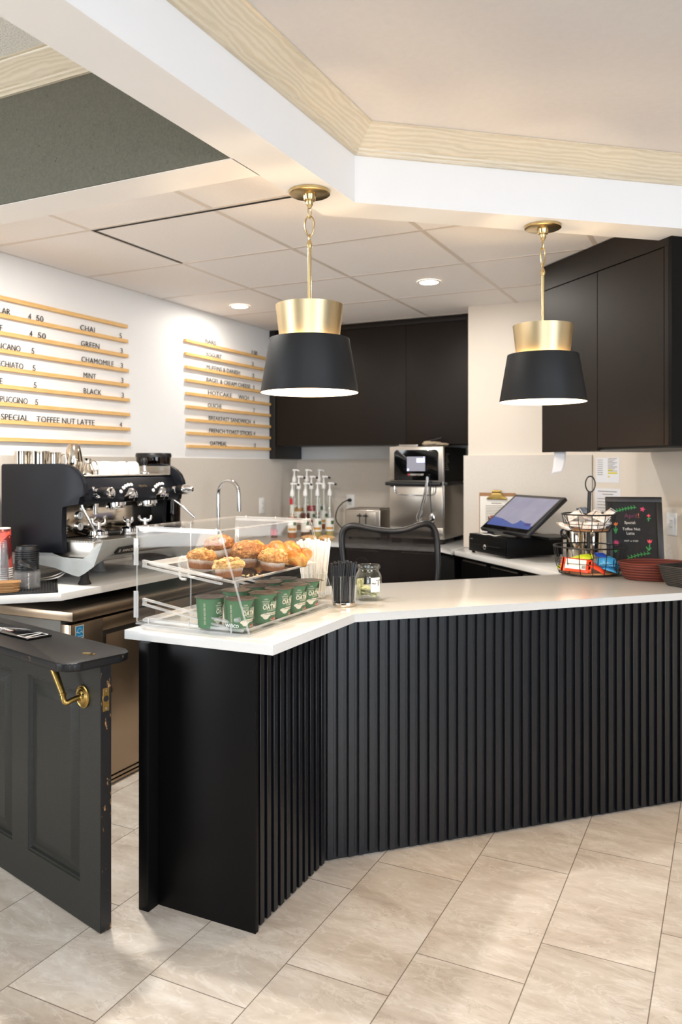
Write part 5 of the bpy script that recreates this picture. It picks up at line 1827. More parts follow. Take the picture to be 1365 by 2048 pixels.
# ------------------------------------------------------------------ syrup bottles and small things in the far corner
def syrup(name, rgb):
    t = NT(name)
    c = srgb(*rgb)
    t.set(c, 0.15)
    t.b.inputs['Transmission Weight'].default_value = 0.0
    t.b.inputs['Alpha'].default_value = 0.86
    return t.m
syrup('syrup_amber', (176, 96, 34)); syrup('syrup_brown', (96, 44, 20)); syrup('syrup_red', (168, 36, 34)); syrup('syrup_pale', (196, 176, 110)); syrup('syrup_gold', (190, 130, 40))
plain('label_green', (70, 108, 70), 0.5); plain('label_gold', (208, 150, 60), 0.5); plain('label_red', (190, 40, 56), 0.5)
def bottle(loc, liquid, fill, pump_rot, label, accent, nozzle_cap=True, rot=0.0, s=1.0):
    t = thing('syrup_bottle', label, 'bottle', loc, rot, 'syrup bottles in the far corner')
    R_, H_ = 0.038, 0.208
    mb = MB(); mb.lathe([(0.0, 0.0), (R_ - 0.003, 0.0), (R_, 0.004), (R_, H_ * 0.93), (R_ * 0.9, H_ * 1.05), (0.019, H_ * 1.28), (0.0145, H_ * 1.38), (0.0140, H_ * 1.60), (0.0160, H_ * 1.61), (0.0160, H_ * 1.66)], None, 30, cap=(True, False))
    mb.build('glass_body', 'glass', t)
    mb = MB(); mb.lathe([(0.0, 0.003), (R_ - 0.003, 0.004), (R_ - 0.0025, H_ * min(fill, 0.93)), (0.0, H_ * min(fill, 0.93))], None, 26)
    mb.build('syrup', liquid, t)
    mb = MB(); mb.lathe([(R_ + 0.0006, 0.045), (R_ + 0.0006, 0.150)], None, 20, cap=(False, False), a0=-1.15, a1=1.15)
    lb_ = mb.build('label', 'paper_white', t)
    mb = MB(); mb.lathe([(R_ + 0.0011, 0.060), (R_ + 0.0011, 0.078)], None, 14, cap=(False, False), a0=-0.8, a1=0.8)
    mb.build('print', accent, lb_)
    mb = MB(); mb.lathe([(R_ + 0.0011, 0.100), (R_ + 0.0011, 0.128)], None, 8, cap=(False, False), a0=0.25, a1=0.95)
    mb.build('print', 'label_green', lb_)
    z = H_ * 1.66
    mb = MB(); mb.lathe([(0.0165, z - 0.020), (0.0185, z - 0.018), (0.0185, z + 0.008), (0.013, z + 0.024), (0.0065, z + 0.040), (0.0055, z + 0.075), (0.0, z + 0.076)], None, 22, cap=(False, False))
    c, s_ = math.cos(pump_rot), math.sin(pump_rot)
    mb.lathe([(0.0, z + 0.070), (0.014, z + 0.072), (0.0155, z + 0.080), (0.013, z + 0.086), (0.0, z + 0.088)], None, 22)
    mb.tube([(0.005 * c, 0.005 * s_, z + 0.080), (0.028 * c, 0.028 * s_, z + 0.080), (0.044 * c, 0.044 * s_, z + 0.070)], [0.0075, 0.0065, 0.0055], None, 10, False, 1)
    mb.cyl((0, 0, z - 0.01), (0, 0, 0.06), 0.005, 0.005, None, 10)
    pm = mb.build('pump', 'white_plastic', t)
    if nozzle_cap:
        mb = MB(); mb.spin((0.040 * c, 0.040 * s_, z + 0.074), (c, s_, -0.35), [(0.0, 0.0), (0.0085, 0.0), (0.0085, 0.014), (0.005, 0.018), (0.0, 0.018)], None, 14); mb.build('nozzle_cap', 'black_plastic', pm)
    return t
pr_ = -0.35
RK1, RK2 = 0.052, 0.105          # the rack steps up toward the corner
B_ = [((-3.086, 5.408, 0), 'syrup_amber', 0.80, 'front left syrup bottle of amber syrup with a red tag', 'label_gold', True), ((-3.017, 5.494, 0), 'syrup_brown', 0.93, 'front row syrup bottle of dark brown syrup, second from the left', 'paper_white', True),
      ((-2.953, 5.576, 0), 'syrup_pale', 0.30, 'front row clear syrup bottle with green leaves on its label, beside the rightmost one', 'label_gold', False), ((-2.886, 5.661, 0), 'syrup_pale', 0.22, 'rightmost syrup bottle in front, nearest the toaster', 'label_gold', True),
      ((-3.100, 5.538, RK1), 'syrup_gold', 0.85, 'golden syrup bottle in the middle row, behind the amber one', 'label_gold', True), ((-3.033, 5.623, RK1), 'syrup_red', 0.93, 'red syrup bottle in the middle row', 'label_red', True),
      ((-2.965, 5.709, RK1), 'syrup_amber', 0.45, 'syrup bottle in the middle row, behind the two clear ones', 'label_gold', True),
      ((-3.173, 5.594, RK2), 'syrup_brown', 0.7, 'back row syrup bottle nearest the menu wall', 'label_gold', False), ((-3.105, 5.680, RK2), 'syrup_pale', 0.6, 'back row syrup bottle with a tall white pump, middle of three', 'label_gold', False), ((-3.037, 5.767, RK2), 'syrup_pale', 0.6, 'back row syrup bottle with a tall white pump, nearest the back wall', 'label_gold', False)]
rk = thing('bottle_rack', 'clear stepped rack under the middle and back syrup bottles', 'rack', (-3.05, 5.62, ZT + 0.0003), math.atan2(0.785, 0.62))
mb = MB(); mb.box(-0.17, 0.17, -0.005, 0.085, RK1 - 0.004, RK1 - 0.0003, None, 0.001); mb.box(-0.17, 0.17, -0.005, -0.001, 0, RK1 - 0.004); mb.build('lower_step', 'acrylic', rk)
mb = MB(); mb.box(-0.17, 0.17, 0.086, 0.175, RK2 - 0.004, RK2 - 0.0003, None, 0.001); mb.box(-0.17, 0.17, 0.086, 0.090, 0, RK2 - 0.004); mb.build('upper_step', 'acrylic', rk)
for i, ((u, v, dz), lq, fl_, lab, ac, nc) in enumerate(B_):
    bottle((u, v, ZT + 0.0003 + dz), lq, fl_, 0.5 - 0.03 * i + 0.88, lab, ac, nc, pr_ - 0.75)
mb = MB(); mb.lathe([(0.0195, 0.0), (0.0195, 0.001), (0.021, 0.03), (0.0195, 0.05)], None, 20, (-3.086, 5.408, ZT + 0.262), cap=(False, False), a0=-2.6, a1=-0.9)
one('red_tag', mb, 'label_red', 'red tag around the neck of the front left syrup bottle', 'tag')
t = thing('small_bottle', 'small dark bottle on the worktop left of the syrup bottles', 'bottle', (-3.235, 5.380, ZT + 0.0003))
mb = MB(); mb.lathe([(0.0, 0.0), (0.026, 0.0), (0.027, 0.003), (0.027, 0.085), (0.014, 0.105), (0.0, 0.106)], None, 24); mb.build('body', 'syrup_brown', t)
mb = MB(); mb.lathe([(0.0, 0.1062), (0.017, 0.1062), (0.017, 0.128), (0.0, 0.130)], None, 20); mb.build('cap', 'black_plastic', t)
mb = MB(); mb.lathe([(0.0276, 0.02), (0.0276, 0.065)], None, 14, cap=(False, False), a0=-2.2, a1=0.6); mb.build('label', 'label_red', t)
# buns on a board behind the straws
crumb('bun_crust', (176, 118, 62), (222, 176, 118), (240, 214, 170), 22.0, 0.2)
for k, (u, v, a, lab) in enumerate([(-2.865, 5.290, 0.2, 'pale bread bun on the back worktop left of the toaster, in front of the bottles'), (-2.745, 5.330, 0.9, 'golden edged bread bun on the back worktop nearest the mesh chair')]):
    t = thing('bread_bun', lab, 'bun', (u, v, ZT + 0.0003), a, 'bread buns')
    mb = MB()
    mb.blob((0, 0, 0.021), 0.066, 0.044, 0.0215, None, 4, 0.10, 5, k)
    mb.build('bun', 'bun_crust', t)

# ------------------------------------------------------------------ outlets
def outlet(M, label, plug=False):
    t = thing('wall_outlet', label, 'outlet', M.translation)
    t.rotation_euler = M.to_euler()
    mb = MB(); mb.box(-0.038, 0.038, -0.062, 0.062, 0.0, 0.006, None, 0.002)
    pl = mb.build('cover_plate', 'white_plastic', t)
    mb = MB(); mb.box(-0.018, 0.018, -0.036, 0.036, 0.006, 0.008, None, 0.001)
    for s in (-1, 1):
        mb.box(-0.008, -0.005, s * 0.018 - 0.004, s * 0.018 + 0.005, 0.0078, 0.0083, 'slot_black'); mb.box(0.005, 0.008, s * 0.018 - 0.004, s * 0.018 + 0.005, 0.0078, 0.0083, 'slot_black')
    mb.build('socket', 'ceramic', t)
    return t
bwM = basis((-2.856, WB - 0.0125, 1.200), (1, 0, 0), (0, 0, 1), (0, -1, 0))
outlet(bwM, 'white outlet on the back wall left of the oven, feeding the toaster')
lwM = basis((WL + 0.0125, 5.41, 1.185), (0, 1, 0), (0, 0, 1), (1, 0, 0))
outlet(lwM, 'white outlet on the wall below the right menu')
rn = Vector((-S2, -S2, 0)); rd = Vector((S2, -S2, 0))
def rw(px_u, z, off=0.0):
    """a point of the right-hand wall at room coordinate u"""
    return Vector((px_u, RW - px_u, z)) + rn * off
rwM = basis(rw(-0.300, 1.175, 0.0012), rd, (0, 0, 1), rn)
outlet(rwM, 'white outlet on the wall to the right of the chalkboard')
mb = MB()
tube_pts = [(-2.856, 5.965, 1.215), (-2.86, 5.93, 1.216), (-2.885, 5.90, 1.20), (-2.92, 5.86, 1.15), (-2.91, 5.80, 1.06), (-2.83, 5.76, 1.0), (-2.76, 5.74, 0.965), (-2.70, 5.72, 0.96)]
mb.tube(tube_pts, 0.0045, None, 8, False, 2); mb.cyl((-2.856, 5.9785, 1.216), (-2.856, 5.945, 1.216), 0.015, 0.012, None, 14)
cordo = mb

# ------------------------------------------------------------------ toaster
ts = thing('toaster', 'steel two lever toaster standing left of the oven', 'toaster', (-2.545, 5.68, ZT + 0.0003))
mb = MB(); mb.box(-0.150, 0.150, -0.135, 0.125, 0.016, 0.230, None, 0.012, 3); mb.box(-0.130, 0.130, -0.10, 0.10, 0.2302, 0.236, None, 0.003)
for y in (-0.055, 0.035):
    mb.box(-0.115, 0.115, y - 0.016, y + 0.016, 0.2361, 0.2366, 'slot_black')
mb.build('body', 'steel_brushed', ts)
mb = MB(); mb.box(-0.112, 0.112, -0.1385, -0.1352, 0.040, 0.212, None, 0.001); fp = mb.build('front_panel', 'steel_brushed', ts)
for x in (-0.022, 0.030):
    mb = MB(); mb.box(x - 0.004, x + 0.004, -0.1395, -0.1387, 0.055, 0.200); mb.build('slot', 'slot_black', fp)
    mb = MB(); mb.box(x - 0.017, x + 0.017, -0.156, -0.1397, 0.176, 0.188, None, 0.003); mb.build('lever', 'black_plastic', ts)
for x in (-0.12, 0.12):
    for y in (-0.1, 0.09):
        mb = MB(); mb.cyl((x, y, 0), (x, y, 0.0165), 0.012, 0.014, None, 12); mb.build('foot', 'rubber_black', ts)
mb = cordo
WORLD[ts.name] = Vector(ts.location)
mb.build('power_cord', 'rubber_black', ts)

# ------------------------------------------------------------------ high speed oven
ov = thing('countertop_oven', 'tall steel countertop oven with a small screen beside the white pier', 'oven', (-2.045, 5.66, ZT), room=True)
OX0, OX1, OY0, OY1 = -2.262, -1.846, 5.400, 5.940
mb = MB(); mb.box(OX0, OX1, OY0 + 0.024, OY1, 0.972, 1.640, None, 0.004)
mb.build('body', 'steel_brushed', ov)
mb = MB(); mb.box(OX1 + 0.0003, OX1 + 0.0025, OY0 + 0.03, OY1 - 0.01, 1.385, 1.636); oz = mb.build('side_panel', 'black_panel', ov)
mb = MB()
for k in range(9):
    mb.box(OX1 + 0.0026, OX1 + 0.0030, OY0 + 0.045 + 0.004 * (k % 3), OY0 + 0.125 - 0.012 * (k % 4), 1.470 + 0.014 * k, 1.477 + 0.014 * k)
mb.build('notice', 'aluminium', oz)
mb = MB(); mb.box(OX0, OX1, OY0 + 0.004, OY0 + 0.0235, 1.385, 1.640, None, 0.004); up = mb.build('control_panel', 'steel_brushed', ov)
rp = []
x0, x1, z0, z1, rr = OX0 + 0.040, OX1 - 0.036, 1.396, 1.617, 0.025
for cx, cz, a0 in ((x1 - rr, z1 - rr, 0), (x0 + rr, z1 - rr, 90)):
    for k in range(7):
        a = math.radians(a0 + 15 * k); rp.append((cx + rr * math.cos(a), cz + rr * math.sin(a)))
rp += [(x0, z0), (x1, z0)]
mb = MB(); mb.prism(rp, 0.0, 0.006, None, XZ(OY0 + 0.0038), 0.001); fa = mb.build('fascia', 'sign_black', up)
emit('oven_screen', (128, 128, 140), 0.42); emit('oven_screen_bright', (200, 206, 255), 1.1)
yf = OY0 - 0.0022
mb = MB(); mb.box(-2.121, -1.981, yf - 0.002, yf, 1.463, 1.568); scn = mb.build('screen', 'oven_screen', fa)
for q in ((-2.046, -1.984, 1.525, 1.556), ):
    mb = MB(); mb.box(q[0], q[1], yf - 0.0025, yf - 0.0021, q[2], q[3]); mb.build('screen_tile', 'oven_screen_bright', fa)
mb = MB(); mb.box(-2.119, -2.104, yf - 0.0025, yf - 0.0021, 1.465, 1.480); mb.box(-1.995, -1.983, yf - 0.0025, yf - 0.0021, 1.562, 1.567); mb.build('screen_tile', 'oven_screen_bright', fa)
mb = MB(); mb.text('MERRYCHEF', 0.019, basis((-2.098, yf - 0.0003, 1.431), (1, 0, 0), (0, 0, 1), (0, -1, 0)), None, 'LEFT', 0.0002, fit=0.104); mb.build('lettering', 'paper_white', fa)
mb = MB(); mb.cyl((-2.108, yf + 0.0005, 1.437), (-2.108, yf - 0.001, 1.437), 0.008, None, None, 18); mb.build('logo', 'label_red', fa)
mb = MB(); mb.box(OX0 - 0.020, OX1 - 0.010, OY0 - 0.038, OY0 + 0.020, 1.358, 1.384, None, 0.008, 3); mb.box(OX1 + 0.0005, OX1 + 0.030, OY0 - 0.0, OY1 - 0.05, 1.360, 1.383, None, 0.004); mb.build('door_handle', 'black_plastic', ov)
mb = MB(); mb.box(OX0 + 0.003, OX1 - 0.003, OY0, OY0 + 0.0235, 1.062, 1.357, None, 0.005, 2); dr = mb.build('door', 'steel_brushed', ov)
mb = MB()
hb = [(OX0 + 0.045, OY0 - 0.004, 1.353), (OX0 + 0.047, OY0 - 0.006, 1.306), (OX0 + 0.062, OY0 - 0.006, 1.288), (OX1 - 0.075, OY0 - 0.006, 1.288), (OX1 - 0.055, OY0 - 0.006, 1.306), (OX1 - 0.052, OY0 - 0.004, 1.353)]
mb.tube(hb, 0.0042, None, 8, False, 1); mb.build('drop_bar', 'chrome', dr)
mb = MB(); mb.box(OX0 + 0.003, OX1 - 0.003, OY0 + 0.004, OY0 + 0.0235, 0.975, 1.056, None, 0.003); lp_ = mb.build('lower_panel', 'steel_brushed', ov)
mb = MB()
for k in range(6):
    mb.box(OX1 - 0.095, OX1 - 0.045, OY0 + 0.0030, OY0 + 0.0041, 0.990 + k * 0.009, 0.9945 + k * 0.009)
mb.build('vent', 'slot_black', lp_)
for x in (OX0 + 0.04, OX1 - 0.04):
    for y in (OY0 + 0.05, OY1 - 0.06):
        mb = MB(); mb.box(x - 0.03, x + 0.03, y - 0.03, y + 0.03, ZT + 0.0005, 0.9715, None, 0.004); mb.build('foot', 'rubber_black', ov)
# tongs and spoon hanging from the handle
t = thing('tongs', 'pair of steel tongs hanging from the oven handle', 'tongs', (-1.965, OY0 - 0.046, 1.30), room=True)
mb = MB()
y = OY0 - 0.050
for s in (-1, 1):
    mb.tube([(-1.944 + s * 0.003, y, 1.418), (-1.962 + s * 0.007, y - 0.001, 1.300), (-1.992 + s * 0.009, y - 0.002, 1.190), (-2.004 + s * 0.013, y - 0.002, 1.155), (-2.010 + s * 0.012, y - 0.002, 1.118), (-2.014 + s * 0.005, y - 0.002, 1.105)], [0.007, 0.007, 0.006, 0.009, 0.010, 0.004], None, 10, False, 1)
mb.cyl((-1.945, y - 0.007, 1.415), (-1.945, y + 0.007, 1.415), 0.010, None, None, 16)
mb.build('arms', 'chrome', t)
mb = MB(); mb.tube([(-1.944, y, 1.400), (-1.944, y + 0.028, 1.398), (-1.944, OY0 - 0.020, 1.3875), (-1.944, OY0 - 0.005, 1.3865)], 0.0025, None, 8); mb.build('hook', 'chrome', t)
t = thing('serving_spoon', 'steel spoon with a dark handle hanging from the oven handle', 'spoon', (-1.93, OY0 - 0.046, 1.25), room=True)
mb = MB(); mb.tube([(-1.926, OY0 - 0.046, 1.392), (-1.926, OY0 - 0.048, 1.30), (-1.920, OY0 - 0.046, 1.195), (-1.918, OY0 - 0.045, 1.165)], [0.004, 0.004, 0.0035, 0.003], None, 8, False, 1)
mb.tube([(-1.926, OY0 - 0.046, 1.390), (-1.926, OY0 - 0.03, 1.3935), (-1.926, OY0 - 0.012, 1.388)], 0.0025, None, 8); mb.build('handle', 'black_plastic', t)
mb = MB(); mb.blob((-1.914, OY0 - 0.044, 1.130), 0.020, 0.006, 0.036, None, 3); mb.build('bowl', 'chrome', t)
# things on the oven
plain('towel_beige', (176, 158, 134), 0.9, vary=0.15, nscale=50, bump=0.4)
t = thing('oven_tray', 'thin pale tray lying on top of the oven, left', 'tray', (-2.14, 5.475, 1.6403), 0.12)
mb = MB(); mb.box(-0.075, 0.085, -0.055, 0.055, 0.0, 0.008, None, 0.003); mb.box(-0.060, 0.085, -0.050, 0.055, 0.008, 0.016, None, 0.003); mb.build('tray', 'aluminium', t)
t = thing('oven_mitt', 'folded beige oven mitt on top of the oven, right', 'oven mitt', (-1.955, 5.475, 1.6403), -0.1)
mb = MB(); mb.blob((0, 0, 0.021), 0.070, 0.050, 0.021, None, 4, 0.25, 4, 3); mb.blob((0.055, 0.01, 0.015), 0.062, 0.045, 0.015, None, 4, 0.2, 4, 5); mb.build('mitt', 'towel_beige', t)
mb = MB(); mb.box(0.0, 0.10, -0.030, 0.0, 0.036, 0.047, None, 0.004, 2, Matrix.Rotation(-0.22, 4, 'Y')); mb.build('cuff', 'black_plastic', t)

# ------------------------------------------------------------------ office chair
ch = thing('office_chair', 'black mesh office chair tucked behind the bar', 'chair', (-1.602, 3.848, 0), math.radians(26.2 + 7))
def mesh_fabric():
    t = NT('chair_mesh')
    t.t.nodes.remove(t.b)
    v = t.coord((1, 1, 1))
    sp = t.n('ShaderNodeSeparateXYZ'); t.l(v, sp.inputs[0])
    a = t.math('SINE', t.math('MULTIPLY', t.math('ADD', sp.outputs[0], sp.outputs[2]), 700.0))
    b = t.math('SINE', t.math('MULTIPLY', t.math('SUBTRACT', sp.outputs[0], t.math('MULTIPLY', sp.outputs[2], 1.6)), 700.0))
    hole = t.math('GREATER_THAN', t.math('MULTIPLY', a, b), 0.62)
    df = t.n('ShaderNodeBsdfDiffuse'); df.inputs[0].default_value = srgb(30, 27, 27)
    tr = t.n('ShaderNodeBsdfTransparent')
    mx = t.n('ShaderNodeMixShader'); t.l(hole, mx.inputs[0]); t.l(df.outputs[0], mx.inputs[1]); t.l(tr.outputs[0], mx.inputs[2])
    t.l(mx.outputs[0], t.out.inputs[0])
    return t.m
mesh_fabric()
# local x to the right, y away from the viewer; the back stands at y about 0
outl = [(-0.205, 0.72), (-0.225, 0.80), (-0.238, 0.90), (-0.248, 1.00), (-0.257, 1.10), (-0.254, 1.155), (-0.228, 1.185), (-0.180, 1.190), (-0.100, 1.172), (0.0, 1.160), (0.08, 1.168), (0.14, 1.190), (0.195, 1.202), (0.235, 1.180), (0.255, 1.12), (0.258, 1.04), (0.262, 0.94), (0.250, 0.82), (0.225, 0.72)]
cy = lambda x, z: 0.10 * (x / 0.26) ** 2 * 0.55 + 0.06 * (z - 0.95) ** 2 - 0.02
pts = [(x, cy(x, z), z) for x, z in outl]
bk = None
mb = MB(); mb.tube(pts, 0.0165, None, 12, True, 2); bk = mb.build('back_frame', 'black_plastic', ch)
mb = MB()
nx, nz = 24, 24
from mathutils.geometry import intersect_line_line_2d
def span(z):
    L_ = [p for p in outl]
    xs_ = []
    for i in range(len(L_)):
        (xa, za), (xb, zb) = L_[i], L_[(i + 1) % len(L_)]
        if (za - z) * (zb - z) < 0:
            xs_.append(xa + (xb - xa) * (z - za) / (zb - za))
    return (min(xs_), max(xs_)) if len(xs_) >= 2 else None
rows = []
for j in range(nz + 1):
    z = 0.72213 + (1.1581 - 0.72213) * j / nz
    sp_x = span(z)
    rows.append([(sp_x[0] + (sp_x[1] - sp_x[0]) * i / nx, z) for i in range(nx + 1)])
rows.append([(x, (1.158 + 0.03 * (abs(x) / 0.2) ** 2 * (0.8 if x < 0 else 1.05))) for x, z in [(-0.235 + 0.475 * i / nx, 0) for i in range(nx + 1)]])
mb.loft([[(x, cy(x, z) + 0.002, z) for x, z in r_] for r_ in rows], None, False); mb.build('back_mesh', 'chair_mesh', ch)
mb = MB()
sring = lambda ins, z: [((0.245 - ins) * math.copysign(abs(math.cos(a)) ** 0.5, math.cos(a)), 0.25 + (0.235 - ins) * math.copysign(abs(math.sin(a)) ** 0.5, math.sin(a)), z) for a in [2 * PI * k / 36 for k in range(36)]]
mb.loft([sring(0.03, 0.445), sring(0.0, 0.46), sring(0.0, 0.50), sring(0.03, 0.515), sring(0.12, 0.512)], None, True, True); mb.build('seat', 'rubber_black', ch)
mb = MB(); mb.tube([(0, 0.22, 0.435), (0, 0.02, 0.435), (0, -0.05, 0.50), (0, -0.045, 0.70), (0, -0.030, 0.86)], [0.03, 0.028, 0.026, 0.022, 0.02], None, 12, False, 2)
mb.tube([(-0.215, 0.05, 0.745), (-0.10, -0.02, 0.78), (0, -0.032, 0.80), (0.10, -0.02, 0.78), (0.225, 0.05, 0.745)], 0.012, None, 10, False, 1); mb.build('back_support', 'black_plastic', ch)
mb = MB(); mb.spin((-0.150, 0.030, 0.985), (0, 1, 0), [(0.0, 0.0), (0.034, 0.0), (0.036, 0.010), (0.030, 0.030), (0.0, 0.030)], None, 20); mb.build('adjuster_knob', 'black_plastic', ch)
mb = MB(); mb.cyl((0, 0.24, 0.445), (0, 0.24, 0.12), 0.028, 0.022, None, 18); mb.lathe([(0.0, 0.10), (0.045, 0.10), (0.045, 0.135), (0.03, 0.15), (0.0, 0.15)], None, 24, (0, 0.24, 0)); mb.build('gas_column', 'black_plastic', ch)
for k in range(5):
    a = 2 * PI * k / 5 + 0.3
    c_, s_ = math.cos(a), math.sin(a)
    mb = MB(); mb.tube([(0.03 * c_, 0.24 + 0.03 * s_, 0.12), (0.16 * c_, 0.24 + 0.16 * s_, 0.105), (0.29 * c_, 0.24 + 0.29 * s_, 0.075)], [0.024, 0.020, 0.016], None, 10); lg = mb.build('leg', 'black_plastic', ch)
    mb = MB()
    for q in (-0.013, 0.013):
        mb.cyl((0.29 * c_ - s_ * q * 1.8, 0.24 + 0.29 * s_ + c_ * q * 1.8, 0.029), (0.29 * c_ - s_ * q * 0.4, 0.24 + 0.29 * s_ + c_ * q * 0.4, 0.029), 0.0285, None, None, 20)
    mb.cyl((0.29 * c_, 0.24 + 0.29 * s_, 0.03), (0.29 * c_, 0.24 + 0.29 * s_, 0.08), 0.008, None, None, 10)
    mb.build('castor', 'black_plastic', lg)

# ------------------------------------------------------------------ till: cash drawer, touch screen, papers
cd = thing('cash_drawer', 'black metal cash drawer on the side worktop', 'cash drawer', (-1.545, 5.045, ZT + 0.0003), math.radians(-42.5))
mb = MB()
mb.prism([(0.0, 0.0), (0.440, 0.0), (0.440, 0.412), (0.090, 0.412), (0.0, 0.36)], 0.012, 0.124, None, None, 0.003)
mb.build('body', 'black_panel', cd)
mb = MB(); mb.box(0.006, 0.434, -0.006, -0.0005, 0.014, 0.104, None, 0.002); fr_ = mb.build('drawer_front', 'black_panel', cd)
mb = MB(); mb.box(0.04, 0.165, -0.0068, -0.0058, 0.058, 0.063); mb.build('media_slot', 'slot_black', fr_)
mb = MB(); mb.box(0.235, 0.375, -0.0068, -0.0058, 0.058, 0.063); mb.build('media_slot', 'slot_black', fr_)
mb = MB(); mb.spin((0.203, -0.006, 0.052), (0, -1, 0), [(0.0, 0.0), (0.016, 0.0), (0.016, 0.004), (0.012, 0.007), (0.0, 0.007)], 'chrome', 22); mb.box(0.2005, 0.2055, -0.0137, -0.0128, 0.046, 0.058, 'slot_black'); mb.build('lock', 'chrome', fr_)
mb = MB(); mb.box(0.02, 0.055, -0.0066, -0.0061, 0.088, 0.095); mb.build('maker_plate', 'aluminium', fr_)
for x, y in ((0.02, 0.02), (0.42, 0.02), (0.42, 0.39), (0.10, 0.39)):
    mb = MB(); mb.cyl((x, y, 0), (x, y, 0.0122), 0.012, 0.010, None, 12); mb.build('foot', 'rubber_black', cd)
DZ = ZT + 0.0003 + 0.1243
# monitor: lower edge, width along the wall run, tilted back
mo = thing('touch_screen_till', 'wide touch screen till tilted back on the cash drawer', 'till', (-1.200, 4.955, DZ), math.radians(-45))
scr_w, scr_h = 0.560, 0.345
tilt = math.radians(39)
wp = Vector((-1.470, 5.028, 1.098))      # lower left corner in the room
toL = mo.matrix_basis.inverted() @ wp
ex = Vector((1, 0, 0)); ey = Vector((0, math.cos(tilt), math.sin(tilt))); ez = ex.cross(ey)
Ms = basis(toL, ex, ey, ez)
mb = MB(); mb.box(0, scr_w, 0, scr_h, -0.026, 0.0, None, 0.006, 2, Ms); hs_ = mb.build('housing', 'black_plastic', mo)
mb = MB(); mb.box(0.016, scr_w - 0.016, 0.012, scr_h - 0.016, 0.0002, 0.0018, None, 0.0006, 1, Ms); gl_ = mb.build('glass_front', 'sign_black', hs_)
def screen_mat():
    t = NT('till_screen')
    tc = t.n('ShaderNodeTexCoord')
    nz = t.noise(t.coord((1, 1, 1)), 7, 3)
    c = t.ramp(nz, [(0.3, srgb(150, 148, 176)), (0.7, srgb(172, 168, 190))])
    t.l(c, t.b.inputs['Emission Color']); t.b.inputs['Emission Strength'].default_value = 0.55
    t.set(srgb(30, 30, 36), 0.12)
    return t.m
screen_mat(); emit('screen_blue', (70, 96, 176), 0.55); emit('screen_mark', (70, 60, 150), 0.5)
for m_ in ('screen_blue', 'screen_mark'):
    MATS[m_].node_tree.nodes['Principled BSDF'].inputs['Base Color'].default_value = (0.01, 0.01, 0.015, 1)
mb = MB(); mb.box(0.034, scr_w - 0.030, 0.042, scr_h - 0.028, 0.0020, 0.0024, None, 0, 1, Ms); mb.build('display', 'till_screen', hs_)
mb = MB()
mb.prism([(0.034, 0.042), (scr_w - 0.030, 0.042), (scr_w - 0.030, 0.070), (0.36, 0.110), (0.345, 0.082), (0.315, 0.070), (0.16, 0.105), (0.034, 0.118)], 0.0025, 0.0027, None, Ms); mb.build('display_panel', 'screen_blue', hs_)
mb = MB(); mb.box(scr_w - 0.115, scr_w - 0.055, 0.068, 0.092, 0.0028, 0.0030, None, 0, 1, Ms); mb.build('display_mark', 'screen_mark', hs_)
mb = MB(); mb.box(0.0, 0.235, -0.02, 0.175, 0.0, 0.014, None, 0.004, 2, Matrix.Translation((0.06, 0.05, 0.0))); mb.build('stand_foot', 'black_plastic', mo)
mb = MB()
b0 = Ms @ Vector((scr_w / 2, scr_h * 0.62, -0.026)); b1 = Ms @ Vector((scr_w / 2, scr_h * 0.30, -0.026))
mb.box(scr_w / 2 - 0.15, scr_w / 2 + 0.20, scr_h * 0.18, scr_h * 0.72, -0.058, -0.0262, None, 0.006, 2, Ms)
mb.build('stand_housing', 'black_plastic', mo)
mb = MB()
c0 = Ms @ Vector((scr_w / 2 - 0.04, scr_h * 0.42, -0.055)); 
mb.tube([c0, (c0.x, c0.y + 0.01, 0.08), (c0.x, c0.y + 0.0, 0.012)], [0.022, 0.02, 0.024], None, 12, False, 1); mb.build('stand_arm', 'black_plastic', mo)
mb = MB()
pts = [(0.30, 0.10, 0.010)]
for k in range(22):
    a = k * 0.75
    pts.append((0.335 + 0.035 * math.cos(a), 0.10 + 0.012 * k / 22, 0.040 + 0.026 * math.sin(a)))
pts.append((0.30, 0.16, 0.008))
mb.tube(pts, 0.0035, None, 8, False, 1); mb.build('cable', 'rubber_black', mo)
# receipt lying on the drawer
mr = cd.matrix_basis
t = thing('receipt', 'crumpled white receipt on the cash drawer below the till screen', 'paper', mr @ Vector((0.20, 0.028, 0.1245)), cd.rotation_euler.z + 0.06)
mb = MB()
rows = []
for j in range(7):
    y = -0.022 + 0.040 * j / 6
    rows.append([(-0.105 + 0.21 * i / 14, y, 0.0012 + 0.0022 * (1 + math.sin(i * 0.9 + j * 0.5))) for i in range(15)])
mb.loft(rows, None, False); o = mb.build('sheet', 'paper_white', t); md = o.modifiers.new('thick', 'SOLIDIFY'); md.thickness = 0.0005
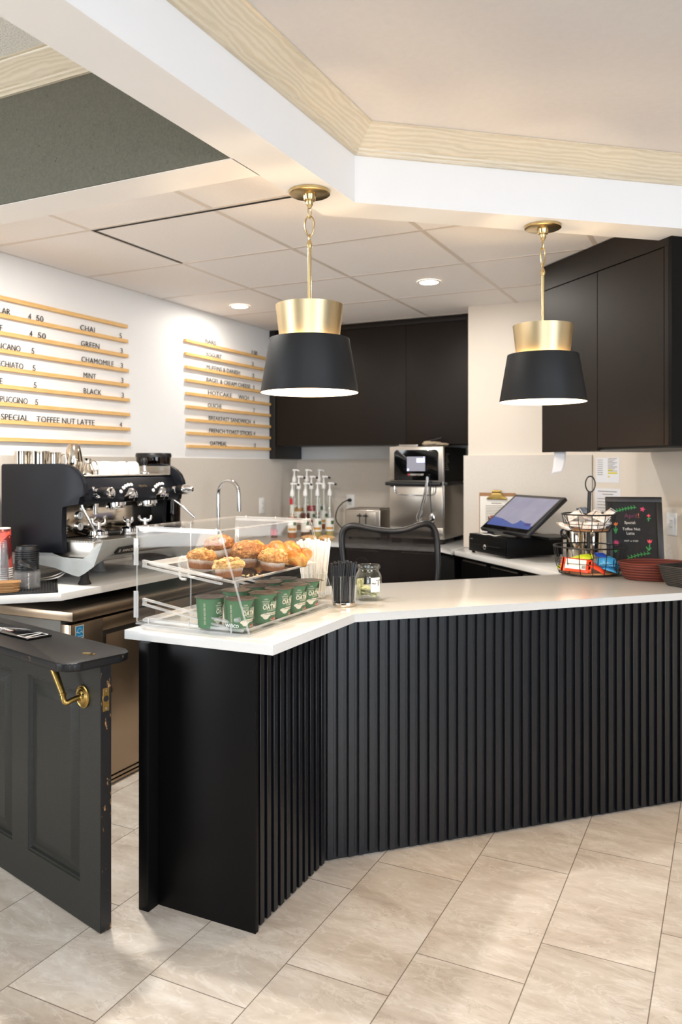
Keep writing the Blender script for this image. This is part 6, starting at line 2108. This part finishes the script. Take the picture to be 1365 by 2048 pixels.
# pen cup
t = thing('pen_cup', 'small navy cup of pens at the left of the cash drawer', 'pen holder', mr @ Vector((0.020, 0.150, 0.1246)), 0.3)
plain('navy', (34, 42, 78), 0.5); plain('pen_red', (206, 84, 80), 0.4)
mb = MB(); mb.lathe([(0.0, 0.0), (0.021, 0.0), (0.026, 0.062), (0.0245, 0.062), (0.0195, 0.003), (0.0, 0.003)], None, 20); mb.build('cup', 'navy', t)
pw = t.matrix_basis
for k, (a, mt_, lab) in enumerate([(0.2, 'black_plastic', 'black pen in the navy cup'), (1.3, 'pen_red', 'red handled scissors standing in the navy cup')]):
    q = thing('pen' if k == 0 else 'scissors', lab, 'pen' if k == 0 else 'scissors', pw @ Vector((0.004 * k, 0.006 * k, 0.0035)), a)
    mb = MB()
    if k == 0:
        mb.tube([(0, 0, 0), (-0.012, 0.004, 0.085), (-0.014, 0.004, 0.10)], [0.003, 0.0045, 0.003], None, 10); mb.build('barrel', mt_, q)
    else:
        mb.tube([(0, 0, 0), (0.006, 0.0, 0.07)], [0.002, 0.005], 'chrome', 10); mb.build('blades', 'chrome', q)
        mb = MB()
        for s in (-1, 1):
            mb.tube([(0.006 + s * 0.010 + 0.010 * math.cos(b), 0.0, 0.088 + 0.016 * math.sin(b)) for b in [2 * PI * j / 14 for j in range(14)]], 0.0034, None, 8, True)
        mb.build('grips', mt_, q)
# clipboard leaning on the pier
cb_ = thing('clipboard', 'brown clipboard with a typed sheet leaning on the white pier', 'clipboard', (-1.42, WC - 0.022, 1.13), room=True)
plain('hardboard', (150, 106, 66), 0.5, vary=0.1, nscale=70)
cx0, cx1, cz0, cz1 = -1.555, -1.305, 0.9385, 1.318
mb = MB(); mb.box(cx0, cx1, WC - 0.0225, WC - 0.0185, cz0, cz1, None, 0.0015); mb.build('board', 'hardboard', cb_)
mb = MB(); mb.box(cx0 + 0.006, cx1 - 0.006, WC - 0.0236, WC - 0.0228, cz0 + 0.004, cz1 - 0.024); sh_ = mb.build('sheet', 'paper_white', cb_)
plain('ink_grey', (136, 128, 122), 0.6)
mb = MB()
for k in range(11):
    mb.box(cx0 + 0.045, cx1 - 0.05 - 0.02 * (k % 3), WC - 0.0240, WC - 0.0237, cz1 - 0.090 - k * 0.0105, cz1 - 0.0865 - k * 0.0105)
mb.box(cx0 + 0.085, cx1 - 0.095, WC - 0.0240, WC - 0.0237, cz1 - 0.074, cz1 - 0.068)
mb.build('typed_lines', 'ink_grey', sh_)
mb = MB(); cxm = (cx0 + cx1) / 2
mb.prism([(cxm - 0.072, cz1 - 0.046), (cxm - 0.066, cz1 - 0.030), (cxm - 0.040, cz1 - 0.020), (cxm - 0.026, cz1 + 0.012), (cxm + 0.026, cz1 + 0.012), (cxm + 0.040, cz1 - 0.020), (cxm + 0.066, cz1 - 0.030), (cxm + 0.072, cz1 - 0.046)], 0.0, 0.010, None, XZ(WC - 0.0240), 0.002)
mb.cyl((cxm - 0.030, WC - 0.036, cz1 + 0.010), (cxm + 0.030, WC - 0.036, cz1 + 0.010), 0.010, None, None, 14); mb.build('clip', 'brass_worn', cb_)

# ------------------------------------------------------------------ notices on the right-hand wall
plain('paper_cool', (232, 232, 236), 0.6, vary=0.01); plain('marker_yellow', (222, 206, 40), 0.6)
def notice(u0, u1, z0, z1, label, lines, marks=()):
    M = basis(rw(u0, z0, 0.0008), rd, (0, 0, 1), rn)
    wd_ = (u1 - u0) / S2
    t = thing('notice_sheet', label, 'notice', M.translation, group='paper notices on the wall'); t.rotation_euler = M.to_euler()
    mb = MB(); mb.box(0, wd_, 0, z1 - z0, 0.0, 0.0006); p = mb.build('sheet', 'paper_cool', t)
    mb = MB()
    for x0, x1, y, h_ in lines:
        mb.box(x0 * wd_, x1 * wd_, y * (z1 - z0), y * (z1 - z0) + h_, 0.0007, 0.0009)
    mb.build('typed_lines', 'ink_grey', p)
    if marks:
        mb = MB()
        for x0, x1, y, h_ in marks:
            mb.box(x0 * wd_, x1 * wd_, y * (z1 - z0), y * (z1 - z0) + h_, 0.0010, 0.0012)
        mb.build('highlighter_marks', 'marker_yellow', p)
KR = 1.047
notice(-0.782, -0.620, 1.396, 1.552, 'upper paper notice on the wall beside the pier, marked with yellow highlighter', [(0.06, 0.30, 0.90 - 0.085 * k, 0.0035) for k in range(8)] + [(0.52, 0.90 - 0.08 * (k % 3), 0.95 - 0.055 * k, 0.0035) for k in range(10)], [(0.52, 0.72, 0.48, 0.008), (0.52, 0.92, 0.35, 0.010), (0.52, 0.60, 0.21, 0.008)])
notice(-0.790, -0.612, 1.100, 1.358, 'lower paper notice on the wall, partly hidden by the chalkboard', [(0.12, 0.86, 0.92, 0.005), (0.30, 0.72, 0.85, 0.005)] + [(0.10, 0.90 - 0.1 * (k % 2), 0.74 - 0.075 * k, 0.0035) for k in range(8)])
t = thing('hanging_note', 'white note hanging from the lower edge of the tall brown cupboard', 'note', (-0.86, 4.45, 1.52), room=True)
mb = MB()
a = Vector((-0.885, 4.475, 1.5790)); 
rows = []
for j in range(8):
    s = j / 7
    w_ = 0.075 - 0.012 * max(0, s - 0.6) * 2
    off = 0.015 * s * s
    rows.append([(a.x + (w_ * i / 5) * 0.80 - off, a.y + (w_ * i / 5) * 0.25 + off * 0.4, a.z - 0.125 * s + 0.012 * (i / 5) * s) for i in range(6)])
mb.loft(rows, None, False); o = mb.build('sheet', 'paper_cool', t); md = o.modifiers.new('thick', 'SOLIDIFY'); md.thickness = 0.0005

# ------------------------------------------------------------------ chalkboard
ckx = Vector((0.960, 0.280, 0)).normalized()
cb0 = Vector((-0.600, 4.462, ZT + 0.0005))
lean = 0.20
up_ = (Vector((-ckx.y, ckx.x, 0)) * math.sin(lean) + Vector((0, 0, 1)) * math.cos(lean))
nk = ckx.cross(up_)
Mc = basis(cb0, ckx, up_, nk)
ck = thing('chalkboard', 'small framed black chalkboard with coloured chalk writing leaning by the wall', 'chalkboard', cb0); ck.rotation_euler = Mc.to_euler()
cw, chh = 0.292, 0.402
plain('frame_black', (34, 30, 29), 0.45, vary=0.1); plain('chalk_black', (30, 29, 30), 0.8, vary=0.2, nscale=30)
mb = MB()
fw = 0.030
mb.box(0, cw, 0, fw, -0.010, 0.008, None, 0.002); mb.box(0, cw, chh - fw, chh, -0.010, 0.008, None, 0.002); mb.box(0, fw, fw, chh - fw, -0.010, 0.008, None, 0.002); mb.box(cw - fw, cw, fw, chh - fw, -0.010, 0.008, None, 0.002)
mb.build('frame', 'frame_black', ck)
mb = MB(); mb.box(fw, cw - fw, fw, chh - fw, -0.008, 0.0); bd_ = mb.build('board', 'chalk_black', ck)
plain('chalk_white', (226, 222, 216), 0.8); plain('chalk_pink', (206, 70, 110), 0.8); plain('chalk_purple', (112, 52, 84), 0.8); plain('chalk_orange', (222, 120, 60), 0.8); plain('chalk_green', (62, 150, 82), 0.8); plain('chalk_rose', (222, 80, 96), 0.8)
I4 = Matrix.Identity(4)
def ctext(body, size, x, y, mat):
    mb = MB(); mb.text(body, size, Matrix.Translation((x, y, 0.0004)), None, 'CENTER', 0.0002); mb.build('chalk_writing', mat, bd_)
ctext('April', 0.034, 0.130, 0.288, 'chalk_purple'); ctext('!', 0.036, 0.170, 0.288, 'chalk_orange')
ctext('Special:', 0.020, 0.125, 0.255, 'chalk_white'); ctext('Toffee Nut', 0.0205, 0.130, 0.220, 'chalk_white'); ctext('Latte', 0.0205, 0.125, 0.197, 'chalk_white'); ctext('HOT or ICED', 0.0125, 0.128, 0.158, 'chalk_white')
def flower(x, y, r, mat, n=7):
    mb = MB()
    cc = mb.bm.verts.new((x, y, 0.0006)); vv = []
    for k in range(n * 6):
        a = 2 * PI * k / (n * 6)
        rr = r * (0.72 + 0.28 * math.cos(a * n))
        vv.append(mb.bm.verts.new((x + rr * math.cos(a), y + rr * math.sin(a), 0.0006)))
    for k in range(len(vv)):
        mb.bm.faces.new((cc, vv[k], vv[(k + 1) % len(vv)]))
    mb.build('chalk_flower', mat, bd_)
flower(0.192, 0.335, 0.014, 'chalk_pink', 5); flower(0.222, 0.300, 0.010, 'chalk_rose', 4); flower(0.050, 0.150, 0.018, 'chalk_pink', 10)
def tulip(x, y, r, mat):
    mb = MB(); mb.prism([(x - r, y + r * 0.9), (x - r * 0.5, y + r * 0.35), (x, y + r), (x + r * 0.5, y + r * 0.35), (x + r, y + r * 0.9), (x + r * 0.8, y - r * 0.2), (x, y - r * 0.8), (x - r * 0.8, y - r * 0.2)], 0.0003, 0.0006); mb.build('chalk_flower', mat, bd_)
tulip(0.050, 0.252, 0.012, 'chalk_orange'); tulip(0.222, 0.160, 0.013, 'chalk_rose')
def strokes(segs, mat='chalk_green', w=0.0022):
    mb = MB()
    for pl in segs:
        mb.tube([(x, y, 0.0004) for x, y in pl], w, None, 6)
    for v in mb.bm.verts:
        v.co.z = min(max(v.co.z, 0.0002), 0.0009)
    mb.build('chalk_stems', mat, bd_)
def vine(x0, y0, x1, y1):
    segs = [[(x0, y0), ((x0 + x1) / 2, (y0 + y1) / 2 + 0.006), (x1, y1)]]
    for k in range(7):
        s = (k + 0.5) / 7
        x, y = x0 + (x1 - x0) * s, y0 + (y1 - y0) * s + 0.004
        segs.append([(x, y), (x - 0.007, y + 0.009)]); segs.append([(x, y), (x - 0.004, y - 0.010)])
    return segs
strokes(vine(0.055, 0.322, 0.160, 0.345)); strokes(vine(0.105, 0.068, 0.222, 0.098))
strokes([[(0.050, 0.240), (0.049, 0.200)], [(0.049, 0.205), (0.040, 0.228)], [(0.049, 0.205), (0.058, 0.228)], [(0.222, 0.146), (0.216, 0.112)], [(0.216, 0.112), (0.203, 0.132)], [(0.216, 0.112), (0.228, 0.128)], [(0.222, 0.290), (0.220, 0.270)], [(0.213, 0.284), (0.232, 0.286)]], w=0.003)
strokes([[(0.036, 0.108), (0.066, 0.112)], [(0.042, 0.100), (0.060, 0.112)]], w=0.003)
mb = MB(); mb.box(0.10, 0.19, 0.05, 0.30, -0.030, -0.0105, None, 0.002); mb.build('easel_back', 'frame_black', ck)

# ------------------------------------------------------------------ airpots behind the basket
for k, (u, v, lab) in enumerate([(-0.800, 4.880, 'steel airpot behind the wire basket stand, nearer the till'), (-0.690, 4.790, 'steel airpot behind the wire basket stand, nearer the chalkboard')]):
    t = thing('steel_canister', lab, 'canister', (u - 0.02, v - 0.09, ZT + 0.0003), 0.0, 'steel canisters')
    mb = MB(); mb.lathe([(0.0, 0.0), (0.052, 0.0), (0.054, 0.004), (0.054, 0.185), (0.050, 0.197), (0.0, 0.199)], None, 36); mb.build('body', 'mirror_steel', t)
    mb = MB(); mb.lathe([(0.0, 0.1992), (0.044, 0.1992), (0.044, 0.215), (0.020, 0.224), (0.0, 0.225)], None, 30); mb.build('cap', 'black_plastic', t)

# ------------------------------------------------------------------ two tier wire basket with sweets
plain('wire_black', (22, 21, 21), 0.4, 0.2)
bkx, bky = -0.672, 4.300
wbk = thing('wire_basket_stand', 'two tier black wire basket stand full of wrapped sweets', 'basket stand', (bkx, bky, ZT + 0.0003), 0.15)
def wire_tier(z0, z1, r0, r1, n, name, rod=0.0022):
    mb = MB()
    def circ(r, z, w):
        mb.tube([(r * math.cos(2 * PI * k / 40), r * math.sin(2 * PI * k / 40), z) for k in range(40)], w, None, 6, True)
    circ(r1, z1, 0.0042); circ(r0, z0, 0.003); circ(r0 + (r1 - r0) * 0.55, z0 + (z1 - z0) * 0.42, 0.0018)
    for k in range(n):
        a = 2 * PI * k / n + 0.13
        c_, s_ = math.cos(a), math.sin(a)
        mb.tube([(r0 * c_, r0 * s_, z0), ((r0 + (r1 - r0) * 0.62) * c_, (r0 + (r1 - r0) * 0.62) * s_, z0 + (z1 - z0) * 0.35), (r1 * c_, r1 * s_, z1)], rod, None, 6, False, 1)
    for k in range(6):
        a = PI * k / 6
        mb.tube([(r0 * math.cos(a), r0 * math.sin(a), z0), (-r0 * math.cos(a), -r0 * math.sin(a), z0)], 0.0018, None, 6)
    return mb.build(name, 'wire_black', wbk)
lowt = wire_tier(0.008, 0.145, 0.150, 0.178, 16, 'lower_basket')
upt = wire_tier(0.226, 0.312, 0.105, 0.136, 12, 'upper_basket')
wood('basket_base_wood', (150, 100, 56), (186, 132, 80), 0.5)
mb = MB(); mb.lathe([(0.0, 0.011), (0.140, 0.011), (0.140, 0.017), (0.0, 0.017)], None, 36); mb.build('base_disc', 'basket_base_wood', lowt)
mb = MB(); mb.lathe([(0.0, 0.229), (0.100, 0.229), (0.100, 0.234), (0.0, 0.234)], None, 36); mb.build('base_disc', 'basket_base_wood', upt)
mb = MB(); mb.cyl((0, 0, 0.005), (0, 0, 0.315), 0.0085, None, None, 14); mb.cyl((0, 0, 0.315), (0.004, 0, 0.430), 0.0095, 0.0095, None, 14); mb.build('post', 'wire_black', wbk)
mb = MB(); mb.tube([(0.008 + 0.024 * math.cos(2 * PI * k / 26), 0.006 * math.cos(2 * PI * k / 26), 0.468 + 0.041 * math.sin(2 * PI * k / 26)) for k in range(26)], 0.0035, None, 8, True); mb.build('ring_handle', 'wire_black', wbk)
mb = MB(); mb.lathe([(0.0, 0.0), (0.105, 0.0), (0.110, 0.006), (0.0, 0.008)], None, 30); mb.build('foot', 'wire_black', wbk)
# wrapped sweets: pillow packs
plain('wrap_blue', (64, 150, 204), 0.28, vary=0.2, nscale=30); plain('wrap_deepblue', (34, 70, 168), 0.28, vary=0.1); plain('wrap_lime', (186, 200, 40), 0.3, vary=0.15, nscale=20); plain('wrap_red', (228, 72, 36), 0.3, vary=0.08, nscale=20)
crumb('wrap_white', (190, 140, 96), (232, 226, 220), (246, 244, 242), 34.0, 0.5)
MATS['wrap_white'].node_tree.nodes['Principled BSDF'].inputs['Roughness'].default_value = 0.35
def pillow(name, L, W_, H_, mat, seed, crinkle=0.12):
    from mathutils import noise
    mb = MB()
    nx_, ny_ = 18, 10
    def sheet(sg):
        rr = []
        for i in range(nx_ + 1):
            x = -L / 2 + L * i / nx_
            row = []
            for j in range(ny_ + 1):
                y = -W_ / 2 + W_ * j / ny_
                e = max(0.0, 1 - (abs(x) / (L / 2 * 0.84)) ** 4) * max(0.0, 1 - (abs(y) / (W_ / 2)) ** 2.4)
                k = noise.noise(Vector((x * 60, y * 60, seed * 3.0 + sg))) * crinkle
                row.append((x, y * (0.9 + 0.1 * e), H_ / 2 + sg * (H_ / 2) * e * (1 + k) + sg * 0.0003 + (0.002 * math.sin(j * 2.4) if e == 0 else 0)))
            rr.append(row)
        mb.loft(rr, None, False)
    sheet(1); sheet(-1)
    bmesh.ops.remove_doubles(mb.bm, verts=list(mb.bm.verts), dist=0.0009)
    return mb.build(name, mat)
Mw = wbk.matrix_basis
def put(o, first, loc, rot, label, cat, group):
    p = o if first else o.copy()
    if not first:
        COL.objects.link(p)
    p.location = Mw @ Vector(loc); p.rotation_euler = rot
    return tag(p, label, cat, group)
lime = pillow('candy_packet', 0.125, 0.055, 0.028, 'wrap_lime', 1)
put(lime, True, (-0.095, -0.060, 0.045), (0.1, -0.35, 0.5), 'lower lime green sweet packet at the left of the lower wire basket', 'sweet packet', 'lime green packets')
put(lime, False, (-0.040, -0.040, 0.072), (0.5, -0.25, 0.25), 'upper lime green sweet packet lying across the left of the lower wire basket', 'sweet packet', 'lime green packets')
redp = pillow('candy_packet', 0.150, 0.085, 0.022, 'wrap_red', 2, 0.05)
put(redp, True, (-0.060, -0.112, 0.052), (1.0, 0.06, 0.02), 'red and white sweet packet standing at the front of the lower wire basket', 'sweet packet', 'red packets')
mb = MB(); mb.box(-0.052, 0.050, -0.028, 0.026, 0.0206, 0.0226, None, 0.001); pp = mb.build('white_panel', 'paper_white', redp)
mb = MB()
for k in range(9):
    mb.box(0.030 + k * 0.0022, 0.0308 + k * 0.0022 + 0.0006 * (k % 2), -0.024, -0.004, 0.0227, 0.0229)
mb.build('barcode', 'letter_black', pp)
put(redp.copy() if False else pillow('candy_packet', 0.10, 0.06, 0.02, 'wrap_red', 5), True, (0.035, -0.100, 0.040), (0.5, 0.5, 0.3), 'small plain red sweet packet beside the blue ones in the lower wire basket', 'sweet packet', 'red packets')
blue = pillow('candy_packet', 0.085, 0.060, 0.024, 'wrap_blue', 3, 0.35)
bl = [((0.095, -0.080, 0.034), (0.5, 0.3, 0.4)), ((0.065, -0.060, 0.058), (0.3, -0.3, 1.2)), ((0.115, -0.035, 0.050), (0.7, 0.2, -0.4)), ((0.085, -0.095, 0.068), (0.8, 0.0, 0.1)), ((0.105, 0.010, 0.066), (0.2, 0.4, 0.9))]
bln = ['light blue sweet packet lowest at the right front of the lower wire basket', 'light blue sweet packet nearest the post of the wire stand', 'light blue sweet packet against the right side of the lower wire basket', 'light blue sweet packet on top at the front right of the lower wire basket', 'light blue sweet packet at the right rear of the lower wire basket']
for k, (p, r_) in enumerate(bl):
    put(blue, k == 0, p, r_, bln[k], 'sweet packet', 'light blue packets')
dblue = pillow('candy_packet', 0.07, 0.05, 0.022, 'wrap_deepblue', 4, 0.3)
put(dblue, True, (0.060, 0.000, 0.088), (0.4, 0.2, 0.5), 'deep blue sweet packet on top of the light blue ones', 'sweet packet', 'deep blue packets')
put(dblue, False, (-0.005, 0.010, 0.070), (0.2, 0.5, 1.5), 'deep blue sweet packet behind the post in the lower wire basket', 'sweet packet', 'deep blue packets')
wh = pillow('wrapped_bar', 0.090, 0.050, 0.026, 'wrap_white', 6, 0.45)
whp = [((-0.060, -0.055, 0.250), (0.5, 0.1, 0.3)), ((0.010, -0.080, 0.252), (0.9, 0.0, -0.1)), ((0.070, -0.040, 0.252), (0.5, -0.3, 0.7)), ((-0.080, 0.020, 0.262), (0.2, 0.3, 1.4)), ((0.050, 0.050, 0.258), (0.3, 0.2, 2.2)), ((-0.020, -0.040, 0.285), (0.4, 0.3, 0.9)), ((0.060, -0.060, 0.292), (0.8, 0.4, -0.3)), ((-0.070, -0.030, 0.296), (0.7, -0.5, 0.2)), ((0.030, 0.010, 0.305), (0.2, -0.3, 1.0)), ((0.095, -0.010, 0.300), (0.5, -0.7, 0.6)), ((-0.125, -0.055, 0.238), (0.2, 0.4, 0.4))]
whn = ['white wrapped bar at the left front of the upper wire basket, low down', 'white wrapped bar at the very front of the upper wire basket', 'white wrapped bar at the right front of the upper wire basket, low down', 'white wrapped bar at the left rear of the upper wire basket', 'white wrapped bar at the right rear of the upper wire basket', 'white wrapped bar just left of the post, on top', 'white wrapped bar on top at the right front of the upper wire basket', 'white wrapped bar on top at the left of the upper wire basket', 'white wrapped bar lying right against the post, highest', 'white wrapped bar sticking up at the right rim of the upper wire basket', 'white wrapped bar poking out under the left of the upper wire basket']
for k, (p, r_) in enumerate(whp):
    put(wh, k == 0, p, r_, whn[k], 'wrapped bar', 'white wrapped bars')
plain('wrap_grey', (96, 104, 116), 0.3, vary=0.2)
gw = pillow('wrapped_bar', 0.07, 0.055, 0.035, 'wrap_grey', 8, 0.4)
put(gw, True, (-0.030, 0.020, 0.312), (0.5, 0.1, 0.4), 'grey wrapped sweet on top of the upper wire basket, left of the post', 'wrapped bar', None)

# ------------------------------------------------------------------ woven baskets at the right end
def weave(name, rgb, sx=90.0):
    t = NT(name)
    v = t.coord()
    w = t.n('ShaderNodeTexWave', wave_type='BANDS', bands_direction='Z'); w.inputs['Scale'].default_value = sx; w.inputs['Distortion'].default_value = 0.6; w.inputs['Detail'].default_value = 1
    t.l(v, w.inputs[0])
    c = srgb(*rgb)
    t.set(t.ramp(w.outputs[1], [(0.2, tuple(x * 0.45 for x in c[:3]) + (1,)), (0.7, c)]), 0.65)
    t.bump(w.outputs[1], 0.7, 0.003)
    return t.m
weave('weave_red', (112, 46, 34), 24.0); weave('weave_black', (44, 41, 39), 36.0)
rb = thing('woven_basket', 'oval red brown woven basket behind the black one', 'basket', (-0.350, 4.250, ZT + 0.0003), 0.55)
mb = MB(); mb.lathe([(0.0, 0.0), (0.125, 0.0), (0.135, 0.010), (0.157, 0.078), (0.160, 0.083), (0.155, 0.086), (0.150, 0.080), (0.128, 0.012), (0.0, 0.006)], None, 56, sx=1.12, sy=0.82)
mb.build('weave', 'weave_red', rb)
bbx = thing('woven_basket', 'rectangular black woven basket at the right end of the bar', 'basket', (-0.150, 4.060, ZT + 0.0003), math.radians(45 - 90 + 8))
mb = MB()
def rr_(w, d, z, n=8, r=0.03):
    pts = []
    for cx, cy_, a0 in ((w - r, d - r, 0), (-w + r, d - r, 90), (-w + r, -d + r, 180), (w - r, -d + r, 270)):
        for k in range(n):
            a = math.radians(a0 + 90 * k / (n - 1)); pts.append((cx + r * math.cos(a), cy_ + r * math.sin(a), z))
    return pts
mb.loft([rr_(0.105, 0.092, 0.001), rr_(0.118, 0.105, 0.03), rr_(0.130, 0.118, 0.088), rr_(0.133, 0.121, 0.090), rr_(0.133, 0.121, 0.096), rr_(0.127, 0.115, 0.096), rr_(0.112, 0.099, 0.03), rr_(0.10, 0.088, 0.006)], None, True, True)
bw_ = mb.build('weave', 'weave_black', bbx)
mb = MB()
for k in range(5):
    x = 0.128 * 0.90
    mb.box(-0.1235, -0.1215, -0.035 + 0.016 * k, -0.028 + 0.016 * k, 0.030, 0.070)
mb.build('side_slots', 'slot_black', bw_)
mb = MB(); mb.tube([(-0.10, 0.118, 0.095), (-0.05, 0.120, 0.118), (0.0, 0.121, 0.122), (0.05, 0.120, 0.118), (0.10, 0.118, 0.095)], 0.006, None, 8, False, 1)
mb.build('handle', 'weave_black', bbx)
plain('wrap_amber', (226, 160, 74), 0.3, vary=0.15)
Mb2 = bbx.matrix_basis
for k, (x, y, z, mt_, lab) in enumerate([(-0.03, 0.03, 0.075, 'wrap_amber', 'amber wrapped sweet lying on top in the black woven basket'), (0.03, -0.02, 0.055, 'wrap_deepblue', 'dark blue sweet packet in the black woven basket'), (-0.05, -0.04, 0.050, 'black_plastic', 'black tea packet in the black woven basket'), (0.05, 0.05, 0.050, 'wrap_white', 'white tea packet in the black woven basket')]):
    o = pillow('tea_packet', 0.085, 0.055, 0.022, mt_, 10 + k, 0.2)
    o.location = Mb2 @ Vector((x, y, z)); o.rotation_euler = (0.15 * k, 0.2 - 0.1 * k, 0.6 * k)
    tag(o, lab, 'sweet packet', 'packets in the black basket')
# hand gel bottle
t = thing('clear_bottle', 'small clear pump bottle behind the red brown basket', 'bottle', (-0.290, 4.430, ZT + 0.0003))
mb = MB(); mb.lathe([(0.0, 0.0), (0.027, 0.0), (0.028, 0.004), (0.028, 0.085), (0.012, 0.105), (0.011, 0.112), (0.0, 0.112)], None, 26); mb.build('body', 'clear_plastic', t)
mb = MB(); mb.lathe([(0.0, 0.1122), (0.013, 0.1122), (0.013, 0.128), (0.005, 0.132), (0.005, 0.150), (0.012, 0.152), (0.012, 0.160), (0.0, 0.161)], None, 20); mb.build('pump', 'clear_plastic', t)
